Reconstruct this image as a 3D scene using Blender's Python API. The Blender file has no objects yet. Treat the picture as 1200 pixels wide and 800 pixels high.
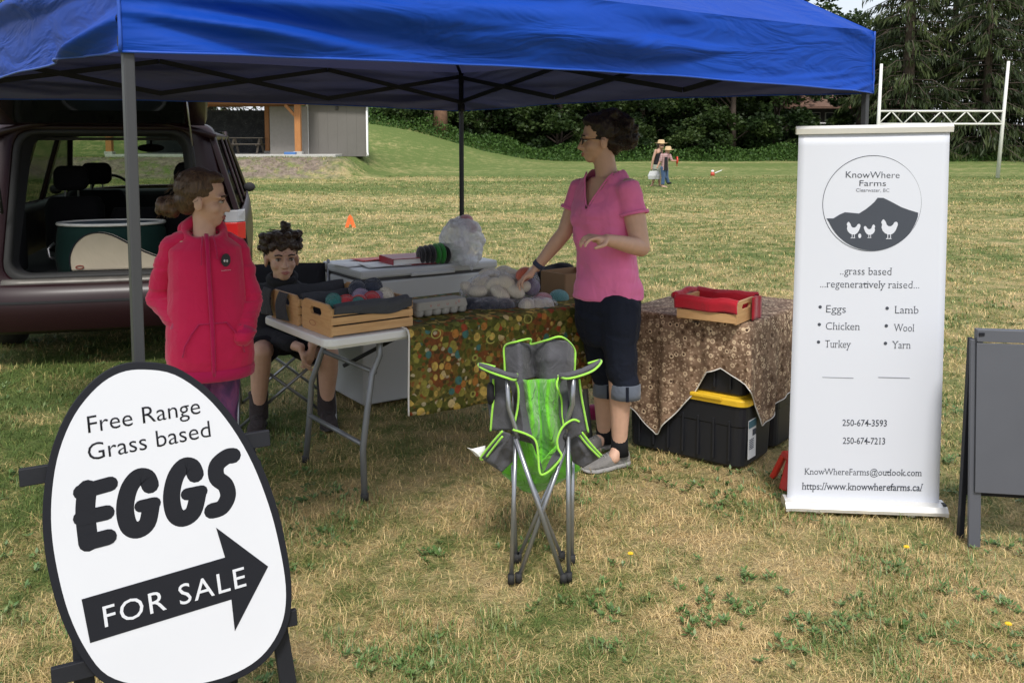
import bpy, bmesh, math, random
import numpy as np
from mathutils import Vector, Matrix, noise
rad = math.radians
random.seed(7); rng = np.random.default_rng(7)
SC = bpy.context.scene
COL = SC.collection
# ------------------------------------------------------------------ camera
F, HCAM, TH = 1100.0, 1.57, math.atan(0.088)
cam_d = bpy.data.cameras.new('camera'); cam = bpy.data.objects.new('camera', cam_d); COL.objects.link(cam)
cam.location = (0, 0, HCAM); cam.rotation_euler = (math.pi/2 - TH, 0, 0)
cam_d.sensor_width = 36; cam_d.lens = 36*F/1200; cam_d.shift_y = -138/1200
cam_d.clip_start = 0.05; cam_d.clip_end = 2000
SC.camera = cam
# ------------------------------------------------------------------ sky and sun
SUN_EL, SUN_AZ = rad(52), rad(176)      # azimuth: clockwise from +Y, where the sun stands
world = bpy.data.worlds.new('World'); SC.world = world; world.use_nodes = True
wn = world.node_tree; wn.nodes.clear()
wo = wn.nodes.new('ShaderNodeOutputWorld'); wb = wn.nodes.new('ShaderNodeBackground')
sky = wn.nodes.new('ShaderNodeTexSky'); sky.sky_type = 'NISHITA'; sky.sun_disc = False
sky.sun_elevation = SUN_EL; sky.sun_rotation = SUN_AZ
sky.dust_density = 5.0; sky.air_density = 1.3; sky.ozone_density = 1.5; sky.altitude = 400
wb.inputs['Strength'].default_value = 0.15
# thin white overcast veil over the clear sky, patchy like real cloud
wt = wn.nodes.new('ShaderNodeTexCoord'); wz = wn.nodes.new('ShaderNodeTexNoise'); wz.inputs['Scale'].default_value = 3; wz.inputs['Detail'].default_value = 5
wr_ = wn.nodes.new('ShaderNodeMapRange'); wr_.inputs[1].default_value = .3; wr_.inputs[2].default_value = .7; wr_.inputs[3].default_value = .45; wr_.inputs[4].default_value = .85
wm = wn.nodes.new('ShaderNodeMix'); wm.data_type = 'RGBA'; wm.inputs[7].default_value = (5.6, 5.8, 6.3, 1)
wn.links.new(wt.outputs['Generated'], wz.inputs['Vector']); wn.links.new(wz.outputs['Fac'], wr_.inputs[0]); wn.links.new(wr_.outputs[0], wm.inputs[0]); wn.links.new(sky.outputs[0], wm.inputs[6])
wn.links.new(wm.outputs[2], wb.inputs['Color']); wn.links.new(wb.outputs[0], wo.inputs['Surface'])
sd = bpy.data.lights.new('sun', 'SUN'); sd.energy = 2.5; sd.angle = rad(12); sd.color = (1, .975, .93)
sun = bpy.data.objects.new('sun', sd); COL.objects.link(sun)
sdir = Vector((math.sin(SUN_AZ)*math.cos(SUN_EL), math.cos(SUN_AZ)*math.cos(SUN_EL), math.sin(SUN_EL)))
sun.rotation_euler = sdir.to_track_quat('Z', 'Y').to_euler(); sun.location = (8, -20, 20)
SC.view_settings.view_transform = 'Standard'; SC.view_settings.look = 'None'
SC.view_settings.exposure = 0.32; SC.view_settings.gamma = 1
# ------------------------------------------------------------------ helpers
FW = Vector((0, math.cos(TH), -math.sin(TH))); UP = Vector((0, math.sin(TH), math.cos(TH)))
CAMP = Vector((0, 0, HCAM))
def ray(px, py): return FW + Vector((1, 0, 0))*((px-600)/F) + UP*((262-py)/F)
def at(px, py, Y):
    d = ray(px, py); return CAMP + d*(Y/d.y)
def gp(px, py, z=0.0):
    d = ray(px, py); return CAMP + d*((z-HCAM)/d.z)
def V(*a): return Vector(a)
def lerp(a, b, t): return a + (b-a)*t
def ss(a, b, x):
    t = np.clip((x-a)/(b-a), 0, 1); return t*t*(3-2*t)
def RZ(a): return Matrix.Rotation(a, 4, 'Z')
def frame(loc, yaw=0, pitch=0, roll=0):
    return Matrix.Translation(loc) @ RZ(yaw) @ Matrix.Rotation(pitch, 4, 'X') @ Matrix.Rotation(roll, 4, 'Y')

class MB:
    def __init__(s, M=None): s.v = []; s.f = []; s.mi = []; s.M = M or Matrix(); s.cur = 0
    def add(s, vs, fs):
        b = len(s.v); s.v += [tuple(s.M @ Vector(v)) for v in vs]
        s.f += [tuple(b+i for i in f) for f in fs]; s.mi += [s.cur]*len(fs); return s
    def box(s, c, d, R=None):
        x, y, z = d[0]/2, d[1]/2, d[2]/2; c = Vector(c)
        vs = [Vector((i*x, j*y, k*z)) for k in (-1, 1) for j in (-1, 1) for i in (-1, 1)]
        if R: vs = [R.to_3x3() @ v for v in vs]
        return s.add([c+v for v in vs], [(0,2,3,1),(4,5,7,6),(0,1,5,4),(2,6,7,3),(0,4,6,2),(1,3,7,5)])
    def bar(s, p, q, w, h=None, up=(0, 0, 1)):
        p = Vector(p); q = Vector(q); h = h or w; t = (q-p).normalized(); u = Vector(up)
        if abs(t.dot(u)) > .98: u = Vector((1, 0, 0))
        a = t.cross(u).normalized(); b = a.cross(t)
        vs = [o + a*i*w/2 + b*j*h/2 for o in (p, q) for j in (-1, 1) for i in (-1, 1)]
        return s.add(vs, [(0,1,3,2),(4,6,7,5),(0,4,5,1),(2,3,7,6),(0,2,6,4),(1,5,7,3)])
    def tube(s, pts, r, n=10, closed=False, flat=1.0, up=None):
        pts = [Vector(p) for p in pts]; N = len(pts)
        rs = r if isinstance(r, (list, tuple)) else [r]*N
        tn = []
        for i in range(N):
            a = pts[(i-1) % N] if (closed or i > 0) else pts[i]
            b = pts[(i+1) % N] if (closed or i < N-1) else pts[i]
            tn.append((b-a).normalized())
        u = Vector(up) if up else (Vector((0, 0, 1)) if abs(tn[0].z) < .9 else Vector((1, 0, 0)))
        rings = []; 
        for i in range(N):
            u = u - tn[i]*u.dot(tn[i])
            if u.length < 1e-5: u = tn[i].orthogonal()
            u.normalize(); w = tn[i].cross(u)
            rings.append([pts[i] + (w*math.cos(2*math.pi*k/n) + u*math.sin(2*math.pi*k/n)*flat)*rs[i] for k in range(n)])
        return s.loft(rings, closed)
    def loft(s, rings, closed=False, caps=True):
        n = len(rings[0]); N = len(rings); vs = [p for r in rings for p in r]; fs = []
        for i in range(N if closed else N-1):
            j = (i+1) % N
            fs += [(i*n+k, i*n+(k+1) % n, j*n+(k+1) % n, j*n+k) for k in range(n)]
        if not closed and caps: fs += [tuple(range(n))[::-1], tuple((N-1)*n+k for k in range(n))]
        return s.add(vs, fs)
    def ell(s, c, r, R=None, nu=16, nv=10):
        if not isinstance(r, (tuple, list)): r = (r, r, r)
        c = Vector(c); R3 = R.to_3x3() if R else Matrix.Identity(3)
        vs = [c + R3 @ Vector((0, 0, -r[2]))]
        for j in range(1, nv):
            b = math.pi*(j/nv-.5)
            for i in range(nu):
                a = 2*math.pi*i/nu
                vs.append(c + R3 @ Vector((r[0]*math.cos(a)*math.cos(b), r[1]*math.sin(a)*math.cos(b), r[2]*math.sin(b))))
        vs.append(c + R3 @ Vector((0, 0, r[2]))); L = len(vs)-1
        fs = [(0, 1+(i+1) % nu, 1+i) for i in range(nu)]
        for j in range(nv-2):
            o = 1+j*nu; fs += [(o+i, o+(i+1) % nu, o+nu+(i+1) % nu, o+nu+i) for i in range(nu)]
        o = 1+(nv-2)*nu; fs += [(o+i, o+(i+1) % nu, L) for i in range(nu)]
        return s.add(vs, fs)
    def cap(s, p0, r0, p1, r1, n=14):
        p0 = Vector(p0); p1 = Vector(p1); t = (p1-p0); L = t.length; t = t/L if L else Vector((0, 0, 1))
        pts = []; rs = []
        for a in (80, 60, 40, 20, 0): pts.append(p0 - t*r0*math.sin(rad(a))); rs.append(r0*math.cos(rad(a)))
        for a in (0, 20, 40, 60, 80): pts.append(p1 + t*r1*math.sin(rad(a))); rs.append(r1*math.cos(rad(a)))
        return s.tube(pts, rs, n)
    def chain(s, items):
        for (p, r), (q, r2) in zip(items[:-1], items[1:]): s.cap(p, r, q, r2)
        return s
    def prism(s, poly, t0, t1, X=(1, 0, 0), Y=(0, 1, 0), O=(0, 0, 0)):
        X = Vector(X); Y = Vector(Y); Z = X.cross(Y).normalized(); O = Vector(O); n = len(poly)
        vs = [O + X*a + Y*b + Z*t0 for a, b in poly] + [O + X*a + Y*b + Z*t1 for a, b in poly]
        fs = [tuple(range(n))[::-1], tuple(range(n, 2*n))] + [(i, (i+1) % n, n+(i+1) % n, n+i) for i in range(n)]
        return s.add(vs, fs)
    def grid(s, fn, nu, nv):
        vs = [fn(i/nu, j/nv) for j in range(nv+1) for i in range(nu+1)]
        w = nu+1
        return s.add(vs, [(j*w+i, j*w+i+1, (j+1)*w+i+1, (j+1)*w+i) for j in range(nv) for i in range(nu)])
    def mesh(s, name):
        me = bpy.data.meshes.new(name); me.from_pydata(s.v, [], s.f); me.update(); return me
    def obj(s, name, mat, parent=None, smooth=False, bevel=0, solid=0, sub=0, world=False, label=None, fix=True):
        me = s.mesh(name)
        if fix:
            bm = bmesh.new(); bm.from_mesh(me); bmesh.ops.recalc_face_normals(bm, faces=bm.faces); bm.to_mesh(me); bm.free()
        mats = mat if isinstance(mat, (list, tuple)) else [mat]
        for m in mats: me.materials.append(m)
        if len(mats) > 1: me.polygons.foreach_set('material_index', s.mi)
        if smooth: me.polygons.foreach_set('use_smooth', [True]*len(me.polygons))
        return link(me, name, parent, bevel, solid, sub, world, label)

def mw(o):
    m = Matrix.Translation(o.location) @ o.rotation_euler.to_matrix().to_4x4()
    return (mw(o.parent) @ m) if o.parent else m
def link(me, name, parent=None, bevel=0, solid=0, sub=0, world=False, label=None):
    if world and parent: me.transform(mw(parent).inverted())
    o = bpy.data.objects.new(name, me); COL.objects.link(o)
    if parent: o.parent = parent
    if solid:
        m = o.modifiers.new('s', 'SOLIDIFY'); m.thickness = abs(solid); m.offset = 0 if solid > 0 else -1
    if bevel:
        m = o.modifiers.new('b', 'BEVEL'); m.width = bevel; m.segments = 2; m.limit_method = 'ANGLE'; m.angle_limit = rad(40)
    if sub:
        m = o.modifiers.new('u', 'SUBSURF'); m.levels = sub; m.render_levels = sub
    if label: o['label'] = label
    return o
def thing(name, label, cat, loc=(0, 0, 0), yaw=0, group=None, rot=None):
    o = bpy.data.objects.new(name, None); COL.objects.link(o); o.empty_display_size = .2
    o.location = loc; o.rotation_euler = rot or (0, 0, yaw); o['label'] = label; o['category'] = cat
    if group: o['group'] = group
    return o
def tag(o, label, cat, group=None):
    o['label'] = label; o['category'] = cat
    if group: o['group'] = group
    return o
def kind(o, k): o['kind'] = k; return o
def copy_tree(o, parent=None):
    c = o.copy(); COL.objects.link(c)
    if parent: c.parent = parent
    for ch in list(o.children): copy_tree(ch, c)
    return c
def np_mesh(name, Vv, faces_n, loops, attr=None, mats=()):
    """Vv (n,3); faces_n: loop counts; loops: vertex indices"""
    me = bpy.data.meshes.new(name)
    me.vertices.add(len(Vv)); me.vertices.foreach_set('co', np.ascontiguousarray(Vv, dtype=np.float32).ravel())
    me.loops.add(len(loops)); me.loops.foreach_set('vertex_index', loops.astype(np.int32))
    me.polygons.add(len(faces_n))
    st = np.concatenate([[0], np.cumsum(faces_n)[:-1]]).astype(np.int32)
    me.polygons.foreach_set('loop_start', st)
    if attr is not None:
        a = me.attributes.new('rnd', 'FLOAT', 'POINT'); a.data.foreach_set('value', attr.astype(np.float32))
    me.update(calc_edges=True)
    for m in mats: me.materials.append(m)
    return me
def blob(mb, name, mat, parent, voxel=.008, smooth=4, cut=None, disp=None, world=True, label=None):
    me = mb.mesh('tmp'); o = bpy.data.objects.new('tmp', me); COL.objects.link(o)
    m = o.modifiers.new('r', 'REMESH'); m.mode = 'VOXEL'; m.voxel_size = voxel
    if smooth:
        m = o.modifiers.new('s', 'SMOOTH'); m.factor = .5; m.iterations = smooth
    dg = bpy.context.evaluated_depsgraph_get(); dg.update()
    r = bpy.data.meshes.new_from_object(o.evaluated_get(dg)); r.name = name
    bpy.data.objects.remove(o); bpy.data.meshes.remove(me)
    n = len(r.vertices); co = np.empty(n*3, np.float32); r.vertices.foreach_get('co', co); co = co.reshape(-1, 3)
    if disp is not None:
        no = np.empty(n*3, np.float32); r.vertices.foreach_get('normal', no); no = no.reshape(-1, 3)
        co = co + no*disp(co)[:, None]; r.vertices.foreach_set('co', co.astype(np.float32).ravel())
    if cut is not None:
        k = cut(co); bm = bmesh.new(); bm.from_mesh(r); bm.verts.ensure_lookup_table()
        bmesh.ops.delete(bm, geom=[bm.verts[i] for i in np.nonzero(k)[0]], context='VERTS'); bm.to_mesh(r); bm.free()
    for mm in (mat if isinstance(mat, (list, tuple)) else [mat]): r.materials.append(mm)
    r.polygons.foreach_set('use_smooth', [True]*len(r.polygons)); r.update()
    return link(r, name, parent, world=world, label=label)

# ------------------------------------------------------------------ materials
def srgb(r, g, b):
    f = lambda c: (c/255/12.92) if c/255 <= .04045 else ((c/255+.055)/1.055)**2.4
    return (f(r), f(g), f(b))
class NT:
    def __init__(s, name):
        s.m = bpy.data.materials.new(name); s.m.use_nodes = True; s.t = s.m.node_tree; s.t.nodes.clear()
        s.out = s.n('OutputMaterial'); s.b = s.n('BsdfPrincipled'); s.l(s.b.outputs[0], s.out.inputs[0])
        s.tc = s.n('TexCoord'); s.P = s.tc.outputs['Object']
    def n(s, t, **k):
        x = s.t.nodes.new('ShaderNode'+t)
        for a, b in k.items(): setattr(x, a, b)
        return x
    def l(s, a, b): s.t.links.new(a, b)
    def sc(s, v, src=None):
        m = s.n('Mapping'); m.inputs['Scale'].default_value = v; s.l(src or s.P, m.inputs[0]); return m.outputs[0]
    def noise(s, scale, detail=3, src=None, rough=.55, dist=0):
        x = s.n('TexNoise'); x.inputs['Scale'].default_value = scale; x.inputs['Detail'].default_value = detail
        x.inputs['Roughness'].default_value = rough; x.inputs['Distortion'].default_value = dist
        s.l(src or s.P, x.inputs['Vector']); return x.outputs['Fac']
    def vor(s, scale, src=None, feature='F1', rnd=1):
        x = s.n('TexVoronoi'); x.feature = feature; x.inputs['Scale'].default_value = scale
        x.inputs['Randomness'].default_value = rnd
        s.l(src or s.P, x.inputs['Vector']); return x
    def ramp(s, fac, stops, interp='LINEAR'):
        r = s.n('ValToRGB'); r.color_ramp.interpolation = interp; e = r.color_ramp.elements
        while len(e) < len(stops): e.new(.5)
        for i, (p, c) in enumerate(stops):
            e[i].position = p; e[i].color = (c[0], c[1], c[2], 1) if hasattr(c, '__len__') else (c, c, c, 1)
        s.l(fac, r.inputs[0]); return r.outputs[0]
    def mix(s, fac, a, b, mode='MIX'):
        x = s.n('Mix', data_type='RGBA', blend_type=mode)
        for sock, v in ((x.inputs[0], fac), (x.inputs[6], a), (x.inputs[7], b)):
            if hasattr(v, 'is_output'): s.l(v, sock)
            elif hasattr(v, '__len__'): sock.default_value = (v[0], v[1], v[2], 1)
            else: sock.default_value = v
        return x.outputs[2]
    def math(s, op, a, b=None, c=None, clamp=False):
        x = s.n('Math', operation=op, use_clamp=clamp)
        for i, v in enumerate((a, b, c)):
            if v is None: continue
            if hasattr(v, 'is_output'): s.l(v, x.inputs[i])
            else: x.inputs[i].default_value = v
        return x.outputs[0]
    def bump(s, h, strength=.3, dist=.01, base=None):
        x = s.n('Bump'); x.inputs['Strength'].default_value = strength; x.inputs['Distance'].default_value = dist
        s.l(h, x.inputs['Height'])
        if base: s.l(base, x.inputs['Normal'])
        return x.outputs[0]
    def set(s, **k):
        for a, v in k.items():
            i = s.b.inputs[a.replace('_', ' ')]
            if hasattr(v, 'is_output'): s.l(v, i)
            elif hasattr(v, '__len__') and len(v) == 3: i.default_value = (*v, 1)
            else: i.default_value = v
        return s
def PM(name, col, rough=.5, var=.15, scale=8, bump=.15, bscale=60, bd=.003, metallic=0, spec=.5, **k):
    n = NT(name); f = n.noise(scale, 4)
    c = n.mix(f, [x*(1-var) for x in col], [min(1, x*(1+var)) for x in col])
    n.set(Base_Color=c, Roughness=rough, Metallic=metallic, **k); n.b.inputs['Specular IOR Level'].default_value = spec
    if bump: n.set(Normal=n.bump(n.noise(bscale, 3), bump, bd))
    return n.m
def cloth(name, col, var=.18, wr=5, ws=.5, rough=.85, weave=600, sheen=.3, wd=.02):
    n = NT(name); f = n.noise(9, 4)
    c = n.mix(f, [x*(1-var) for x in col], [min(1, x*(1+var)) for x in col])
    f2 = n.noise(wr, 3, dist=1.2); b1 = n.bump(f2, ws, wd); b2 = n.bump(n.noise(weave, 2), .25, .001, b1)
    n.set(Base_Color=c, Roughness=rough, Normal=b2, Sheen_Weight=min(sheen, max(col)*1.2)); n.b.inputs['Specular IOR Level'].default_value = .2
    return n.m
def wood(name, a, b, axis=0, rough=.55, scale=1.0):
    n = NT(name); s = [14*scale]*3; s[axis] = 1.6*scale
    v = n.sc(s); f = n.noise(2.2, 5, v, dist=1.5); f2 = n.noise(9, 3, v)
    c = n.mix(f2, n.mix(f, a, b), [x*.6 for x in a], 'MIX') if False else n.mix(n.math('MULTIPLY', f2, .35), n.ramp(f, [(.3, a), (.7, b)]), [x*.45 for x in a])
    n.set(Base_Color=c, Roughness=rough, Normal=n.bump(f2, .25, .002)); return n.m

def text(s, name, mat, parent, O, X, Y, width=None, height=None, align='LEFT', extrude=.0006, bold=0, spacing=1.0, shear=0, serif=False):
    """flat lettering as thin geometry; O origin, X/Y unit axes (world), width in metres"""
    cu = bpy.data.curves.new('t', 'FONT'); cu.body = s; cu.extrude = 0; cu.offset = bold; cu.resolution_u = 3
    cu.space_character = spacing; cu.shear = shear
    o = bpy.data.objects.new('t', cu); COL.objects.link(o)
    dg = bpy.context.evaluated_depsgraph_get(); dg.update()
    me = bpy.data.meshes.new_from_object(o.evaluated_get(dg)); bpy.data.objects.remove(o); bpy.data.curves.remove(cu)
    if serif:
        bm = bmesh.new(); bm.from_mesh(me); add = []
        for e in bm.edges:
            if len(e.link_faces) != 1: continue
            a, b = e.verts[0].co, e.verts[1].co
            if abs(a.y-b.y) < .004 and .035 < abs(a.x-b.x) < .16:
                inside = e.link_faces[0].calc_center_median().y > a.y; add.append((min(a.x, b.x), max(a.x, b.x), a.y, 1 if inside else -1))
        for xa_, xb_, y_, sg in add:
            vs_ = [bm.verts.new(q) for q in ((xa_-.062, y_, 0), (xb_+.062, y_, 0), (xb_+.062, y_+.028*sg, 0), (xb_, y_+.055*sg, 0), (xa_, y_+.055*sg, 0), (xa_-.062, y_+.028*sg, 0))]
            bm.faces.new(vs_ if sg > 0 else vs_[::-1])
        bm.to_mesh(me); bm.free()
    n = len(me.vertices); co = np.empty(n*3, np.float32); me.vertices.foreach_get('co', co); co = co.reshape(-1, 3)
    x0, x1 = co[:, 0].min(), co[:, 0].max(); k = width/(x1-x0) if width else height/(co[:, 1].max()-co[:, 1].min())
    ky = height/co[:, 1].max() if (height and width) else k
    off = {'LEFT': x0, 'CENTER': (x0+x1)/2, 'RIGHT': x1}[align]
    X = np.array(X); Y = np.array(Y); O = np.array(O)
    W = O + np.outer((co[:, 0]-off)*k, X) + np.outer(co[:, 1]*ky, Y)
    me.vertices.foreach_set('co', W.astype(np.float32).ravel()); me.update(); me.name = name
    me.materials.clear(); me.materials.append(mat)
    ob = link(me, name, parent, world=True)
    m = ob.modifiers.new('s', 'SOLIDIFY'); m.thickness = extrude; m.offset = 0
    return ob
# ------------------------------------------------------------------ terrain
def T(x, y):
    x = np.asarray(x, float); y = np.asarray(y, float)
    z = 2.9*ss(41, 62, y)*ss(3, -11, x) + .35*ss(42, 60, y) + .2*ss(62, 120, y)
    site = ss(-5.9, -7.4, x)*ss(38.2, 40.6, y)*(1-ss(46, 52, y))
    z = z*(1-site) + .86*site
    z = z + .012*np.sin(x*.9+1.3)*np.cos(y*.7) + .010*np.sin(x*2.3+y*1.7)
    return z
def turf_nodes(n, src, blade=False):
    """dry straw lawn with green patches, shared by the ground sheet and the blades on it"""
    big = n.noise(.55, 3, src); mid = n.noise(2.6, 4, src); 
    st = n.noise(.20, 4, n.sc((.35, 1.1, 1), src))       # long mown streaks across the field
    sep = n.n('SeparateXYZ'); n.l(src, sep.inputs[0])
    far = n.math('MULTIPLY', n.math('SUBTRACT', sep.outputs[1], 3.5), 1/9.0, clamp=True)
    near = n.math('ADD', n.math('MULTIPLY', big, .55), n.math('MULTIPLY', mid, .45))
    farf = n.math('ADD', n.math('MULTIPLY', st, .5), n.math('MULTIPLY', mid, .5))
    g = n.n('Mix'); n.l(far, g.inputs[0]); n.l(near, g.inputs[2]); n.l(farf, g.inputs[3])
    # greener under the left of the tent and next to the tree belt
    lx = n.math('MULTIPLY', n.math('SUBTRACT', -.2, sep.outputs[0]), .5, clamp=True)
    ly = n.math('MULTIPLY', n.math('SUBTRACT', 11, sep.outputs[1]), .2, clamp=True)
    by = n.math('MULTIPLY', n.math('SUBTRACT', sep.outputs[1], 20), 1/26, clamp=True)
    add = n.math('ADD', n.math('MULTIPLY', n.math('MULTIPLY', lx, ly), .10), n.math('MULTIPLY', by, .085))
    fr = n.math('MULTIPLY', far, .062)
    cl = n.noise(8.5, 3, src); f = n.math('ADD', n.math('ADD', g.outputs[0], add), fr)
    f = n.math('ADD', f, n.math('MULTIPLY', n.math('SUBTRACT', cl, .5), .30)); return n.math('ADD', n.math('MULTIPLY', n.math('SUBTRACT', f, .5), 1.25), .505)
def field_mat():
    n = NT('field_turf'); f = turf_nodes(n, n.P)
    fine = n.noise(38, 5); f = n.math('ADD', f, n.math('MULTIPLY', n.math('SUBTRACT', fine, .5), .25))
    c = n.ramp(f, [(.40, (.48, .37, .19)), (.50, (.42, .355, .165)), (.58, (.26, .265, .10)), (.70, (.13, .18, .05))])
    sep = n.n('SeparateXYZ'); n.l(n.P, sep.inputs[0])
    # the bare bank in front of the shelter
    mx = n.math('MULTIPLY', n.math('SUBTRACT', -6.6, sep.outputs[0]), .6, clamp=True)
    a = n.math('MULTIPLY', n.math('SUBTRACT', sep.outputs[1], 38.2), 1.6, clamp=True)
    b = n.math('MULTIPLY', n.math('SUBTRACT', 41.6, sep.outputs[1]), 1.6, clamp=True)
    bank = n.math('MULTIPLY', n.math('MULTIPLY', mx, a), b)
    pat = n.ramp(n.noise(1.4, 6, rough=.7), [(.36, 0), (.50, 1)])
    dirt = n.ramp(n.noise(5, 6, rough=.75), [(.3, (.09, .07, .05)), (.6, (.30, .24, .19))])
    c = n.mix(n.math('MULTIPLY', bank, pat), c, dirt)
    n.set(Base_Color=c, Roughness=.9, Normal=n.bump(n.noise(9, 6, rough=.75), .9, .12)); n.b.inputs['Specular IOR Level'].default_value = .15
    return n.m
def blade_mat():
    n = NT('grass_blades'); f = turf_nodes(n, n.P)
    at_ = n.n('Attribute', attribute_name='rnd'); r = at_.outputs['Fac']
    f = n.math('ADD', f, n.math('MULTIPLY', n.math('SUBTRACT', r, .5), .34))
    c = n.ramp(f, [(.38, (.80, .62, .34)), (.49, (.68, .53, .26)), (.55, (.48, .41, .17)), (.60, (.24, .27, .085)), (.72, (.10, .165, .04))])
    r2 = n.math('FRACT', n.math('MULTIPLY', r, 17.31)); c = n.mix(1.0, c, n.ramp(r2, [(0, (.42, .36, .30)), (.35, (.85, .82, .76)), (.8, (1.1, 1.08, 1.02)), (1, (1.3, 1.28, 1.22))]), 'MULTIPLY')
    n.set(Base_Color=c, Roughness=.6); n.b.inputs['Specular IOR Level'].default_value = .25
    tr = n.n('BsdfTranslucent'); n.l(c, tr.inputs[0]); mx = n.n('MixShader'); mx.inputs[0].default_value = .25
    n.l(n.b.outputs[0], mx.inputs[1]); n.l(tr.outputs[0], mx.inputs[2]); n.l(mx.outputs[0], n.out.inputs[0])
    return n.m
xs = np.concatenate([-np.geomspace(400, 3, 40), np.linspace(-2.8, 2.8, 29), np.geomspace(3, 400, 40)])
ys = np.concatenate([np.linspace(-60, 1, 12), np.linspace(1.2, 12, 55), np.geomspace(12.3, 36, 22), np.linspace(36.5, 66, 60), np.geomspace(68, 900, 24)])
gx, gy = np.meshgrid(xs, ys); gz = T(gx, gy)
Vg = np.stack([gx.ravel(), gy.ravel(), gz.ravel()], 1); w = len(xs)
ii, jj = np.meshgrid(np.arange(w-1), np.arange(len(ys)-1)); k = (jj*w+ii).ravel()
lo = np.stack([k, k+1, k+w+1, k+w], 1).ravel()
me = np_mesh('field', Vg, np.full(len(k), 4), lo, mats=[field_mat()]); me.polygons.foreach_set('use_smooth', [True]*len(k))
fld = link(me, 'field'); kind(fld, 'structure'); fld['label'] = 'dry mown sports field of straw and green turf'

def blades(N, dmin, dmax, half=.62):
    d = dmin*(dmax/dmin)**rng.random(N); t = (rng.random(N)*2-1)*half
    x = d*t; y = d; s = np.maximum(1, d/3.2); return x, y, s
def make_blades(name, x, y, s, L, W, lean, r, mat):
    N = len(x); z = T(x, y); a = rng.random(N)*6.283; dx, dy = np.cos(a), np.sin(a)
    tx, ty = -dy, dx; wv = W*s
    V_ = np.zeros((N, 5, 3)); hz = L*np.cos(lean); hr = L*np.sin(lean)
    # base pair, mid pair, tip: an arc that bends over
    for k_, (fh, fr, fw) in enumerate(((0, 0, 1), (.62, .36, .85), (1, 1, 0))):
        px_ = x + dx*hr*fr; py_ = y + dy*hr*fr; pz = z - .004 + hz*fh + L*.12*(fh*(1-fr))
        if k_ < 2:
            for q, sg in ((0, -1), (1, 1)):
                V_[:, 2*k_+q, 0] = px_+tx*wv*fw*sg/2; V_[:, 2*k_+q, 1] = py_+ty*wv*fw*sg/2; V_[:, 2*k_+q, 2] = pz
        else: V_[:, 4, 0] = px_; V_[:, 4, 1] = py_; V_[:, 4, 2] = pz
    b = (np.arange(N)*5)[:, None]
    lo = (b + np.array([[0, 1, 3, 2, 2, 3, 4]])).ravel()
    fn = np.tile([4, 3], N)
    return np_mesh(name, V_.reshape(-1, 3), fn, lo, np.repeat(r, 5), [mat])
BM = blade_mat()
x, y, s = blades(520000, 2.2, 42)
N = len(x); r = rng.random(N); flat = rng.random(N) < .74
L = (.020+.030*rng.random(N)**1.5)*s**.22; lean = np.where(flat, rad(66)+rad(24)*rng.random(N), rad(22)+rad(46)*rng.random(N))
L = np.where(flat, L*1.75, L)
ph = np.sin(x*3.1+np.sin(y*2.3)*2)*np.sin(y*3.7+np.sin(x*1.9)*2); L = L*(1+.35*ph)
tall = rng.random(N) < .008; L = np.where(tall, L*1.9, L)
me = make_blades('grass', x, y, s**.9, L, np.where(flat, .0017, .0023), lean, r, BM)
g = kind(link(me, 'grass'), 'stuff'); g['label'] = 'short dry straw coloured grass with green patches'
# broad leaved weeds and clover in the turf near the camera
M_clov = None
def weeds(K):
    n = NT('weed_leaves'); a = n.n('Attribute', attribute_name='rnd').outputs['Fac']
    n.set(Base_Color=n.ramp(a, [(0, (.05, .11, .025)), (.6, (.09, .17, .04)), (1, (.17, .22, .08))]), Roughness=.5)
    d = 2.35*(9/2.35)**rng.random(K); t = (rng.random(K)*2-1)*.6; cx, cy = d*t, d
    den = np.array([noise.noise(V(a*1.5, b*1.5, 3))*1.0+noise.noise(V(a*5, b*5, 8))*.9 for a, b in zip(cx, cy)])+.14*ss(-.4, 1.4, cx)
    k = den > .12+.62*rng.random(K); cx, cy = cx[k], cy[k]; K = len(cx); C = []; A_ = []; B_ = []; R_ = []
    for j in range(9):
        a_ = rng.random(K)*6.283; l = (.006+.010*rng.random(K)); el = rad(8)+rad(45)*rng.random(K); off = .004+.016*rng.random(K)
        dx, dy = np.cos(a_), np.sin(a_)
        C.append(np.stack([cx+dx*off, cy+dy*off, T(cx, cy)+.008+.016*rng.random(K)], 1))
        A_.append(np.stack([dx*l*np.cos(el), dy*l*np.cos(el), l*np.sin(el)], 1)); B_.append(np.stack([-dy, dx, np.zeros(K)], 1)*(l*.42)[:, None]); R_.append(rng.random(K))
    C, A_, B_, R_ = map(np.concatenate, (C, A_, B_, R_)); m = len(C)
    P_ = np.stack([C-A_, C-B_, C+A_, C+B_], 1).reshape(-1, 3)
    o = kind(link(np_mesh('weeds', P_, np.full(m, 4), np.arange(m*4), np.repeat(R_, 4), [n.m]), 'weeds'), 'stuff'); o['label'] = 'low broad leaved green weeds among the dry grass'
weeds(9000)
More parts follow.
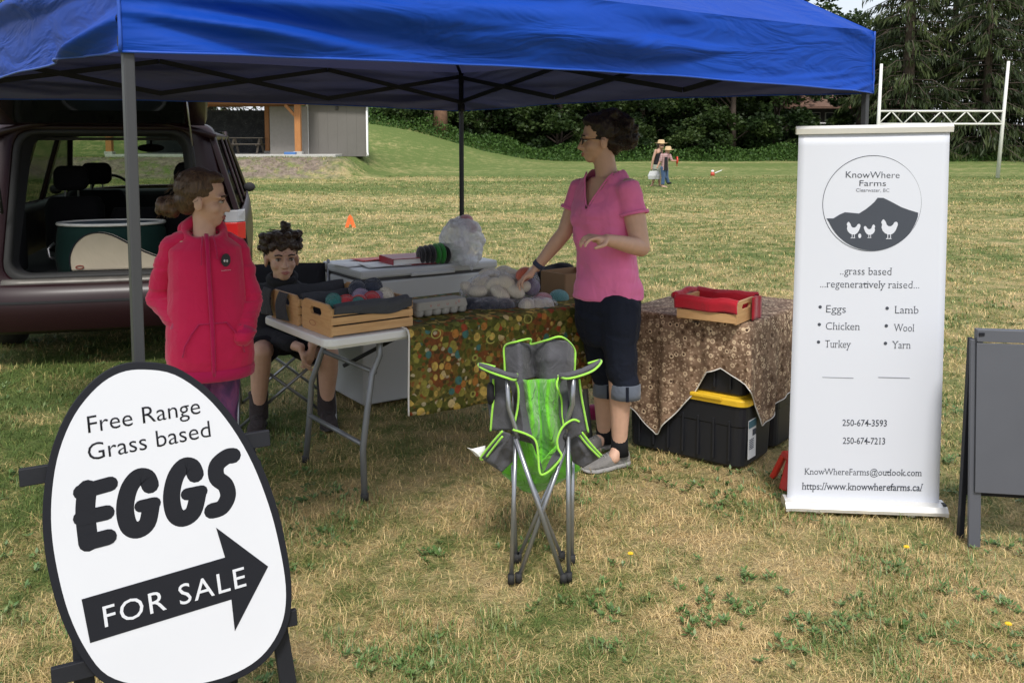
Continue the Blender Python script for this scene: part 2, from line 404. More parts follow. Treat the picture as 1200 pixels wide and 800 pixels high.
# green grass tufts standing in the straw
K = 150000; d = 2.3*(14/2.3)**rng.random(K); t = (rng.random(K)*2-1)*.62; x, y = d*t, d
q = np.round(np.stack([x, y], 1)*14)/14; den = {}
def dn(a, b):
    k = (round(a*14), round(b*14))
    if k not in den: den[k] = noise.noise(V(k[0]*.14, k[1]*.14, 5))+.8*noise.noise(V(k[0]*.45, k[1]*.45, 9))
    return den[k]
dd_ = np.array([dn(a, b) for a, b in zip(x, y)])+.10*ss(0, 1.6, x)
k = dd_ > .22+.45*rng.random(K); x, y = x[k], y[k]; N = len(x)
n_ = NT('green_blades'); a_ = n_.n('Attribute', attribute_name='rnd').outputs['Fac']; n_.set(Base_Color=n_.ramp(a_, [(0, (.05, .10, .02)), (.5, (.11, .19, .04)), (.85, (.20, .26, .08)), (1, (.36, .33, .15))]), Roughness=.5)
me = make_blades('green_tufts', x, y, np.maximum(1, y/3.4), .022+.038*rng.random(N), .0030, rad(15)+rad(55)*rng.random(N), rng.random(N), n_.m)
g = kind(link(me, 'green_tufts'), 'stuff'); g['label'] = 'fresh green grass tufts scattered through the dry straw'
M_dand = PM('dandelion_yellow', (.75, .50, .02), .6); M_stem = PM('stem_green', (.10, .20, .05), .6)
for px, py, lb_ in ((1061, 656, 'yellow dandelion in bloom on the grass in front of the white banner'), (1180, 749, 'yellow dandelion near the bottom right corner of the photo'), (738, 664, 'yellow dandelion bud right of the folded camp chair feet')):
    q = gp(px, py); t_ = thing('dandelion', lb_, 'flower', (q.x, q.y, 0)); MB().tube([(0, 0, 0), (.004, 0, .03), (.002, 0, .05)], .0015, 6).obj('stem', M_stem, t_, True)
    MB().loft([[V(.002+math.cos(a)*r_*(1 if i_ % 2 else .7), math.sin(a)*r_*(1 if i_ % 2 else .7), z_) for i_, a in enumerate(np.linspace(0, 6.283, 25)[:-1])] for z_, r_ in ((.048, .003), (.051, .011), (.055, .010), (.058, .004))]).obj('flower_head', M_dand, t_)

# ------------------------------------------------------------------ vegetation
def leaf_mat(name, cols, trans=.3, ns=.35):
    n = NT(name); a = n.n('Attribute', attribute_name='rnd').outputs['Fac']
    f = n.math('ADD', n.math('MULTIPLY', a, .6), n.math('MULTIPLY', n.noise(ns, 2), .4))
    k = len(cols); c = n.ramp(f, [(.2+.6*i/(k-1), cc) for i, cc in enumerate(cols)])
    n.set(Base_Color=c, Roughness=.55); n.b.inputs['Specular IOR Level'].default_value = .25
    tr = n.n('BsdfTranslucent'); n.l(c, tr.inputs[0]); mx = n.n('MixShader'); mx.inputs[0].default_value = trans
    n.l(n.b.outputs[0], mx.inputs[1]); n.l(tr.outputs[0], mx.inputs[2]); n.l(mx.outputs[0], n.out.inputs[0]); return n.m
M_leaf = leaf_mat('leaf_deciduous', [(.012, .026, .008), (.020, .040, .010), (.036, .062, .015), (.07, .105, .026)])
M_leaf2 = leaf_mat('leaf_pale', [(.045, .08, .025), (.07, .12, .03), (.12, .17, .05)])
M_fir = leaf_mat('conifer_needles', [(.013, .022, .008), (.024, .038, .012), (.042, .060, .017), (.070, .090, .026)], .2)
M_weed = leaf_mat('undergrowth_leaves', [(.030, .070, .014), (.050, .105, .02), (.08, .15, .03)], .3, .8)
M_bark = PM('bark', (.075, .055, .042), .9, .4, 6, .8, 20, .03)
M_bark2 = PM('bark_red', (.16, .085, .05), .9, .4, 6, .8, 20, .03)
def quads(c, u, v):
    """c,u,v (n,3) -> diamond leaves"""
    n = len(c); P_ = np.stack([c-u, c-v*.9, c+u, c+v], 1).reshape(-1, 3)
    return P_, np.full(n, 4), np.arange(n*4)
def rdir(n):
    a = rng.normal(size=(n, 3)); return a/np.linalg.norm(a, axis=1)[:, None]
def leaves(name, c, size, mat, parent, rnd, flat=.5, aspect=.6, world=False):
    n = len(c); a = rdir(n); a[:, 2] *= flat; a /= np.linalg.norm(a, axis=1)[:, None]
    b = np.cross(a, rdir(n)); b /= np.linalg.norm(b, axis=1)[:, None]+1e-9
    sz = (size*(.6+.8*rng.random(n)))[:, None]
    P_, fn, lo = quads(c, a*sz, b*sz*aspect)
    o = link(np_mesh(name, P_, fn, lo, np.repeat(rnd, 4), [mat]), name, parent, world=world); return o
def tree(label, X, Y, H, R, base=0.15, clumps=55, per=170, size=.15, mat=None, group='leafy trees along the far edge of the field', bark=None, trunk_r=.22, name='leafy_tree'):
    z0 = float(T(X, Y))
    t = thing(name, label, 'tree', (X, Y, z0-.05), random.random()*6, group)
    tb = MB(); top = V(.2, .1, H*.75)
    tb.tube([(0, 0, 0), (.06, 0, H*.25), (.1, .1, H*.5), top], [trunk_r*1.25, trunk_r, trunk_r*.7, trunk_r*.25], 10)
    tb.obj('trunk', bark or M_bark, t, True)
    lb = MB(); cs = []; 
    for i in range(clumps):
        a = random.random()*6.283; q = random.random()
        h = base*H + (H*(1-base))*q
        prof = math.sin(math.pi*min(1, .15+.85*q))**.55 if q > .0 else 1
        rr = R*max(.25, prof)*(.45+.55*random.random()**.5)
        cs.append(V(math.cos(a)*rr, math.sin(a)*rr, h))
    for c in cs[::5]:
        s_ = V(.06, 0, max(.5, c.z*.55)); lb.tube([s_, lerp(s_, c, .5)+V(0, 0, .25), c], [trunk_r*.35, trunk_r*.2, .02], 6)
    lb.obj('limb', bark or M_bark, t, True)
    C = []; rn = []
    for c in cs:
        r_ = R*(.22+.16*random.random()); k = int(per*(.7+.6*random.random()))
        d = rdir(k)*(rng.random(k)[:, None]**.35)*np.array([r_, r_, r_*.62]); C.append(np.array(c)+d)
        rn.append(np.clip(random.random()*.55+rng.random(k)*.45, 0, 1))
    o = leaves('crown', np.concatenate(C), size, mat or M_leaf, t, np.concatenate(rn)); kind(o, 'stuff')
    return t
def conifer(label, X, Y, H, R, group='tall conifers at the right of the field', trunk_r=.35, low=.6, dens=1.0, mat=None):
    z0 = float(T(X, Y)); t = thing('conifer_tree', label, 'tree', (X, Y, z0-.05), random.random()*6, group)
    MB().tube([(0, 0, 0), (0, 0, H*.5), (0, 0, H)], [trunk_r, trunk_r*.6, .03], 10).obj('trunk', M_bark, t, True)
    C = []; U = []; W_ = []; rn = []; bb = MB(); z = low
    while z < H-.3:
        k = random.randint(4, 6); L0 = R*(1-z/H)**.75
        for i in range(k):
            a = random.random()*6.283; L = L0*(.7+.45*random.random()); dx, dy = math.cos(a), math.sin(a)
            dr = .25+.25*random.random(); tone = random.random()
            n = max(4, int(L*11*dens)); tt = .12+.88*rng.random(n)**.8
            base = np.stack([dx*L*tt, dy*L*tt, z+.15*L*tt-dr*L*tt**2], 1)
            side = (rng.random(n)-.5)*.55*L*.5*(1-.4*tt); base[:, 0] += -dy*side; base[:, 1] += dx*side; base[:, 2] -= np.abs(side)*.35
            hang = .16+.34*rng.random(n)
            c_ = base.copy(); c_[:, 2] -= hang*.5
            u = np.stack([dx*.10+rng.normal(size=n)*.07, dy*.10+rng.normal(size=n)*.07, -hang*.75], 1)
            v = rdir(n)*.065; C.append(c_); U.append(u); W_.append(v); rn.append(np.clip(tone*.6+rng.random(n)*.4, 0, 1))
            if L > 1: bb.tube([(0, 0, z), (dx*L*.5, dy*L*.5, z+.075*L-dr*L*.25), (dx*L*.95, dy*L*.95, z+.14*L-dr*L*.9)], [.05, .03, .012], 5)
        z += .26+.1*random.random()
    bb.obj('branch', M_bark, t, True)
    C = np.concatenate(C); U = np.concatenate(U); W_ = np.concatenate(W_)
    P_, fn, lo = quads(C, U, W_)
    kind(link(np_mesh('needles', P_, fn, lo, np.repeat(np.concatenate(rn), 4), [mat or M_fir]), 'needles', t), 'stuff')
    return t
def px2x(px, Y): return (px-600)/F*Y
spots = [  # px, depth, height, radius
 (448, 66.5, 8.5, 3.2, 'broad leafy tree behind the picket fence next to the grey shed'),
 (505, 69, 9.5, 3.4, 'leafy tree behind the right end of the picket fence'),
 (560, 64, 9, 3.2, 'leafy tree behind the back leg of the blue canopy'),
 (606, 65, 9.5, 3.3, 'leafy tree right of the canopy back leg, above the green bank'),
 (655, 63, 8.5, 3.2, 'leafy tree just left of the head of the woman in pink'),
 (705, 66, 10, 3.4, 'leafy tree directly behind the head of the woman in pink'),
 (752, 64, 9, 3.3, 'leafy tree behind the two walkers in straw hats'),
 (805, 64.5, 9.5, 3.4, 'leafy tree above the small red marker on the field'),
 (858, 62.5, 9, 3.2, 'leafy tree with pale hanging leaves, between the walkers and the white banner'),
 (908, 64, 9.5, 3.0, 'leafy tree left of the brown roofed house'),
 (1003, 66, 8.2, 1.9, 'small leafy tree right of the brown roofed house, behind the canopy corner leg')]
for px, Y, H, R, lb_ in spots:
    tree(lb_, px2x(px, Y), Y, H, R, .08, 70, 210, .14)
for px, Y, H, R, lb_ in ((470, 60.5, 2.0, 1.8, 'low dark bush on the slope right of the grey shed'), (540, 61.5, 2.3, 1.7, 'low bush beside the bare reddish trunk on the slope'),
                         (945, 63, 2.3, 2.0, 'low rounded bush below the brown roofed house'), (985, 64, 2.0, 1.6, 'low bush behind the top left corner of the white banner'),
                         (735, 61, 2.6, 1.9, 'dark bush right of the head of the woman in pink'), (820, 61, 2.6, 2.0, 'dark bush behind the small red marker')):
    tree(lb_, px2x(px, Y), Y, H, R, .02, 36, 200, .11, M_leaf, 'bushes below the far trees', trunk_r=.06, name='bush')
# bare reddish trunk on the bank
X = px2x(516, 60); z0 = float(T(X, 60))
t = thing('bare_trunk', 'bare reddish brown trunk standing on the slope left of the canopy back leg', 'tree', (X, 60, z0-.05))
MB().tube([(0, 0, 0), (.05, 0, 1.6), (.1, .1, 4), (.0, .1, 7)], [.55, .42, .36, .2], 12).obj('trunk', M_bark2, t, True)
bb = MB(); 
for i in range(9):
    a = i*2.4; bb.tube([(0, 0, 3.4+i*.35), (math.cos(a)*1.1, math.sin(a)*1.1, 3.9+i*.38)], [.08, .02], 6)
bb.obj('limb', M_bark2, t, True)
C = np.concatenate([rdir(220)*rng.random((220, 1))**.4*np.array([.9, .9, .6])+np.array([math.cos(i*2.4)*1.0, math.sin(i*2.4)*1.0, 4.2+i*.38]) for i in range(9)])
kind(leaves('crown', C, .14, M_leaf, t, rng.random(len(C))), 'stuff')
for px, Y, H, R, lb_ in ((1060, 61, 19, 5.0, 'tall dark conifer with thick straight trunk, right of the gap of white sky'),
                         (1112, 66, 22, 5.6, 'tall drooping conifer behind the middle of the white goal'),
                         (1152, 60, 18, 5.0, 'drooping olive green conifer left of the right goal post'),
                         (1205, 63, 20, 5.4, 'dark conifer at the right edge of the photo'),
                         (1275, 60, 19, 5.0, 'conifer past the right edge of the photo'),
                         (1018, 72, 6.4, 3.2, 'short dark conifer below the gap of white sky')):
    conifer(lb_, px2x(px, Y), Y, H, R, dens=1.25, trunk_r=.5 if px == 1060 else .32)
for px, Y, H, lb_ in ((-60, 66, 17, 'dark conifer past the left edge of the photo'), (20, 72, 20, 'dark conifer whose tip shows at the top left corner above the canopy'), (110, 75, 17, 'conifer behind the blue canopy above the van'),
                      (250, 70, 15, 'conifer behind the timber shelter'), (350, 74, 16, 'conifer behind the grey shed')):
    conifer(lb_, px2x(px, Y), Y, H, 4.4, 'conifers behind the shelter at the left', dens=.8)
for i_, (px, Y) in enumerate(((600, 76), (660, 78), (720, 75), (780, 77), (840, 79), (862, 77))):
    tree(('tall dark leafy tree of the back row right of the canopy back leg', 'leafy tree of the back row above the cardboard box', 'leafy tree of the back row right of the woman in pink', 'leafy tree of the back row above the two walkers', 'leafy tree of the back row right of the walkers', 'leafy tree of the back row left of the brown roof')[i_], px2x(px, Y), Y, 12, 5.4, .02, 100, 150, .28)
for px, Y, H in ((930, 84, 17), (985, 88, 12.5), (1030, 90, 12)):
    tree('tall leafy tree rising behind the brown roofed house, at photo column %d' % px if False else {930: 'tall leafy tree rising behind the brown roof, above the canopy edge', 985: 'leafy tree behind the right side of the brown roof', 1030: 'far leafy tree below the white sky gap'}[px], px2x(px, Y), Y, H, 4.6, .15, 80, 170, .2)
# undergrowth strip at the foot of the trees
n = 52000; X = -14+rng.random(n)*60; Y = 57.2+rng.random(n)*6.5+.35*np.sin(X*.9); hh = (.12+.75*rng.random(n))*ss(57, 59.5, Y)*(.5+.5*np.sin(X*.7+2)**2*1.0+.3)
C = np.stack([X, Y, T(X, Y)+hh], 1)
o = kind(leaves('undergrowth', C, .085, M_weed, None, rng.random(n), 1.2), 'stuff'); o['label'] = 'green weeds and nettles below the far trees'

# ------------------------------------------------------------------ shelter, shed, fence, house, goal
M_timber = wood('timber_orange', (.50, .22, .07), (.38, .15, .045), 2)
M_timberx = wood('timber_beam', (.36, .15, .05), (.26, .10, .035), 0)
M_grey = PM('grey_cladding', (.13, .122, .11), .7, .1, 1.5, .1)
M_white = PM('white_trim', (.75, .75, .73), .5, .05)
M_conc = PM('concrete', (.42, .41, .38), .85, .2, 4, .4, 30)
n = NT('chalkboard_wall'); f = n.ramp(n.noise(3.5, 8, rough=.8), [(.42, 0), (.62, 1)]); sc = n.ramp(n.noise(6, 4, dist=5), [(.50, 0), (.53, 1), (.56, 0)])
n.set(Base_Color=n.mix(n.math('MULTIPLY', f, sc), (.022, .024, .028), (.28, .28, .28)), Roughness=.75); M_chalk = n.m
YS = 42.0; zs = .86
t = thing('picnic_shelter', 'open timber shelter with orange posts and dark scribbled back wall', 'shelter', (px2x(290, YS), YS, zs))
def wx(px, Y): return px2x(px, Y) - t.location.x
def wz(py, Y): return at(600, py, Y).z - zs
zb = wz(122.5, YS)
MB().box((wx(262, YS), 3.2, .02), (10.2, 7.2, .18)).obj('slab', M_conc, t, bevel=.02)
for px, dy, wdt in ((350.5, .12, .27), (315, 2.6, .22), (225, .12, .27), (225, 5.6, .24), (130, .12, .27)):
    Yp = YS+dy; o = MB().box((wx(px, Yp), dy, (.1+zb)/2+.02), (wdt, wdt, zb-.14)).obj('post', M_timber, t, bevel=.02)
    MB().box((wx(px, Yp), dy, .17), (wdt+.1, wdt+.1, .14)).obj('post_foot', M_conc, t, bevel=.01)
MB().box(((wx(120, YS)+wx(356, YS))/2, .12, zb+.14), (wx(356, YS)-wx(120, YS)+.6, .2, .28)).obj('beam', M_timberx, t, bevel=.02)
MB().box(((wx(120, YS)+wx(330, YS+2.6))/2, 2.6, zb+.14), (9, .2, .28)).obj('beam', M_timberx, t, bevel=.02)
MB().box((wx(350.5, YS+.12), 3.2, zb+.142), (.2, 6.0, .274)).obj('beam', M_timber, t, bevel=.02)
xp = wx(350.5, YS+.12); MB().bar((xp-.12, .12, zb-.5), (xp-.55, .12, zb-.02), .14, .12).obj('brace', M_timber, t)
xp = wx(225, YS+.12); MB().bar((xp+.14, .12, zb-.75), (xp+.78, .12, zb-.02), .16, .14).obj('brace', M_timber, t)
MB().box((wx(262, YS+6)-.4, 6.0, zb/2+.02), (6.9, .16, zb-.18)).obj('back_wall', M_chalk, t)
MB().box(((wx(318, YS+1.2)+wx(362, YS+1.2))/2, 1.2, zb/2+.03), (wx(362, YS+1.2)-wx(318, YS+1.2), .12, zb-.16)).obj('side_wall', PM('side_wall_grey', (.24, .225, .205), .7), t)
rb = MB(); x0, x1 = wx(112, YS), wx(360, YS)+.25
rb.loft([[V(x0, -.7, zb+.22), V(x0, 3.2, zb+1.7), V(x0, 7, zb+.22), V(x0, 7, zb+.34), V(x0, 3.2, zb+1.84), V(x0, -.7, zb+.34)], [V(x1, -.7, zb+.22), V(x1, 3.2, zb+1.7), V(x1, 7, zb+.22), V(x1, 7, zb+.34), V(x1, 3.2, zb+1.84), V(x1, -.7, zb+.34)]])
rb.obj('roof', PM('roof_metal', (.10, .11, .12), .5), t)
# picnic table in the shelter
YT = 44.3; t2 = thing('picnic_table', 'wooden picnic table inside the shelter before the dark wall', 'table', (px2x(291, YT), YT, zs+.11))
M_plank = wood('grey_plank', (.22, .18, .14), (.30, .26, .21), 0)
for i in range(3): MB().box((0, -.2+i*.2, .74), (1.6, .17, .04)).obj('top_plank', M_plank, t2)
for sy in (-.7, .7): MB().box((0, sy, .45), (1.6, .24, .04)).obj('seat_plank', M_plank, t2)
for sx in (-.6, .6):
    MB().bar((sx, -.1, .72), (sx, -.62, 0), .09, .05).obj('leg', M_plank, t2); MB().bar((sx, .1, .72), (sx, .62, 0), .09, .05).obj('leg', M_plank, t2)
    MB().box((sx, 0, .42), (.05, 1.5, .09)).obj('cross_bar', M_plank, t2)
MB().box((0, 0, .12), (.5, .3, .14)).obj('blue_tub', PM('blue_plastic', (.06, .16, .4), .4), None, bevel=.02)
o = bpy.data.objects['blue_tub']; o.location = (px2x(341, YS-.2), YS-.2, zs+.03); tag(o, 'small blue tub on the slab edge beside the front shelter post', 'tub')
# shed
YD = 43.3; t = thing('grey_shed', 'plain grey metal shed with white corner trims beside the timber shelter', 'shed', (px2x(396, YD), YD, zs))
xa, xb = wx(363, YD), wx(430, YD); zt = wz(121, YD)
k = 6; dw = (xb-xa)/k
for i in range(k): MB().box((xa+dw*(i+.5), 0, zt/2), (dw-.004, .06, zt)).obj('wall_panel', M_grey, t)
MB().loft([[V(xa+.015, .04, z_), V(xb-.015, .04, z_), V(xb-.9, 4.0, z_), V(xa-.5, 4.0, z_)] for z_ in (0, zt-.02)]).obj('body', PM('shed_core', (.19, .18, .165), .8), t)
for x_ in (xa-.05, xb+.05): MB().box((x_, -.03, zt/2), (.09, .12, zt)).obj('corner_trim', M_white, t, bevel=.01)
MB().tube([(xb+.05, -.12, zt), (xb+.05, -.12, .2), (xb+.12, -.3, .06)], .04, 8).obj('downpipe', M_white, t, True)
MB().loft([[V(xa-.3, -.35, zt+.0), V(xa-.3, 4.3, zt+.5), V(xa-.3, 4.3, zt+.6), V(xa-.3, -.35, zt+.1)], [V(xb+.2, -.35, zt-.12), V(xb-.6, 4.3, zt+.5), V(xb-.6, 4.3, zt+.6), V(xb+.2, -.35, zt-.02)]]).obj('roof', M_white, t)
MB().box(((xa+xb)/2, -.06, zt-.22), (.12, .14, .16)).obj('lamp_housing', PM('dark_plastic', (.03, .03, .03), .5), t, bevel=.02)
# fence on the bank
t = thing('picket_fence', 'weathered picket fence on top of the green slope', 'fence', (px2x(432, 66), 66, 0))
M_picket = PM('picket_wood', (.13, .105, .085), .85, .4, 3)
pk = MB().box((0, 0, .62), (.12, .025, 1.24)).mesh('picket'); pk.materials.append(M_picket)
for i in range(66):
    x_ = i*.165; o = bpy.data.objects.new('picket', pk); COL.objects.link(o); o.parent = t; o.location = (x_, 0, float(T(t.location.x+x_, 66))-.05+random.uniform(-.03, .03)); o.rotation_euler = (0, random.uniform(-.03, .03), 0)
for h in (.35, .95):
    MB().loft([[V(x_, .03, float(T(t.location.x+x_, 66))+h+a) + V(0, b, 0) for a, b in ((0, 0), (.08, 0), (.08, .04), (0, .04))] for x_ in np.linspace(0, 10.8, 14)]).obj('rail', M_picket, t)
# house
Y = 74; t = thing('brown_roofed_house', 'house with brown roof and dark porch half hidden among the far trees', 'house', (px2x(968, Y), Y, float(T(25, Y))))
M_roof = PM('roof_shingle', (.15, .085, .06), .85, .3, 3, .6, 15, .02); M_hw = PM('house_wall', (.10, .095, .11), .8, .2, 2); 
g = t.location.z; z1 = at(600, 127, Y).z-g; z2 = at(600, 110, Y).z-g
MB().box((1, 3.5, z1/2), (9, 6, z1)).obj('wall', M_hw, t)
MB().loft([[V(x_, -.9, z1-.05), V(x_, 3.5, z2+1.1), V(x_, 8, z1-.05), V(x_, 8, z1+.12), V(x_, 3.5, z2+1.3), V(x_, -.9, z1+.12)] for x_ in (-4.2, 6.2)]).obj('roof', M_roof, t)
for px in (956, 972):
    w_ = MB().box((px2x(px, Y)-t.location.x, .45, z1-.75), (.7, .1, .9)).obj('window', M_white, t)
    MB().box((px2x(px, Y)-t.location.x, .38, z1-.75), (.56, .04, .76)).obj('pane', PM('dark_glass', (.02, .025, .03), .08), w_)
MB().box((.6, -.75, at(600, 144.5, Y).z-g), (7, .08, .09)).obj('porch_rail', M_white, t)
for i in range(12): MB().box((-2.6+i*.6, -.75, at(600, 144.5, Y).z-g-.5), (.05, .05, .9)).obj('baluster', M_hw, t)
# goal
Y = 40.0; M_goal = PM('goal_white', (.70, .70, .66), .5, .12, 3)
L0, R0 = gp(1026.5, 204), at(1169, 207.5, Y); L0 = at(1026, 207, Y); LT = at(1033, 75, Y); RT = at(1182, 72, Y)
t = thing('goal_post', 'white H shaped football goal with zigzag truss crossbar at the tree line', 'goal', (L0.x, Y, 0))
for a, b in ((L0, LT), (R0, RT)):
    a = a.copy(); a.z = -.05; MB().tube([a, b], [.085, .06], 10).obj('post', M_goal, t, True, world=True)
def pt(a, b, z): return lerp(a, b, (z-a.z)/(b.z-a.z))
zt_, zb_ = at(600, 130.5, Y).z, at(600, 145.5, Y).z
P1, P2, Q1, Q2 = pt(L0, LT, zt_), pt(R0, RT, zt_), pt(L0, LT, zb_), pt(R0, RT, zb_)
MB().tube([P1, P2], .045, 8).obj('crossbar', M_goal, t, True, world=True); MB().tube([Q1, Q2], .045, 8).obj('crossbar', M_goal, t, True, world=True)
n = 10
for i in range(n):
    a = lerp(Q1, Q2, i/n) if i % 2 == 0 else lerp(P1, P2, i/n); b = lerp(P1, P2, (i+1)/n) if i % 2 == 0 else lerp(Q1, Q2, (i+1)/n)
    MB().tube([a, b], .026, 6).obj('truss_rod', M_goal, t, True, world=True)
# markers on the field
M_or = PM('marker_orange', (.85, .17, .04), .5, .1)
p = gp(410.5, 266); t = thing('field_marker', 'small orange tent shaped marker standing on the mown field', 'marker', (p.x, p.y, float(T(p.x, p.y))), .3)
for s_ in (-1, 1): MB().prism([(-.10*s_, 0), (-.035*s_, 0), (.015*s_, .17), (0, .24), (-.035*s_, .2)], -.02-.012*s_, .02-.012*s_, (1, 0, 0), (0, 0, 1)).obj('flap', M_or, t)
MB().box((0, 0, .075), (.07, .03, .02)).obj('tie', M_or, t)
p = gp(835, 206); t = thing('sideline_pylon', 'tiny red and white marker near the tree line', 'marker', (p.x, p.y, 0))
MB().tube([(0, 0, 0), (0, 0, .16)], [.10, .08], 12).obj('base', PM('marker_red', (.5, .07, .04), .5), t, True)
MB().ell((0, 0, .2), (.07, .07, .06)).obj('cap', M_white, t, True)
a, b, c = gp(838, 204), gp(850, 200), gp(864, 198.5); 
MB().tube([a+V(0, 0, .05), b+V(0, 0, .09), c+V(0, 0, .06)], .022, 6).obj('white_rope', M_white, None, True); tag(bpy.data.objects['white_rope'], 'white rope lying on the grass right of the tiny red marker', 'rope')
# ------------------------------------------------------------------ canopy
A = V(-.891, 2.202, 0); B = V(1.520, 4.070, 0); Cc = V(-.348, 6.481, 0); D = V(-2.759, 4.613, 0)
ctr = (A+B+Cc+D)/4; LD = (B-A).normalized(); SD = (D-A).normalized()     # long / short directions shared by the tables
t = thing('canopy_tent', 'bright blue pop up canopy on grey legs over the market stall', 'canopy', (ctr.x, ctr.y, 0))
n = NT('canopy_blue'); f = n.noise(3, 4); cb = n.mix(f, (.003, .050, .36), (.005, .070, .46))
geo = n.n('NewGeometry'); inn = n.mix(f, (.10, .10, .13), (.13, .13, .165)); c = n.mix(geo.outputs['Backfacing'], cb, inn)
n.set(Base_Color=c, Roughness=.55, Normal=n.bump(n.noise(3, 3, n.sc((.8, .8, 3.4)), rough=.5, dist=1.0), .5, .05, n.bump(n.noise(900, 2), .15, .001)))
n.b.inputs['Specular IOR Level'].default_value = .22
tr = n.n('BsdfTranslucent'); tr.inputs[0].default_value = (.07, .075, .17, 1); mx = n.n('MixShader'); mx.inputs[0].default_value = .22
n.l(n.b.outputs[0], mx.inputs[1]); n.l(tr.outputs[0], mx.inputs[2]); n.l(mx.outputs[0], n.out.inputs[0]); M_blue = n.m
M_seam = PM('canopy_seam', (.012, .07, .40), .5)
ZB, ZT, ZP = 1.772, 2.035, 2.90; EX = .02
def out(p): d = (p-ctr); d.z = 0; return p + d.normalized()*EX*1.4
cor = [out(p) for p in (A, B, Cc, D)]
def valance(k):
    a, b = cor[k], cor[(k+1) % 4]; nrm = V((b-a).y, -(b-a).x, 0).normalized()
    def fn(s, v):
        e = min(s, 1-s); g = .16+1.3*min(e, .45)
        vv = (v-.52)/g
        d = noise.noise(V(s*1.6+k*9.1, vv*1.05, k*3.3))*.085 + noise.noise(V(s*5+k*4, vv*2.4, 7+k))*.030 + abs(noise.noise(V(s*2.2+k*3, vv*1.6+2, 3)))*.035
        d *= min(1, e*9+.15)*(.55+.45*math.sin(math.pi*v))
        d += .020*math.sin(math.pi*min(1, e*5))*(1-v)
        sag = .022*math.sin(math.pi*s)*(1-v) - .012*math.sin(math.pi*s)*v
        z = lerp(ZB, ZT, v) + sag + .004*noise.noise(V(s*9, k, 1))*(1-v)
        p = lerp(a, b, s) + nrm*max(d, -.003+.012*d); p.z = z; return p
    return fn
def roofp(k):
    vf = valance(k); peak = V(ctr.x, ctr.y, ZP)
    def fn(s, v):
        p = vf(s, 1.0); q = lerp(p, peak, v)
        sag = .10*math.sin(math.pi*s)*math.sin(math.pi*min(1, v*1.1))*(1-v)
        q.z += -sag + .03*noise.noise(V(s*3+k, v*5, 2))*math.sin(math.pi*s)*(1-v)*min(1, v*6) + .05*math.sin(math.pi*v)
        return q
    return fn
for k in range(4):
    MB().grid(valance(k), 150, 36).obj('valance', M_blue, t, True, world=True, fix=False)
    MB().grid(roofp(k), 150, 30).obj('roof_panel', M_blue, t, True, world=True, fix=False)
for k in range(4):
    c0 = cor[k]; d = (c0-ctr); d.z = 0; d.normalize(); f0 = valance(k)
    MB().tube([f0(0, v)+d*.003 for v in np.linspace(0, 1, 14)], .0045, 6).obj('corner_seam', M_seam, t, True, world=True)
    MB().tube([valance(k)(s, 0)+V(0, 0, .002) for s in np.linspace(0, 1, 80)], .0035, 6).obj('hem', M_seam, t, True, world=True)
M_leg = PM('leg_grey', (.055, .057, .062), .45, .08, 5, .05, 80, .001, metallic=.3)
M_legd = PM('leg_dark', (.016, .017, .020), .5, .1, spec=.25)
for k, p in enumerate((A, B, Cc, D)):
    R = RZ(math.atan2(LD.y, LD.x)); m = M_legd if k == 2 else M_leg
    lg = MB(); lg.box((p.x, p.y, 1.40), (.025, .025, 1.26), R).obj('leg', m, t, bevel=.003, world=True)
    MB().box((p.x, p.y, .45), (.020, .020, .86), R).obj('inner_leg', m, t, bevel=.002, world=True)
    MB().box((p.x, p.y, .78), (.036, .036, .06), R).obj('height_slider', M_legd, t, bevel=.006, world=True)
    MB().box((p.x, p.y, .012), (.09, .09, .012), R).obj('foot', m, t, bevel=.003, world=True)
    MB().box((p.x, p.y, 1.985), (.030, .030, .05), R).obj('corner_bracket', M_legd, t, bevel=.006, world=True)
    MB().box((p.x, p.y, 1.80), (.038, .038, .05), R).obj('slide_bracket', M_legd, t, bevel=.006, world=True)
    # scissor truss to the next leg, three crossings
    q = (A, B, Cc, D)[(k+1) % 4]; zl, zh = 1.83, 2.005; inn = (ctr-(p+q)/2); inn.z = 0; inn.normalize()
    for i in range(3):
        a = lerp(p, q, i/3+ (.006 if i == 0 else 0)); b = lerp(p, q, (i+1)/3)
        MB().bar(V(a.x, a.y, zl)+inn*.034, V(b.x, b.y, zh)+inn*.034, .011, .026).obj('truss_bar', M_legd, t, world=True)
        MB().bar(V(a.x, a.y, zh)+inn*.020, V(b.x, b.y, zl)+inn*.020, .011, .026).obj('truss_bar', M_legd, t, world=True)
for p in (A, B, Cc, D):
    MB().tube([V(p.x, p.y, 2.02), lerp(V(p.x, p.y, 2.02), V(ctr.x, ctr.y, ZP-.07), .55)+V(0, 0, .0), V(ctr.x, ctr.y, ZP-.07)], .011, 8).obj('roof_strut', M_legd, t, True, world=True)
MB().tube([V(ctr.x, ctr.y, 2.35), V(ctr.x, ctr.y, ZP-.03)], .018, 8).obj('center_pole', M_legd, t, True, world=True)

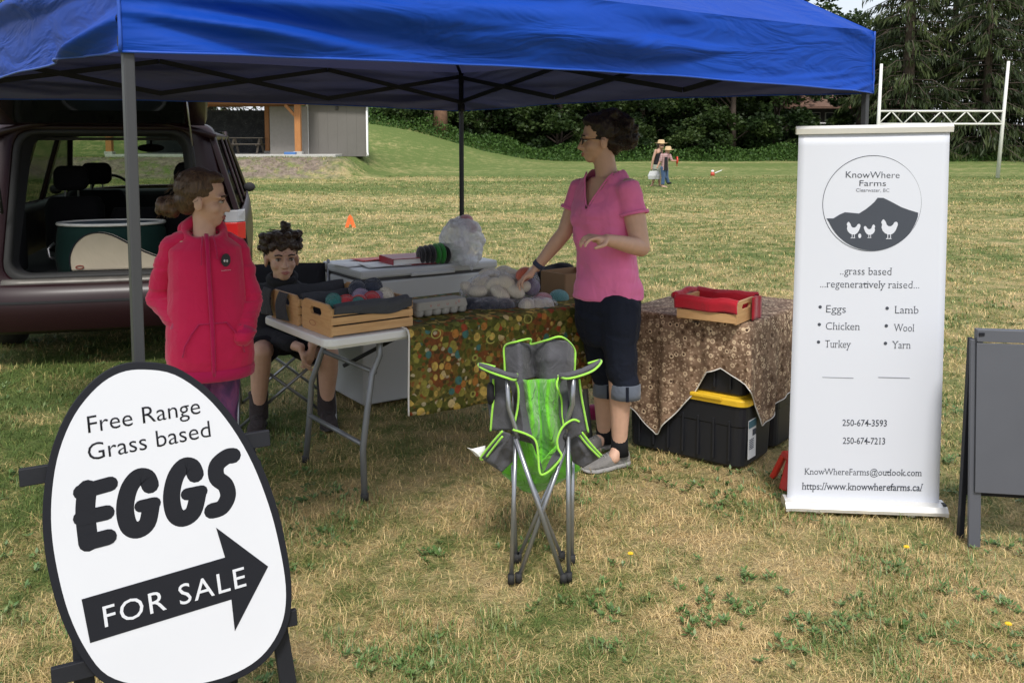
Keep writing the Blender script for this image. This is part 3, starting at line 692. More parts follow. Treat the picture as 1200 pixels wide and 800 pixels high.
# ------------------------------------------------------------------ retractable banner
M_ban = PM('banner_vinyl', (.60, .625, .69), .45, .03, 1.2, .08, 3, .01)
M_alu = PM('banner_aluminium', (.72, .71, .68), .35, .05, 4, .05, metallic=.4)
M_ink = PM('banner_ink', (.060, .068, .085), .7, .05, spec=.2); M_inkl = PM('banner_ink_light', (.20, .21, .24), .6, .05)
BL = at(922, 594, 3.90); BR = at(1100, 601, 3.84); TL = at(936, 156, 3.90); TR = at(1113, 153, 3.84)
t = thing('banner_stand', 'tall white roll up farm banner with round chicken logo on the grass', 'banner', ((BL.x+BR.x)/2, (BL.y+BR.y)/2, 0))
bx = (BR-BL); bx.z = 0; bx.normalize(); bn = V(bx.y, -bx.x, 0)
def bpt(u, v, o=0):   # u,v in banner pixel coordinates of the photo -> point on the banner sheet
    return lerp(lerp(BL, BR, u), lerp(TL, TR, u), v) + bn*o
sh = MB().grid(lambda s, v: bpt(s, v, .0008*math.sin(s*5+v*3)), 20, 30); sh.obj('banner_sheet', M_ban, t, True, world=True, solid=.0012)
bz = (TL-BL).normalized()
hb = MB(); Wd = (TR-TL).length
hb.loft([[lerp(TL, TR, u)+bn*a+V(0, 0, b) for a, b in ((-.012, -.004), (.012, -.006), (.015, .016), (.004, .028), (-.012, .024))] for u in (-.02, 1.02)]).obj('top_rail', M_alu, t, world=True)
bs = MB()
prof = [(.055, -.0), (.058, .016), (.042, .034), (.014, .040), (-.03, .040), (-.055, .024), (-.055, .0)]
zb0 = gp(1000, 603).z
bs.loft([[V(*(lerp(BL, BR, u)).xy, 0)+bn*a+V(0, 0, b+.012) for a, b in prof] for u in (-.02, 1.015)]).obj('base_cassette', M_alu, t, bevel=.002, world=True)
for u in (-.022, 1.013):
    pp = V(*(lerp(BL, BR, u)).xy, 0); MB().loft([[pp+bn*a*1.04+V(0, 0, b*1.05+.011)+bx*d for a, b in prof] for d in (0, .012)]).obj('end_cap', M_alu, t, world=True)
pp = V(*(lerp(BL, BR, 1.02)).xy, .05); MB().box(pp+bn*.02, (.012, .03, .012), RZ(math.atan2(bx.y, bx.x))).obj('cap_slot', M_legd, t, world=True)
for u in (.2, .8):
    p = V(*(lerp(BL, BR, u)).xy, .008); MB().bar(p-bn*.12, p+bn*.045, .03, .01).obj('foot', M_alu, t, world=True)
pp = V(*(lerp(BL, BR, .5)).xy, .02)-bn*.03; MB().tube([pp, lerp(TL, TR, .5)-bn*.02], .009, 8).obj('support_pole', M_alu, t, True, world=True)
# print on the banner: pixel -> banner plane
def pxb(px, py):
    d = ray(px, py); nn = (BR-BL).cross(TL-BL).normalized(); return CAMP + d*((BL-CAMP).dot(nn)/d.dot(nn)) + bn*.0020
ey = (TL-BL).normalized(); ex = (BR-BL).normalized()
def btext(s, x0, y0, x1, mat=M_ink, h=None, name='lettering', bold=0, **k):
    O = pxb(x0, y0); E = pxb(x1, y0 + (x1-x0)*.012); Xd = (E-O); w_ = Xd.length; Xd.normalize()
    hh = (pxb(x0, y0-h)-O).length if h else None
    text(s, name, mat, t, O, Xd, ey, width=w_, height=hh, bold=bold, extrude=.0004, **k)
btext('KnowWhere', 991, 208.2, 1054, M_ink, h=7.4, bold=-.006); btext('Farms', 1007, 217.8, 1038, M_ink, h=6.6, bold=-.006); btext('Clearwater, BC', 1003, 224.6, 1042, M_inkl, h=4)
SER = dict(h=None)
lc = pxb(1021.5, 238.5); rr_ = (pxb(1079.5, 239.2)-lc).length
def circ(r, a): return lc + ex*math.cos(a)*r + ey*math.sin(a)*r
MB().tube([circ(rr_, 2*math.pi*i/72) for i in range(72)], .0011, 4, closed=True).obj('logo_ring', M_ink, t, world=True)
def plate(pts, name, mat, off=0.0):
    P_ = [p+bn*off for p in pts]; n_ = len(P_); m_ = MB()
    m_.add(P_+[p+bn*.0004 for p in P_], [tuple(range(n_))[::-1], tuple(range(n_, 2*n_))]+[(i, (i+1) % n_, n_+(i+1) % n_, n_+i) for i in range(n_)])
    return m_.obj(name, mat, t, world=True)
def lz(x, y): return pxb(960+x/6.664, 180+y/6.667)
ridge = [(772, 462), (700, 440), (640, 418), (560, 375), (500, 346), (455, 345), (430, 378), (400, 405), (362, 435), (310, 468), (250, 462), (200, 458), (160, 475), (110, 506), (56, 506)]
arc = []
a0, a1 = math.atan2(-(506-395), 56-415), math.atan2(-(462-395), 772-415)
for i in range(1, 30):
    a = lerp(a0, a1 - 0, i/30) if a0 < a1 else lerp(a0, a1, i/30)
    arc.append((415+math.cos(a)*368, 395-math.sin(a)*362))
plate([lz(*p) for p in ridge+arc], 'mountain_print', M_ink)
def bird(cx, cy, s, flip=1):
    P_ = [(-52, -38), (-46, -50), (-38, -58), (-30, -52), (-22, -40), (-16, -22), (-4, -12), (12, -12), (24, -22), (34, -38), (46, -42), (54, -36), (56, -22), (50, -6), (42, 14), (30, 30), (16, 40), (-6, 42), (-26, 34), (-42, 18), (-50, -4), (-46, -24)]
    plate([lz(cx+flip*x*s, cy+y*s) for x, y in P_], 'hen_print', M_ban, .0008)
    for dx in (-10, 8): plate([lz(cx+x*s, cy+y*s) for x, y in ((dx-2, 38), (dx+3, 38), (dx+3, 66), (dx+9, 70), (dx-12, 71), (dx-10, 66), (dx-2, 65))], 'hen_leg_print', M_ban, .0011)
bird(265, 590, 1.0); bird(393, 600, .82, -1); bird(545, 582, 1.2)
plate([lz(315+12*math.cos(a), 643+(17 if math.sin(a) > 0 else 19)*math.sin(a)) for a in np.linspace(0, 6.283, 17)[:-1]], 'egg_print', M_ban, .0008)
# elegant lettering drawn with a thinned face
def bser(s, x0, y0, x1, h, bold=-.012): btext(s, x0, y0, x1, M_ink, h=h, bold=bold, serif=True)
bser('..grass based', 984.5, 321.5, 1045, 8.4); bser('...regeneratively raised...', 961, 336.5, 1077, 8.4)
for x, y, s, x1 in ((968, 366, 'Eggs', 991), (967.5, 386, 'Chicken', 1007.5), (966.5, 407, 'Turkey', 997), (1048, 367, 'Lamb', 1076), (1047, 388, 'Wool', 1071), (1045, 408, 'Yarn', 1067)):
    bser(s, x, y, x1, 8.6)
for x, y in ((961, 359.5), (960, 380), (959, 400.5), (1039.5, 361), (1038.5, 381.5), (1037.5, 402)):
    c = pxb(x, y); plate([c+(ex*math.cos(a)+ey*math.sin(a))*.007 for a in np.linspace(0, 6.283, 13)[:-1]], 'bullet_dot', M_ink)
for a, b in ((963.5, 1000), (1029, 1066)): plate([pxb(a, 441.4), pxb(b, 442.4), pxb(b, 443.1), pxb(a, 442.1)], 'rule_line', M_inkl)
bser('250-674-3593', 987, 498.5, 1039, 7.5, .004); bser('250-674-7213', 987.5, 519.5, 1037, 7.5, .004)
bser('KnowWhereFarms@outlook.com', 942.5, 555.5, 1080, 7.8, -.006); bser('https://www.knowwherefarms.ca/', 939.5, 573, 1081.5, 8.2, .004)
# red thing behind the banner foot
M_redp = PM('red_plastic', (.62, .035, .02), .4, .1)
p = gp(928, 574); t = thing('red_stool', 'red plastic corner peeking out behind the left foot of the banner', 'stool', (p.x+.06, p.y+.08, 0))
MB().loft([[V(a*s, b*s, z) for a, b in ((-.10, -.08), (.10, -.08), (.10, .08), (-.10, .08))] for z, s in ((.11, .72), (.125, .75), (.14, .72))]).obj('seat', M_redp, t, bevel=.01)
for a in (-1, 1):
    for b in (-1, 1): MB().bar((a*.10, b*.085, 0), (a*.06, b*.05, .12), .04, .025).obj('leg', M_redp, t, bevel=.006)

# ------------------------------------------------------------------ egg sign on its easel
M_black = PM('sign_black', (.012, .013, .018), .6, .1, spec=.2); M_eggw = PM('sign_white', (.62, .635, .68), .4, .045, 3, .05, 4, .005)
M_blackw = PM('easel_black', (.013, .014, .018), .6, .2, 6, spec=.25)
yaw = rad(27); u = V(math.cos(yaw), math.sin(yaw), 0); hn = V(math.sin(yaw), -math.cos(yaw), 0)
lean = rad(7); v = (V(0, 0, 1)*math.cos(lean) - hn*math.sin(lean)); nrm = u.cross(v).normalized(); 
if nrm.y > 0: nrm = -nrm
EC = at(197, 615, 1.95)
t = thing('egg_sign', 'white egg shaped board with black rim lettered EGGS FOR SALE and an arrow', 'sign', (EC.x, EC.y, 0))
def pxe(px, py, off=0.0):
    d = ray(px, py); return CAMP + d*((EC-CAMP).dot(nrm)/d.dot(nrm)) + nrm*off
# outline traced as (photo pixel) -> sign plane; both rims
rim = [(168, 424), (205, 430), (243, 455), (276, 492), (303, 537), (323, 588), (335, 637), (342, 690), (338, 730), (322, 762), (298, 785), (262, 802), (215, 812), (165, 812), (122, 800), (95, 770), (72, 725), (57, 672), (50, 620), (52, 570), (62, 522), (82, 478), (110, 445), (138, 428)]
def smooth_loop(pts, n=96):
    N = len(pts); o = []
    for i in range(n):
        f = i/n*N; k = int(f); tt = f-k; P4 = [Vector(pts[(k+j-1) % N]) for j in range(4)]
        a, b, c, d = P4; o.append(.5*((2*b)+(c-a)*tt+(2*a-5*b+4*c-d)*tt*tt+(3*b-a-3*c+d)*tt**3))
    return o
L3 = smooth_loop([pxe(*p) for p in rim]); cen = sum(L3, Vector())/len(L3)
inner = [cen + (p-cen)*(1-.0165/(p-cen).length) for p in L3]
def slab(pts, n0, n1, name, mat, bev=0):
    n_ = len(pts); return MB().add([p+nrm*n0 for p in pts]+[p+nrm*n1 for p in pts], [tuple(range(n_))[::-1], tuple(range(n_, 2*n_))]+[(i, (i+1) % n_, n_+(i+1) % n_, n_+i) for i in range(n_)]).obj(name, mat, t, world=True, bevel=bev)
slab(L3, -.008, 0, 'board', M_black, .0015); slab(inner, .0002, .0012, 'white_face', M_eggw)
thin = [cen + (p-cen)*(1-.0012/(p-cen).length) for p in L3]
ex_, ey_ = u, v
def etext(s, x0, y0, x1, y1, h, mat, off=.0016, bold=0, **k):
    O = pxe(x0, y0, off); E = pxe(x1, y1, off); Xd = E-O; w_ = Xd.length; Xd.normalize(); Yd = nrm.cross(Xd)*1.0
    if Yd.z < 0: Yd = -Yd
    text(s, 'lettering', mat, t, O, Xd, Yd, width=w_, height=h, bold=bold, **k)
etext('Free Range', 103.5, 507, 235, 484, None, M_black, bold=-.004); etext('Grass based', 104, 539.5, 247, 511, None, M_black, bold=-.004)
# EGGS: fat hand-cut letters built from thick strokes
def stroke(pts, r, name='letter_stroke', off=.0020):
    for i in range(0): pass
    m_ = MB(); P_ = [pxe(*p) for p in pts]
    left = []; right = []; N = len(P_)
    for i, p in enumerate(P_):
        a = P_[max(0, i-1)]; b = P_[min(N-1, i+1)]; d = (b-a).normalized(); s_ = nrm.cross(d)
        left.append(p+s_*r); right.append(p-s_*r)
    d0 = (P_[0]-P_[1]).normalized(); d1 = (P_[-1]-P_[-2]).normalized(); s1 = nrm.cross((P_[-1]-P_[-2]).normalized()); s0 = nrm.cross((P_[1]-P_[0]).normalized())
    cap1 = [P_[-1]+s1*r*math.cos(a)+d1*r*math.sin(a) for a in (.5, 1.05, 1.57, 2.1, 2.64)]
    cap0 = [P_[0]-s0*r*math.cos(a)+d0*r*math.sin(a) for a in (.5, 1.05, 1.57, 2.1, 2.64)]
    loop = left+cap1+right[::-1]+cap0; nl = len(loop)
    # strip faces keep concave strokes clean
    vs = [p+nrm*(off) for p in left]+[p+nrm*off for p in right]
    fs = [(i, i+1, N+i+1, N+i) for i in range(N-1)]; m_.add(vs, fs)
    m_.add([P_[-1]+nrm*off, left[-1]+nrm*off]+[q+nrm*off for q in cap1]+[right[-1]+nrm*off], [(0, i, i+1) for i in range(1, 7)])
    m_.add([P_[0]+nrm*off, right[0]+nrm*off]+[q+nrm*off for q in cap0]+[left[0]+nrm*off], [(0, i, i+1) for i in range(1, 7)])
    return m_.obj(name, M_black, t, world=True)
def z3(x, y): return (x/2, 400+y/2)          # coordinates read off a 2x enlargement
def sm(pts, n=5):
    o = []; N = len(pts)
    for i in range(N-1):
        P4 = [Vector(pts[max(0, i-1)]), Vector(pts[i]), Vector(pts[i+1]), Vector(pts[min(N-1, i+2)])]
        a, b, c, d = P4
        for k in range(n):
            tt = k/n; o.append(tuple(.5*((2*b)+(c-a)*tt+(2*a-5*b+4*c-d)*tt*tt+(3*b-a-3*c+d)*tt**3)))
    return o+[tuple(pts[-1])]
def S(pts, r, off): stroke([z3(*p) for p in sm(pts)], r, off=off)
r0 = .0190
S([(204, 345), (200, 400), (207, 470)], r0, .0015); S([(190, 352), (258, 333)], .0155, .0018); S([(190, 413), (250, 400)], .0155, .0021); S([(204, 470), (254, 457)], .0165, .0024)
S([(352, 336), (343, 318), (322, 318), (302, 345), (293, 390), (301, 430), (322, 441), (345, 425), (354, 384)], r0*.93, .0015); S([(362, 378), (330, 385)], .013, .0018)
S([(458, 311), (449, 293), (430, 292), (411, 318), (402, 362), (409, 402), (429, 414), (453, 398), (464, 356)], r0*.93, .0015); S([(472, 350), (438, 357)], .013, .0018)
S([(546, 267), (530, 270), (508, 290), (508, 318), (528, 336), (534, 362), (520, 388), (497, 396)], r0*.9, .0015)
arrow = [(191, 603), (527, 505), (506, 435), (628, 526), (550, 677), (542, 603), (211, 705)]
m_ = [pxe(*z3(*p)) for p in arrow]; slab(m_, .0014, .0022, 'arrow', M_black)
etext('FOR SALE', *z3(246, 668), *z3(577, 571), None, M_eggw, off=.003, bold=.0, spacing=1.12)
for px, py in ((70, 521), (122, 792)): pass
# easel: four black bars behind the board and legs down to the grass
def pb(px, py, off): return pxe(px, py, off)
def slat(a, b, off, w=.036, th=.016, name='cross_bar'):
    return MB().bar(pb(*a, off), pb(*b, off), th, w, up=v).obj(name, M_blackw, t, world=True, bevel=.002)
slat((22, 562), (318, 514), -.020); slat((60, 797), (350, 725), -.020)
q0 = pb(330, 700, -.04); q1 = pb(343, 790, -.04); dl = (q1-q0).normalized(); k = (q1.z-.0)/(-dl.z)
MB().bar(pb(300, 545, -.042), q1+dl*k, .036, .018, up=nrm).obj('leg', M_blackw, t, world=True, bevel=.002)
q0 = pb(75, 560, -.042); q1 = pb(100, 795, -.042); dl = (q1-q0).normalized(); k = q1.z/(-dl.z)
MB().bar(q0, q1+dl*k, .036, .018, up=nrm).obj('leg', M_blackw, t, world=True, bevel=.002)
for px, py in ((300, 530), (85, 560)):
    q = pb(px, py, -.055); e = q - nrm*.38; e.z = 0; MB().bar(q, e, .034, .018, up=u).obj('rear_leg', M_blackw, t, world=True, bevel=.002)

# ------------------------------------------------------------------ dark sandwich board at the right edge
M_board = PM('grey_board', (.075, .08, .095), .5, .15, 3, .1, 12, .004)
t = thing('sandwich_board', 'blank dark grey sandwich board on black legs at the right edge', 'sign', (2.05, 3.6, 0))
SL = gp(1142, 641); SX = V(.985, -.17, 0).normalized(); SN = V(SX.y, -SX.x, 0)
def sb(a, z, o=0): return SL + SX*a + V(0, 0, z) - SN*(z*.10) + SN*o
ztop = .842
for a0_, a1_ in ((-.022, .022), (.556, .60)): MB().add([sb(a, z, o) for z in (0, .80) for a, o in ((a0_, 0), (a1_, 0), (a1_, -.02), (a0_, -.02))], [(0,1,2,3),(4,5,6,7),(0,1,5,4),(1,2,6,5),(2,3,7,6),(3,0,4,7)]).obj('leg', M_board, t, world=True, bevel=.002)
MB().add([sb(a, z, o) for z in (.215, .79) for a, o in ((-.004, .012), (.60, .012), (.60, .002), (-.004, .002))], [(0,1,2,3),(4,5,6,7),(0,1,5,4),(1,2,6,5),(2,3,7,6),(3,0,4,7)]).obj('panel', M_board, t, world=True, bevel=.002)
MB().add([sb(a, z, o) for z in (.795, ztop) for a, o in ((-.004, .016), (.60, .016), (.60, -.022), (-.004, -.022))], [(0,1,2,3),(4,5,6,7),(0,1,5,4),(1,2,6,5),(2,3,7,6),(3,0,4,7)]).obj('top_rail', M_board, t, world=True, bevel=.002)
for a in (-.012, .59):
    p = sb(a, .8, -.03); e = SL + SX*(a-.012) - SN*.10; MB().bar(p, e, .04, .018, up=SX).obj('rear_leg', M_black, t, world=True, bevel=.002)
p = sb(-.006, .79, -.03); e = SL - SN*.10; 
MB().add([lerp(sb(a, .78, -.035), SL+SX*a-SN*.10, f_)+SN*o for f_ in (.02, .78) for a, o in ((-.01, .004), (.6, .004), (.6, -.004), (-.01, -.004))], [(0,1,2,3),(4,5,6,7),(0,1,5,4),(1,2,6,5),(2,3,7,6),(3,0,4,7)]).obj('rear_panel', M_black, t, world=True)
MB().box(sb(.012, .825, .018), (.02, .006, .012)).obj('hinge', M_black, t, world=True)
# ------------------------------------------------------------------ minivan
n = NT('maroon_paint'); n.set(Base_Color=(.014, .0025, .0045), Roughness=.45, Coat_Weight=.12, Coat_Roughness=.2); n.b.inputs['Specular IOR Level'].default_value = .3; M_paint = n.m
n = NT('tinted_glass'); tp = n.n('BsdfTransparent'); tp.inputs[0].default_value = (.30, .33, .30, 1); gl = n.n('BsdfGlossy'); gl.inputs['Roughness'].default_value = .05
mx = n.n('MixShader'); mx.inputs[0].default_value = .07; n.l(tp.outputs[0], mx.inputs[1]); n.l(gl.outputs[0], mx.inputs[2]); n.l(mx.outputs[0], n.out.inputs[0]); M_tint = n.m
n = NT('windscreen_glass'); tp = n.n('BsdfTransparent'); tp.inputs[0].default_value = (.58, .64, .58, 1); gl = n.n('BsdfGlossy'); gl.inputs['Roughness'].default_value = .05
mx = n.n('MixShader'); mx.inputs[0].default_value = .04; n.l(tp.outputs[0], mx.inputs[1]); n.l(gl.outputs[0], mx.inputs[2]); n.l(mx.outputs[0], n.out.inputs[0]); M_wsg = n.m
n = NT('dark_glass_side'); n.set(Base_Color=(.012, .013, .015), Roughness=.06); M_dg = n.m
M_trim = PM('interior_trim', (.014, .014, .016), .8, .15, 8, .15, 90, .002)
M_seat = cloth('seat_cloth', (.012, .012, .014)); M_rub = PM('rubber', (.018, .018, .018), .75, .1, 5, .2, 60, .002)
M_steel = PM('bare_steel', (.45, .45, .46), .3, .1, 9, .05, metallic=.9)
M_sill = PM('sill_chrome_dusty', (.15, .14, .125), .5, .5, 7, .2, metallic=.4)
M_red = PM('light_red', (.55, .02, .02), .15, .05, 3, .1, 40, .002); M_lamp = PM('lamp_clear', (.35, .35, .36), .2, .05, 3, .2, 60, .002)
van = thing('minivan', 'dark maroon minivan seen from behind with its tailgate raised', 'van', (-2.85, 6.52, 0), rad(15))
def vpt(M_, *a): return M_ @ Vector(a)
def rq(wb, wt, zb, zt, r, y, n=8, bow=0):
    """rounded trapezoid loop in the plane of the tail"""
    cs = [(-wb, zb), (wb, zb), (wt, zt), (-wt, zt)]; o = []
    for i, (cx, cz) in enumerate(cs):
        a = Vector(cs[i-1]); b = Vector((cx, cz)); c = Vector(cs[(i+1) % 4]); d1 = (a-b).normalized(); d2 = (c-b).normalized()
        p0 = b+d1*r; p2 = b+d2*r
        for k in range(n):
            t_ = k/(n-1); q = p0*(1-t_)**2 + b*2*t_*(1-t_) + p2*t_*t_; o.append(V(q.x, y - bow*(1-abs(q.x))*.0, q.y))
    return o
def ytail(z): return .02 + max(0, z-.95)*.28          # the tail leans forward above the belt
def lean_loop(L, dy=0): return [V(p.x, ytail(p.z)+dy, p.z) for p in L]
fr_ = MB(); fr_.loft([lean_loop(rq(.955, .735, .56, 1.70, .10, 0), .20), lean_loop(rq(.95, .73, .56, 1.70, .12, 0), .05), lean_loop(rq(.90, .69, .565, 1.685, .13, 0), .0), lean_loop(rq(.68, .60, .60, 1.655, .14, 0), .0), lean_loop(rq(.655, .58, .615, 1.645, .14, 0), .03)], caps=False)
fr_.obj('rear_frame', M_paint, van, True, solid=-.004)
rb = MB(); rb.loft([lean_loop(rq(.660, .585, .61, 1.65, .14, 0), .02), lean_loop(rq(.635, .565, .63, 1.635, .14, 0), .012), lean_loop(rq(.615, .545, .645, 1.62, .13, 0), .03), lean_loop(rq(.615, .545, .645, 1.62, .13, 0), .09)], caps=False)
rb.obj('door_seal', M_rub, van, True)
rb = MB(); rb.loft([lean_loop(rq(.62, .55, .64, 1.625, .13, 0), .07), lean_loop(rq(.60, .50, .64, 1.60, .12, 0), .18)], caps=False); rb.obj('inner_lining', M_trim, van, True)
MB().loft([[V(x_, .035-.0*abs(x_), .625), V(x_, -.02+.01*abs(x_), .615), V(x_, -.045+.02*abs(x_), .585), V(x_, .0, .575)] for x_ in np.linspace(-.66, .66, 11)]).obj('sill_plate', M_sill, van, True)
bp = MB()
def bpf(x_): 
    e = (abs(x_)/.97)**4*.12; return [V(x_, .02+e, .60), V(x_, -.10+e, .585), V(x_, -.15+e, .52), V(x_, -.15+e, .40), V(x_, -.12+e, .28), V(x_, .0+e, .24), V(x_, .1+e, .3)]
bp.loft([bpf(x_) for x_ in np.linspace(-.965, .965, 25)]).obj('rear_bumper', M_paint, van, True, bevel=.004)
MB().loft([[V(x_, -.156+(abs(x_)/.97)**4*.12, .475), V(x_, -.156+(abs(x_)/.97)**4*.12, .49), V(x_, -.14+(abs(x_)/.97)**4*.12, .49), V(x_, -.14+(abs(x_)/.97)**4*.12, .475)] for x_ in np.linspace(-.95, .95, 21)]).obj('bumper_strip', M_trim, van)
for s in (-1, 1):
    # side below the belt, with wheel arches
    m_ = MB(); 
    def prof(y):
        k_ = 1 if y < 4.0 else max(0, 1-((y-4.0)/.9)**2*.25); zb = .27
        for wy in (.95, 3.95):
            dd = abs(y-wy)
            if dd < .37: zb = max(zb, .33+math.sqrt(max(0, .37**2-dd**2)))
        top = 1.03 if y < 3.9 else 1.03-.2*((y-3.9)/1.0)
        bel = .955+.02*math.sin(math.pi*min(1, y/4)); p = [(bel-.06, zb), (bel, min(.45, top) if zb < .45 else max(zb+.01, .45)), (bel+.012, max(.72, zb+.02)), (bel-.005, max(.90, zb+.03)), (bel-.035, top)]
        q = [V(s*x_*k_, y, z) for x_, z in p]; return q+[V(s*(x_*k_-.02), y, z) for x_, z in p[::-1]]
    ys_ = sorted(list(np.linspace(.18, 4.85, 48))+[.58, .585, 1.315, 1.32, 3.58, 3.585, 4.315, 4.32])
    m_.loft([prof(y) for y in ys_]).obj('side_panel', M_paint, van, True, bevel=0)
    # pillars above the belt
    def pil(y0, y1, y2, y3, nm='pillar', mt=M_paint):
        MB().add([V(s*x_, y, z) for (y, z) in ((y0, 1.03), (y1, 1.03), (y2, 1.62), (y3, 1.62)) for x_ in ((.92, .88) if z < 1.2 else (.745, .70))], [(0,1,3,2),(2,3,5,4),(4,5,7,6),(6,7,1,0),(0,2,4,6),(1,7,5,3)]).obj(nm, mt, van, bevel=.01)
    pil(.10, .30, .36, .20); pil(1.45, 1.55, 1.55, 1.45); pil(2.45, 2.56, 2.52, 2.42); 
    MB().bar((s*.90, 3.85, 1.03), (s*.72, 2.98, 1.64), .07, .05, up=(1, 0, 0)).obj('windscreen_pillar', M_paint, van, bevel=.01)
    for a, b, c, d in ((.30, 1.45, 1.45, .36), (1.55, 2.45, 2.42, 1.55), (2.56, 3.78, 3.02, 2.52)):
        MB().add([V(s*.905, a, 1.03), V(s*.905, b, 1.03), V(s*.73, c, 1.61), V(s*.73, d, 1.61)], [(0, 1, 2, 3)]).obj('side_window', M_tint if s > 0 else M_tint, van, solid=.005)
    # inner trim of the quarter, narrow light gap left for the windows
    MB().add([V(s*x_, y, z) for (y, z) in ((.14, .62), (.62, .62), (.62, 1.06), (.16, 1.06)) for x_ in (.86, .62)], [(0,1,3,2),(2,3,5,4),(4,5,7,6),(6,7,1,0),(0,2,4,6),(1,7,5,3)]).obj('quarter_trim', M_trim, van, bevel=.02)
    tl = MB().loft([[V(s*.952, .16, z), V(s*.953, .05+ (z-.8)*.02, z), V(s*.90, .0-.012, z), V(s*.80, -.014, z), V(s*.79, .05, z)] for z in (.86, .9, .985)]).obj('tail_light', M_red, van, bevel=.006)
    MB().loft([[V(s*.951, .16, z), V(s*.952, .05, z), V(s*.90, .0-.012+(z-.95)*.2, z), V(s*.815, -.014+(z-.95)*.2, z), V(s*.80, .05, z)] for z in (.987, 1.02, 1.07)]).obj('reversing_lens', M_lamp, tl, bevel=.004)
    MB().box((s*.87, -.006, .835), (.15, .02, .035)).obj('lower_lens', M_lamp, tl, bevel=.004)
    # gas strut
    a = V(s*.64, ytail(1.0)-.01, 1.08); b = V(s*.60, -.42, 1.90)
    st = MB().tube([a, lerp(a, b, .55)], .011, 8).obj('gas_strut', M_rub, van, True); MB().tube([lerp(a, b, .5), b], .005, 8).obj('strut_rod', M_steel, st, True)
    # door mirrors and wheels
    MB().ell((s*.95, 3.40, 1.08), (.06, .04, .05)).obj('door_mirror', M_trim, van, True)
    for wy in (.95, 3.95):
        wh = bpy.data.objects.new('wheel', None); COL.objects.link(wh); wh.parent = van; wh.location = (s*.84, wy, .32)
        ty = MB(); R_ = []
        for i in range(28):
            a_ = 2*math.pi*i/28; R_.append([V(x_, math.cos(a_)*r_, math.sin(a_)*r_) for x_, r_ in ((-.10, .21), (-.105, .30), (-.07, .32), (.07, .32), (.105, .30), (.10, .21))])
        ty.loft(R_, closed=True).obj('tyre', M_rub, wh, True)
        rm = MB(); rm.tube([(s*.06, 0, 0), (s*.085, 0, 0)], .205, 28)
        rm.obj('rim', M_steel, wh, True, bevel=.004)
# roof, windscreen, bonnet
MB().loft([[V(x_, y, 1.615+(.125-.02*max(0, (y-1.6)/1.4)**2)*(1-(abs(x_)/.76)**2.6)) for x_ in np.linspace(-.76, .76, 15)]+[V(x_, y, 1.575+(.125)*(1-(abs(x_)/.74)**2.6)) for x_ in np.linspace(.74, -.74, 15)] for y in np.linspace(.16, 3.05, 12)]).obj('roof', M_paint, van, True)
MB().grid(lambda a, b: V(lerp(-.72, .72, a)*lerp(1.22, 1, b), lerp(3.85, 3.0, b)-.08*(2*a-1)**2, lerp(1.05, 1.66, b)), 8, 4).obj('windscreen', M_wsg, van, True, solid=.005)
MB().grid(lambda a, b: V(lerp(-.9, .9, a)*(1-.12*b), 3.85+1.0*b, 1.04+.05*(1-(2*a-1)**2)-.22*b*b), 10, 8).obj('bonnet', M_paint, van, True, solid=.02)
MB().grid(lambda a, b: V(lerp(-.80, .80, a), 4.86-.08*(2*a-1)**2, lerp(.3, .83, b)), 10, 4).obj('front_fascia', M_paint, van, True, solid=.03)
# cabin
MB().box((0, 1.75, .58), (1.66, 3.4, .06)).obj('floor', M_trim, van)
MB().box((0, 3.42, .90), (1.66, .36, .34)).obj('dashboard', M_trim, van, bevel=.05)
MB().box((0, 1.7, 1.585), (1.36, 2.6, .02)).obj('headliner', M_trim, van)
mr = MB().ell((0.02, 2.92, 1.50), (.13, .03, .04)).obj('inside_mirror', M_rub, van, True); MB().tube([(0.02, 2.95, 1.5), (0.02, 2.98, 1.6)], .012, 6).obj('mirror_stalk', M_rub, mr)
MB().tube([V(-.38+.19*math.cos(a), 3.12-.07*math.sin(a), 1.05+.18*math.sin(a)) for a in np.linspace(0, 6.283, 25)[:-1]], .014, 6, closed=True).obj('steering_wheel', M_rub, van, True)
def seat(x_, y, w_, name='seat', hr=(0,), top=1.20):
    s_ = MB(); s_.loft([[V(x_+a*w_/2, y+b, z) for a, b in ((-1, -.02), (-.8, -.08), (.8, -.08), (1, -.02), (1, .07), (-1, .07))] for z in (.70, .95, top-.08)]+[[V(x_+a*w_/2*.85, y+b, top) for a, b in ((-1, -.0), (-.8, -.05), (.8, -.05), (1, -.0), (1, .04), (-1, .04))]])
    o = s_.obj(name, M_seat, van, True, bevel=.02)
    MB().box((x_, y+.27, .74), (w_, .5, .16)).obj('cushion', M_seat, o, bevel=.04)
    for h in hr:
        MB().loft([[V(x_+h+a*.13*k_, y+.01+b, z) for a, b in ((-1, -.05), (1, -.05), (1, .05), (-1, .05))] for z, k_ in ((top+.05, .8), (top+.10, 1), (top+.2, 1), (top+.25, .75))]).obj('headrest', M_seat, o, True, bevel=.03)
        for q in (-.05, .05): MB().tube([(x_+h+q, y+.01, top-.02), (x_+h+q, y+.01, top+.07)], .008, 6).obj('headrest_post', M_steel, o)
seat(-.40, 1.25, .44, hr=(-.02,), top=1.12); seat(.06, 1.27, .40, hr=(), top=1.02); seat(.50, 1.24, .40, hr=(0,), top=1.12)
seat(-.40, 2.35, .5, hr=(0,), top=1.12); seat(.42, 2.35, .5, hr=(0,), top=1.12)
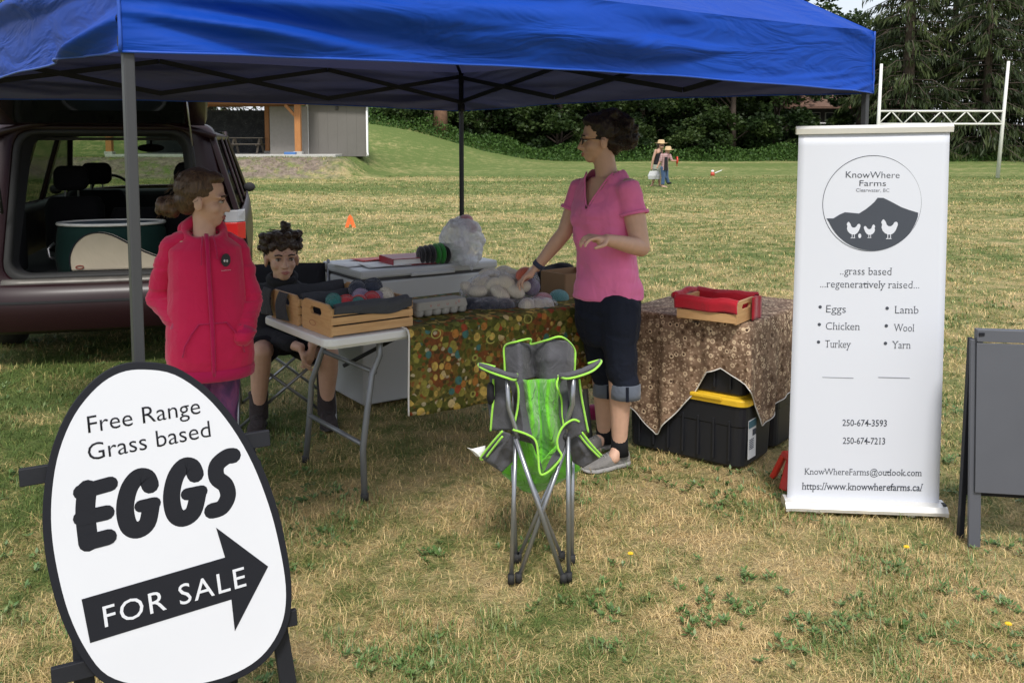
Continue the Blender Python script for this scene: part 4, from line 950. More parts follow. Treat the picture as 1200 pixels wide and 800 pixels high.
# raised tailgate
tg = MB(); hp = V(0, .18, 1.715)
def tgp(x_, l, o):   # l metres from the hinge, o offset on the outside
    a = rad(16+6*l); return V(x_*(1+.10*l), hp.y-math.cos(a)*l - math.sin(a)*0, hp.z+math.sin(a)*l+o)
tg.loft([[tgp(x_, l, o*(1-(abs(x_)/.72)**4)+.012) for x_ in np.linspace(-.70, .70, 11)]+[tgp(x_, l, -.035) for x_ in np.linspace(.68, -.68, 11)] for l, o in ((0, .02), (.05, .03), (.3, .05), (.7, .06), (1.05, .06), (1.15, .04), (1.18, .0))])
gate = tg.obj('tailgate', M_paint, van, True)
MB().loft([[tgp(x_, l, -.045) for x_ in (-.55, .55)]+[tgp(x_, l, -.05) for x_ in (.55, -.55)] for l in (.1, .35, .6)]).obj('rear_glass', M_dg, gate)
MB().loft([[tgp(x_, l, -.04) for x_ in (-.62, .62)]+[tgp(x_, l, -.075) for x_ in (.58, -.58)] for l in (.66, .9, 1.1)]).obj('tailgate_lining', M_trim, gate, True, bevel=.01)
# things in the boot
def vw(x_, y, z): return mw(van) @ Vector((x_, y, z))
M_green = cloth('dark_green_canvas', (.007, .030, .025)); p = vw(-.02, .52, .575)
t = thing('round_hamper', 'dark green soft round container with white rimmed lid in the back of the van', 'container', p, rad(13))
MB().loft([[V(math.cos(a)*r_*1.0, math.sin(a)*r_*.62, z) for a in np.linspace(0, 2*math.pi, 41)[:-1]] for z, r_ in ((0, .36), (.02, .385), (.15, .40), (.30, .385), (.375, .37))]).obj('body', M_green, t, True)
MB().tube([V(math.cos(a)*.375, math.sin(a)*.235, .385) for a in np.linspace(0, 2*math.pi, 49)[:-1]], .012, 6, closed=True).obj('rim', PM('rim_white', (.75, .75, .72), .5), t, True)
MB().loft([[V(math.cos(a)*r_, math.sin(a)*r_*.62, z) for a in np.linspace(0, 2*math.pi, 41)[:-1]] for z, r_ in ((.376, .36), (.386, .34), (.389, .2))]).obj('lid', PM('lid_blue', (.10, .14, .18), .6, .6, 4), t, True)
MB().tube([V(-.40, .0, .24), V(-.44, -.03, .2), V(-.43, -.04, .14), V(-.395, -.02, .12)], .012, 6).obj('handle', M_steel, t, True)
M_beige = cloth('beige_canvas', (.46, .40, .30), .1, 4, .3)
p = vw(.10, .25, .64); t = thing('banjo_bag', 'beige canvas case with small oval badge lying before the green hamper in the van', 'bag', p, rad(13))
oc = [(-.36, .0), (-.365, .10), (-.33, .19), (-.26, .255), (-.17, .275), (-.08, .255), (.02, .20), (.14, .13), (.27, .075), (.34, .05), (.35, .0)]
oc = [(p_.x, p_.y) for p_ in [Vector(q) for q in sm(oc, 3)]]
MB().prism(oc, -.035, .035, (1, 0, 0), (0, 0, 1)).obj('case', M_beige, t, bevel=.02)
MB().tube([V(a, -.036, b) for a, b in oc], .005, 6).obj('piping', M_black, t, True)
MB().tube([V(-.30+.026*math.cos(a), -.040, .028+.011*math.sin(a)) for a in np.linspace(0, 6.28, 16)], .004, 5).obj('badge', PM('badge_red', (.25, .06, .04), .5), t)

# ------------------------------------------------------------------ folding table
M_ttop = PM('table_white', (.72, .72, .71), .5, .04, 3, .12, 120, .001); M_tleg = PM('table_leg_grey', (.19, .20, .215), .42, .08, 4, .05, metallic=.5)
P0 = gp(382, 398, .745); P1 = gp(307, 369, .745); tl_ = V(.79, .613, 0).normalized(); tsd = (P1-P0); tsd.z = 0; tw = tsd.length; tsd.normalize(); tl_ = V(tsd.y, -tsd.x, 0); TLEN = 1.72
tab = thing('folding_table', 'long white plastic folding table with crates and yarn bags on it', 'table', (P0.x, P0.y, 0), math.atan2(tl_.y, tl_.x))
# local: x along the length, y across
rc = [(.05*(1-math.cos(a))*1, .05*(1-math.sin(a))) for a in (math.pi/2, math.pi/4, 0)]
def rrect(x0, y0, x1, y1, r, n=5):
    o = []
    for cx, cy, a0_ in ((x1-r, y0+r, -90), (x1-r, y1-r, 0), (x0+r, y1-r, 90), (x0+r, y0+r, 180)):
        for k_ in range(n): a = rad(a0_+90*k_/(n-1)); o.append((cx+r*math.cos(a), cy+r*math.sin(a)))
    return o
MB().prism(rrect(0, 0, TLEN, tw, .05), .705, .742).obj('tabletop', M_ttop, tab, bevel=.008)
MB().prism(rrect(.03, .03, TLEN-.03, tw-.03, .03), .692, .706).obj('underside', M_ttop, tab)
for x0 in (.20, TLEN-.22):
    dr = 1 if x0 < 1 else -1
    for yy in (.09, tw-.09):
        MB().tube([(x0+dr*.10, yy, .70), (x0+dr*.10, yy, .62), (x0+dr*.06, yy, .54), (x0+dr*.02, yy+ (.03 if yy < .3 else -.03)*-1, .40), (x0, yy-(.02 if yy < .3 else -.02), .22), (x0-dr*.01, yy-(.05 if yy < .3 else -.05), .0)], .0145, 10).obj('leg', M_tleg, tab, True)
        MB().tube([(x0-dr*.01, yy-(.05 if yy < .3 else -.05), .0), (x0-dr*.01, yy-(.05 if yy < .3 else -.05), .03)], .018, 10).obj('leg_cap', M_rub, tab, True)
    MB().tube([(x0, .07, .24), (x0, tw-.07, .24)], .011, 8).obj('cross_bar', M_tleg, tab, True)
    MB().tube([(x0+dr*.07, .08, .55), (x0+dr*.07, tw-.08, .55)], .011, 8).obj('cross_bar', M_tleg, tab, True)
    MB().tube([(x0+dr*.05, tw/2, .53), (x0+dr*.50, tw/2, .685)], .010, 8).obj('brace', M_legd, tab, True)
def tbl(x_, y, z=.743): return mw(tab) @ Vector((x_, y, z))
TYAW = tab.rotation_euler.z
# patterned cloth over the right part
n = NT('harvest_print_cloth'); n.P = n.tc.outputs['Object']
P3 = n.sc((1, 1, 1)); v1 = n.vor(25, n.sc((1, 1, .9))); v2 = n.vor(40, n.sc((1.1, .7, 1.3))); v3 = n.vor(7, n.sc((.8, 1.0, 1.2)))
hsv = n.n('SeparateColor'); n.l(v1.outputs['Color'], hsv.inputs[0]); h2 = n.n('SeparateColor'); n.l(v2.outputs['Color'], h2.inputs[0]); h3 = n.n('SeparateColor'); n.l(v3.outputs['Color'], h3.inputs[0])
c1 = n.ramp(hsv.outputs[0], [(0, (.08, .085, .015)), (.22, (.27, .24, .05)), (.42, (.16, .10, .02)), (.52, (.40, .17, .04)), (.60, (.58, .40, .10)), (.80, (.30, .06, .025)), (.88, (.06, .16, .14)), (.94, (.55, .42, .2)), (.97, (.16, .18, .04))], 'CONSTANT')
c2 = n.ramp(h2.outputs[1], [(0, (.05, .05, .015)), (.35, (.13, .13, .03)), (.55, (.24, .07, .02)), (.72, (.38, .26, .07)), (.85, (.16, .14, .03)), (.93, (.5, .42, .27))], 'CONSTANT')
c3 = n.ramp(h3.outputs[2], [(0, (.10, .11, .02)), (.45, (.15, .13, .03)), (.6, (.17, .06, .02)), (.78, (.09, .10, .02)), (.9, (.20, .16, .04))], 'CONSTANT')
m1 = n.ramp(v1.outputs['Distance'], [(.0, 1), (.42, 1), (.5, 0)]); m2 = n.ramp(v2.outputs['Distance'], [(.45, 1), (.55, 0)])
c = n.mix(n.math('MULTIPLY', m2, .8), c3, c2); c = n.mix(n.math('MULTIPLY', m1, n.ramp(n.noise(5), [(.38, 0), (.46, 1)])), c, c1)
rg = n.vor(9.5, n.sc((1, 1, 1.2))); rs = n.n('SeparateColor'); n.l(rg.outputs['Color'], rs.inputs[0])
ring = n.ramp(rg.outputs['Distance'], [(.19, 0), (.21, 1), (.25, 1), (.27, 0)]); ring = n.math('MULTIPLY', ring, n.math('GREATER_THAN', rs.outputs[0], .55))
c = n.mix(n.math('MULTIPLY', ring, .85), c, (.42, .40, .10))
c = n.mix(n.math('MULTIPLY', n.ramp(n.noise(60, 4), [(.45, 0), (.7, 1)]), .45), c, (.03, .02, .01))
n.set(Base_Color=c, Roughness=.85, Normal=n.bump(n.noise(6, 3, dist=1), .25, .02)); n.b.inputs['Specular IOR Level'].default_value = .2; M_harv = n.m
M_edge = PM('cloth_white_edge', (.72, .70, .66), .8)
x0c, x1c = .385, TLEN+.012
def drapef(u_, v_):
    # u along the length, v: 0 back edge -> 1 hem; front is local y=0 (towards the camera)
    x_ = lerp(x0c, x1c, u_); Lh = .372-.0*u_ + .05*u_; tot = tw+.02+Lh+.012; s_ = v_*tot
    fold = (.010*math.sin(x_*14+.5)+.008*math.sin(x_*31))*min(1, max(0, s_-tw)/.3)
    if s_ < tw+.008: return V(x_, tw+.0-s_, .7465)
    d_ = s_-(tw+.008)
    if d_ < .02: a = d_/.02*math.pi/2; return V(x_, -.008-.012*math.sin(a), .7465-.012*(1-math.cos(a)))
    return V(x_+.015*(d_-.02)*math.sin(x_*9), -.020-fold-.01, .7345-(d_-.02))
t = thing('harvest_tablecloth', 'autumn harvest print tablecloth in olive, orange and gold hanging down the table front', 'tablecloth', (P0.x, P0.y, 0), TYAW)
MB().grid(drapef, 90, 60).obj('cloth', M_harv, t, True, solid=.0015, fix=False)
MB().tube([drapef(0, v_)+V(-.004, -.002, .001) for v_ in np.linspace(0, 1, 50)], .0045, 5).obj('white_edge', M_edge, t, True)

# ------------------------------------------------------------------ wooden crates
M_cw = wood('crate_wood', (.55, .31, .13), (.68, .42, .20), 0, .6, 1.3); M_cwy = wood('crate_wood_end', (.55, .30, .12), (.66, .40, .18), 1, .6, 1.3)
M_liner = cloth('grey_liner', (.055, .058, .066), .15, 12, .6); M_hole = PM('hole_dark', (.02, .015, .01), .9)
def crate(label, x_, y, W_, Dp, H_, yaw_, slat_h, cat='crate', group=None, z=.743, hole_at=True, lip=.035, base=None):
    """local x = slatted side, y = end boards' direction; ends at x=+-W/2"""
    p = base if base is not None else tbl(x_, y, z)
    t = thing('wooden_crate', label, cat, p, yaw_, group)
    for s in (-1, 1):
        # end board with a hand hole: frame of pieces around an opening
        yy = Dp/2-.001; e = []
        hw, h0, h1 = .045, H_*.58, H_*.82
        o = MB(); ol = [(-yy, 0), (yy, 0), (yy, H_*.88), (yy-.03, H_), (-yy+.03, H_), (-yy, H_*.88)]
        vs = []
        m_ = MB()
        ring_o = [(-yy, 0), (0, 0), (yy, 0), (yy, (h0+h1)/2), (yy, H_*.88), (yy-.03, H_), (0, H_), (-yy+.03, H_), (-yy, H_*.88), (-yy, (h0+h1)/2)]
        ring_i = [(-hw, h0), (0, h0), (hw, h0), (hw+.012, (h0+h1)/2), (hw, h1), (hw*.6, h1), (0, h1), (-hw*.6, h1), (-hw, h1), (-hw-.012, (h0+h1)/2)]
        X0 = s*(W_/2-.008); 
        A_ = [V(X0-.007, a, b) for a, b in ring_o]; B_ = [V(X0-.007, a, b) for a, b in ring_i]; C_ = [V(X0+.007, a, b) for a, b in ring_i]; D_ = [V(X0+.007, a, b) for a, b in ring_o]
        m_.loft([A_, B_, C_, D_], closed=True); m_.obj('end_board', M_cwy, t, bevel=.0015)
    z0 = .004
    for i, h in enumerate(slat_h):
        for s in (-1, 1):
            MB().box((random.uniform(-.001, .001), s*(Dp/2+.004), z0+h/2), (W_-.004, .008, h-.007)).obj('slat', M_cw, t, bevel=.001)
            for xs_ in (-1, 1):
                pass
        z0 += h
    MB().box((0, 0, .008), (W_-.03, Dp-.01, .008)).obj('floor_board', M_cw, t)
    return t
def liner(t, W_, Dp, H_, mat, out_, gap_end=True, seed=0, ends=(0, 0)):
    """cloth lining: floor, inner walls and flaps folded over the long sides"""
    random.seed(seed); ph = random.random()*6
    def f(a, b):   # a along x, b across
        x_ = lerp(-W_/2+.02, W_/2-.02, a); prof = [(-Dp/2-.012, H_-out_), (-Dp/2-.016, H_-.004), (-Dp/2+.006, H_+.006), (-Dp/2+.016, H_-.03), (-Dp/2+.02, .05), (0, .03), (Dp/2-.02, .05), (Dp/2-.016, H_-.03), (Dp/2-.006, H_+.006), (Dp/2+.016, H_-.004), (Dp/2+.014, H_-out_)]
        q = b*(len(prof)-1); i = min(len(prof)-2, int(q)); tt = q-i
        yy = lerp(prof[i][0], prof[i+1][0], tt); zz = lerp(prof[i][1], prof[i+1][1], tt)
        w_ = noise.noise(V(x_*9+seed, yy*9, zz*9))
        ext = 1 if (b < .1 or b > .9) else .0
        return V(x_*(1+.05*ext), yy+.006*w_-(.006 if b < .1 else 0), zz+.010*w_+ext*.012*math.sin(a*6+ph))
    return MB().grid(f, 40, 60).obj('liner', mat, t, True, solid=.003)
CW, CD, CH = .40, .285, .135
cy1 = .18; cx1 = .235
c1 = crate('front slatted wooden crate with grey liner, full of coloured yarn balls', cx1, .02+CD/2+.012, CW, CD, CH, TYAW, (.045, .038, .038), group='wooden crates with grey liners')
liner(c1, CW, CD, CH, M_liner, .045, seed=1)
c2 = crate('rear slatted wooden crate with grey liner beside the seated boy', cx1-.01, .02+CD*1.5+.05, CW, CD, CH, TYAW+.03, (.045, .038, .038), group='wooden crates with grey liners')
liner(c2, CW, CD, CH, M_liner, .05, seed=2)
M_lnr2 = M_liner
for t_, ys_ in ((c2, (-.04, .0)), (c2, (.13, .0))):
    o = MB().grid(lambda a, b: V(-CW/2-.012-.006*math.sin(b*3)-.02*b*a, ys_[0]-.03+a*.09+.012*math.sin(b*4), CH+.004-b*.125), 8, 12).obj('liner_flap', M_liner, t_, True, solid=.003)
MB().tube([V(-CW/2-.0145, 0+.02*math.cos(a)*1.6, .045+.012*math.sin(a)) for a in np.linspace(0, 6.28, 9)], .0012, 4).obj('brand_mark', PM('burnt_mark', (.35, .10, .05), .7), c1)
def yarn_mat(nm, col):
    n = NT(nm); w_ = n.n('TexWave'); w_.inputs['Scale'].default_value = 55; w_.inputs['Distortion'].default_value = 6; n.l(n.P, w_.inputs[0])
    n.set(Base_Color=n.mix(w_.outputs['Fac'], [c_*.6 for c_ in col], col), Roughness=.9, Sheen_Weight=.4, Normal=n.bump(w_.outputs['Fac'], .6, .004)); return n.m
Y_teal, Y_red, Y_lil, Y_navy, Y_cream, Y_coral = [yarn_mat(a, b) for a, b in (('yarn_teal', (.02, .22, .20)), ('yarn_red', (.60, .03, .04)), ('yarn_lilac', (.36, .28, .42)), ('yarn_navy', (.03, .04, .07)), ('yarn_cream', (.78, .71, .57)), ('yarn_coral', (.65, .14, .07)))]
def ball(label, p, r, mat, group='yarn balls in the front crate', sq=1):
    m_ = MB(); m_.ell((0, 0, 0), (r, r*1.05, r*.9*sq), None, 20, 14); rn_ = random.random()*9
    for k_ in range(5):
        R = Matrix.Rotation(random.random()*3, 4, 'X') @ RZ(random.random()*3)
        m_.tube([R @ V(math.cos(a)*r*1.01, math.sin(a)*r*1.01, .15*r*math.sin(3*a+k_)) for a in np.linspace(0, 6.283, 25)[:-1]], r*.07, 5, closed=True)
    o = m_.obj('yarn_ball', mat, None, True); o.location = p; return tag(o, label, 'yarn', group)
for x_, y, r, m_, lb_ in ((-.13, -.05, .036, Y_teal, 'teal yarn ball, the leftmost in the front crate'), (-.10, .03, .033, Y_teal, 'teal yarn ball beside the first red one in the front crate'), (-.085, -.065, .037, Y_red, 'bright red yarn ball, leftmost of three red ones in the front crate'),
                          (-.02, -.06, .036, Y_red, 'bright red yarn ball between two other red ones'), (-.045, -.1, .028, Y_teal, 'small teal yarn ball below the red ones in the front crate'),
                          (.045, -.055, .037, Y_red, 'bright red yarn ball next to the lilac one'), (.035, .03, .040, Y_lil, 'lilac yarn ball behind the red ones in the front crate'), (.095, -.02, .035, Y_lil, 'lilac yarn ball next to the cream yarn'),
                          (.055, .10, .040, Y_navy, 'navy yarn ball on the left at the back rim of the front crate'), (.125, .09, .045, Y_navy, 'large navy yarn ball standing highest at the back of the front crate'),
                          (.13, -.03, .036, Y_cream, 'cream yarn ball near the right end of the front crate'), (.16, .03, .034, Y_cream, 'cream yarn ball touching the right end board of the front crate')):
    ball(lb_, mw(c1) @ Vector((x_, y, .125+(.03 if m_ is Y_navy else 0))), r, m_)

# ------------------------------------------------------------------ chest freezer
M_frz = PM('freezer_white', (.50, .51, .52), .38, .04, 2, .03, 40, .001); M_frz2 = PM('freezer_seal_dark', (.05, .05, .055), .6)  # second one: even dark grey of the lid seal and vent slots
FC = V(-.868, 5.36, 0); fa = rad(34); fl = V(math.cos(fa), math.sin(fa), 0)
fz = thing('chest_freezer', 'white chest freezer behind the table with papers and a bag on its lid', 'freezer', (FC.x, FC.y, 0), fa)
FW_, FD_, FH_ = .93, .56, .745
MB().box((FW_/2, FD_/2, FH_/2+.02), (FW_, FD_, FH_-.02)).obj('cabinet', M_frz, fz, bevel=.012)
MB().box((FW_/2, FD_/2, FH_+.02), (FW_-.02, FD_-.02, .02)).obj('lid_seal', M_frz2, fz)
MB().box((FW_/2, FD_/2, FH_+.053), (FW_+.012, FD_+.012, .05)).obj('lid', M_frz, fz, bevel=.014)
MB().box((FW_*.5, -.012, FH_+.035), (.30, .016, .02)).obj('lid_handle', M_frz, fz, bevel=.004)
M_bluel = PM('sticker_blue', (.03, .08, .22), .5)
for d in (0, .045): MB().tube([V(.06+d, -.002, .455), V(.06+d, .0, .455)], .019, 16).obj('round_sticker', M_bluel, fz)
for i in range(4): MB().box((FW_*.78, -.0005, .09+i*.018), (.16, .004, .006)).obj('vent_slot', M_frz2, fz)
def fr(x_, y, z=0): return mw(fz) @ Vector((x_, y, FH_+.079+z))
M_paper = PM('paper', (.78, .78, .76), .7, .04, 4, .05)
for (x_, y, a, w_, h_, z, m_, lb_) in ((.12, .30, .2, .30, .21, .000, M_paper, 'large white paper at the left end of the freezer lid'), (.22, .14, -.1, .27, .19, .003, M_paper, 'white paper sheet under the red binder edge'), (.30, .44, .15, .28, .16, .003, M_redp, 'flat red folder behind the white papers')):
    o = MB().grid(lambda p_, q_: V((p_-.5)*w_, (q_-.5)*h_, .004*math.sin(p_*3+q_*2)), 6, 5).obj('red_folder' if m_ is M_redp else 'paper_sheet', m_, None, True, solid=.002)
    o.location = fr(x_, y, z+.002); o.rotation_euler = (0, 0, fa+a); tag(o, lb_, 'folder' if m_ is M_redp else 'paper', None if m_ is M_redp else 'papers on the freezer lid')
M_bind = PM('binder_red', (.33, .018, .03), .35, .1)
t = thing('ring_binder', 'dark red ring binder lying flat on the freezer lid', 'binder', fr(.40, .17, .002), fa-.12)
MB().box((0, 0, .003), (.30, .25, .004)).obj('back_cover', M_bind, t, bevel=.001); MB().box((0, 0, .022), (.285, .235, .03)).obj('pages', M_paper, t)
MB().box((0, 0, .041), (.30, .25, .004)).obj('front_cover', M_bind, t, bevel=.001); MB().box((-.149, 0, .022), (.004, .25, .042)).obj('spine', M_bind, t)
# green and black knitted hat shape
M_gk = yarn_mat('green_knit', (.02, .30, .03)); M_bk = yarn_mat('black_knit', (.012, .012, .016))
t = thing('striped_yarn_bundle', 'bright green and black striped bundle lying on the freezer lid', 'yarn', fr(.55, .06, .058), fa-.1)
for i in range(8):
    x_ = -.12+.032*i; r = .068-.012*abs(i-4)/4*1.2
    MB().ell((x_, 0, 0), (.023, r*1.15, r), None, 16, 12).obj('hank', M_bk if i in (0, 1, 2, 5) else M_gk, t, True)
# ------------------------------------------------------------------ totes under the brown cloth
M_tote = PM('tote_black', (.009, .010, .014), .5, .1, 4, .08, 200, .001); M_yel = PM('tote_yellow', (.80, .50, .03), .38, .06, 5, .05)
tl2 = V(-.79, .613, 0).normalized(); ts2 = V(.613, .79, 0).normalized(); TQ = V(1.105, 4.36, 0); TL_, TW_ = .655, .385
def tote(label, o, z, lid_mat):
    t = thing('storage_tote', label, 'storage box', (o.x, o.y, z), math.atan2(ts2.y, ts2.x), 'stacked storage totes')  # local x along ts2, y along tl2
    rings = []
    for zz, ins in ((0, .022), (.01, .016), (.20, .010), (.205, .006), (.30, .002), (.305, .0)):
        rings.append([V(x_, y_, zz) for x_, y_ in rrect(ins, ins, TW_-ins-.005, TL_-ins, .045)])
    MB().loft(rings).obj('body', M_tote, t, bevel=.002)
    rings = [[V(x_, y_, zz) for x_, y_ in rrect(-i_, -i_, TW_-.005+i_, TL_+i_, .05)] for zz, i_ in ((.306, .0), (.308, .010), (.335, .012), (.342, .004), (.343, -.02), (.352, -.03), (.352, -.06))]
    MB().loft(rings).obj('lid', lid_mat, t, bevel=.002)
    for xx in (-.012, TW_+.005): MB().box((xx, TL_*.30, .338), (.02, .17, .022)).obj('clip', lid_mat, t, bevel=.006)
    MB().box((TW_*.5, -.014, .30), (.16, .02, .03)).obj('handle', M_tote, t, bevel=.006)
    for yy in np.linspace(.08, TL_-.08, 7): MB().box((.008, yy, .13), (.014, .012, .2)).obj('rib', M_tote, t, bevel=.003)
    return t
tA = tote('black tote with yellow lid and white barcode label at its near corner', TQ, 0, M_yel)
tote('black tote on top of the labelled one, mostly under the brown cloth', TQ, .352, M_tote)
q2 = TQ + ts2*(TW_+.012); tote('black tote with yellow lid beside the banner edge', q2, 0, M_yel); tote('black tote stacked on the one beside the banner edge, under the brown cloth', q2, .352, M_tote)
M_lab = PM('label_white', (.62, .63, .64), .5); M_labb = PM('label_blue', (.04, .12, .16), .5)
lx = .10
MB().box((lx, .004, .135), (.085, .004, .19)).obj('sticker', M_lab, tA); MB().box((lx, .0015, .21), (.085, .003, .035)).obj('sticker_header', M_labb, tA)
for i in range(9): MB().box((lx+.002+i*.0042, .001, .165), (.0018 if i % 3 else .003, .003, .03)).obj('bar_stripe', M_ink, tA)
for i in range(6): MB().box((lx-.012, .001, .135-i*.009), (.05, .003, .0022)).obj('print_line', M_ink, tA)
n = NT('brown_ring_cloth'); va = n.vor(34, n.sc((1, 1, 1))); vb = n.vor(62)
ra = n.n('SeparateColor'); n.l(va.outputs['Color'], ra.inputs[0])
ringa = n.ramp(va.outputs['Distance'], [(.22, 0), (.27, 1), (.37, 1), (.43, 0)]); core = n.ramp(va.outputs['Distance'], [(.16, 1), (.24, 0)]); dotb = n.ramp(vb.outputs['Distance'], [(.20, 1), (.42, 0)])
bg = n.ramp(n.noise(14, 3), [(.35, (.15, .092, .058)), (.65, (.29, .19, .125))])
c = n.mix(n.math('MULTIPLY', dotb, .75), bg, (.56, .41, .28)); c = n.mix(ringa, c, n.mix(n.math('GREATER_THAN', ra.outputs[0], .5), (.12, .07, .04), (.66, .50, .33))); c = n.mix(core, c, n.mix(n.math('GREATER_THAN', ra.outputs[1], .5), (.06, .03, .02), (.32, .22, .15)))
n.set(Base_Color=c, Roughness=.8, Normal=n.bump(n.noise(7, 3, dist=1), .3, .02)); n.b.inputs['Specular IOR Level'].default_value = .25; M_brown = n.m
ZC = .712; e_ = .014
Lc = TQ + tl2*TL_ + (tl2-ts2)*e_; Qc = TQ - (tl2+ts2)*e_; Rc = TQ + ts2*(2*TW_+.012) + (ts2-tl2)*e_; Bc = Rc + tl2*(TL_+2*e_)
per = [(Lc, Qc, [(0, .26), (.10, .22), (.29, .085), (.42, .19), (.60, .34), (.70, .46), (.80, .485), (.92, .45), (1, .42)]),
       (Qc, Rc, [(0, .41), (.10, .33), (.22, .185), (.30, .20), (.5, .26), (.8, .31), (1, .30)]), (Rc, Bc, [(0, .30), (.5, .35), (1, .3)]), (Bc, Lc, [(0, .3), (.5, .4), (1, .22)])]
def interp(tab_, x_):
    for (a, b), (c_, d_) in zip(tab_[:-1], tab_[1:]):
        if x_ <= c_: return b + (d_-b)*(x_-a)/(c_-a)
    return tab_[-1][1]
cc = (Lc+Qc+Rc+Bc)/4
def brownf(u_, v_):
    q = (u_ % 1)*4; k_ = int(q) % 4; s_ = q-int(q); a, b, tb = per[k_]; hz = interp(tb, s_); p = lerp(a, b, s_)
    # round the corners a little
    p = lerp(p, cc, .03*max(0, 1-min(s_, 1-s_)*9)**2)
    if v_ < .25: r = v_/.25; o = lerp(cc, p, r); o.z = ZC+.002*math.sin(u_*40)*r; return o
    w_ = (v_-.25)/.75; out_ = (p-cc); out_.z = 0; nn = out_.normalized()
    corner = max(0, 1-min(s_, 1-s_)*5)
    fo = (.012*math.sin(s_*19+k_*2)+.010*math.sin(s_*37+k_))*w_ + .028*corner*w_ + .012*math.sin(w_*math.pi) + .008*min(1, w_*8)
    if w_ < .04: zz = ZC-.004*(w_/.04); return V(p.x, p.y, zz)+nn*(.004*(w_/.04))
    p2 = p + nn*fo; p2.z = lerp(ZC-.004, hz, (w_-.04)/.96); return p2
t = thing('brown_ring_tablecloth', 'brown cloth printed with cream rings draped over the stacked totes', 'tablecloth', (cc.x, cc.y, 0))
MB().grid(brownf, 240, 60).obj('cloth', M_brown, t, True, world=True, solid=.0018, fix=False)
MB().tube([brownf(i/240, 1)+V(0, 0, .001) for i in range(241)], .0032, 5).obj('white_edge', M_edge, t, True, world=True)
# red lined crate on the cloth
p = gp(851, 369, ZC+.003); M_redc = cloth('red_plush', (.42, .012, .025), .2, 8, .5)
yr = math.atan2(-.62, .79); 
CWr = .33
q_ = [gp(*a, .722) for a in ((795, 373), (863, 381), (908, 370))]; dirr = (q_[1]-q_[0]).normalized(); 
cr = crate('low wooden crate lined with red plush on the brown cloth', 0, 0, .30, .25, .105, 0, (.05,), base=V(1.0, 4.78, ZC+.006))
xr = V(dirr.x, dirr.y, 0).normalized(); near = gp(863, 381, .72); yw = math.atan2(xr.y, xr.x)
cr.rotation_euler = (0, 0, yw); cv = near - xr*.152 + V(-xr.y, xr.x, 0)*.13; cr.location = (cv.x, cv.y, ZC+.006)
MB().box((0, -.129, .076), (.296, .008, .028)).obj('slat', M_cw, cr, bevel=.001)
def rl(a, b):
    x_ = lerp(-.155, .155, a) if b > .0 else 0; x_ = lerp(-.158, .158, a); prof = [(-.137, .055), (-.143, .10), (-.128, .118), (-.105, .105), (-.10, .03), (0, .018), (.10, .03), (.105, .105), (.126, .120), (.142, .10), (.137, .07)]
    q = b*(len(prof)-1); i = min(len(prof)-2, int(q)); tt = q-i; w_ = noise.noise(V(x_*12, prof[i][0]*12, 4))
    e1 = max(0, 1-min(a, 1-a)*14); yy, zz = lerp(prof[i][0], prof[i+1][0], tt), lerp(prof[i][1], prof[i+1][1], tt)
    return V(x_*(1 if not (.25 < b < .75) else .93), yy+.006*w_, zz+.008*w_+(.0))
MB().grid(rl, 30, 50).obj('plush_liner', M_redc, cr, True, solid=.006)
MB().tube([V(-.165, y_, .118-.02*abs(y_)*4+.004*math.sin(y_*40)) for y_ in np.linspace(-.13, .13, 14)], .017, 10).obj('plush_roll', M_redc, cr, True)
MB().grid(lambda a, b: V(.166+.004*math.sin(a*7), lerp(.03, .14, a), lerp(.11, .0, b)+.004*math.sin(a*5)), 8, 8).obj('plush_flap', M_redc, cr, True, solid=.006)

# ------------------------------------------------------------------ goods on the table
M_carton = PM('carton_pulp', (.34, .33, .29), .9, .12, 8, .4, 120, .002)
p = gp(512, 369, .747); t = thing('egg_carton', 'closed grey paper egg carton with red marks between the crates and the yarn', 'carton', (p.x, p.y+.03, .747), TYAW)
m_ = MB(); MB().loft([[V(x_*s_, y_*s_, z) for x_, y_ in rrect(-.145, -.052, .145, .052, .015)] for z, s_ in ((.034, 1.0), (.040, 1.0), (.068, .95), (.072, .92))]).obj('lid', M_carton, t, bevel=.002)
for i in range(6):
    for j in (-1, 1): MB().loft([[V(-.12+i*.048+math.cos(a)*r, j*.026+math.sin(a)*r, z) for a in np.linspace(0, 6.283, 13)[:-1]] for z, r in ((.004, .019), (.012, .0235), (.037, .0262))]).obj('egg_cup', M_carton, t, True)
M_rink = PM('red_ink', (.45, .05, .05), .6)
for s_, x_ in (('B', -.07), ('D', -.03), ('O', .02), ('S', .07), ('O', .085)):
    text(s_, 'lettering', M_rink, t, mw(t) @ V(x_, -.0515, .048+ (.006 if x_ > .08 else 0)), mw(t).to_3x3() @ V(1, 0, 0), mw(t).to_3x3() @ V(0, .15, 1), height=.011)
n = NT('clear_plastic'); tp = n.n('BsdfTransparent'); tp.inputs[0].default_value = (.93, .93, .95, 1); gl = n.n('BsdfGlossy'); gl.inputs['Roughness'].default_value = .15; gl.inputs[0].default_value = (.9, .9, .95, 1)
df = n.n('BsdfDiffuse'); df.inputs[0].default_value = (.85, .85, .9, 1); mx = n.n('MixShader'); lw = n.n('LayerWeight'); lw.inputs[0].default_value = .13; bmp = n.bump(n.noise(22, 4, dist=2), .8, .03)
n.l(bmp, gl.inputs['Normal']); n.l(bmp, lw.inputs['Normal']); n.l(lw.outputs['Facing'], mx.inputs[0]); n.l(tp.outputs[0], mx.inputs[1]); m2_ = n.n('MixShader'); m2_.inputs[0].default_value = .5; n.l(gl.outputs[0], m2_.inputs[1]); n.l(df.outputs[0], m2_.inputs[2]); n.l(m2_.outputs[0], mx.inputs[2]); n.l(mx.outputs[0], n.out.inputs[0]); M_clear = n.m
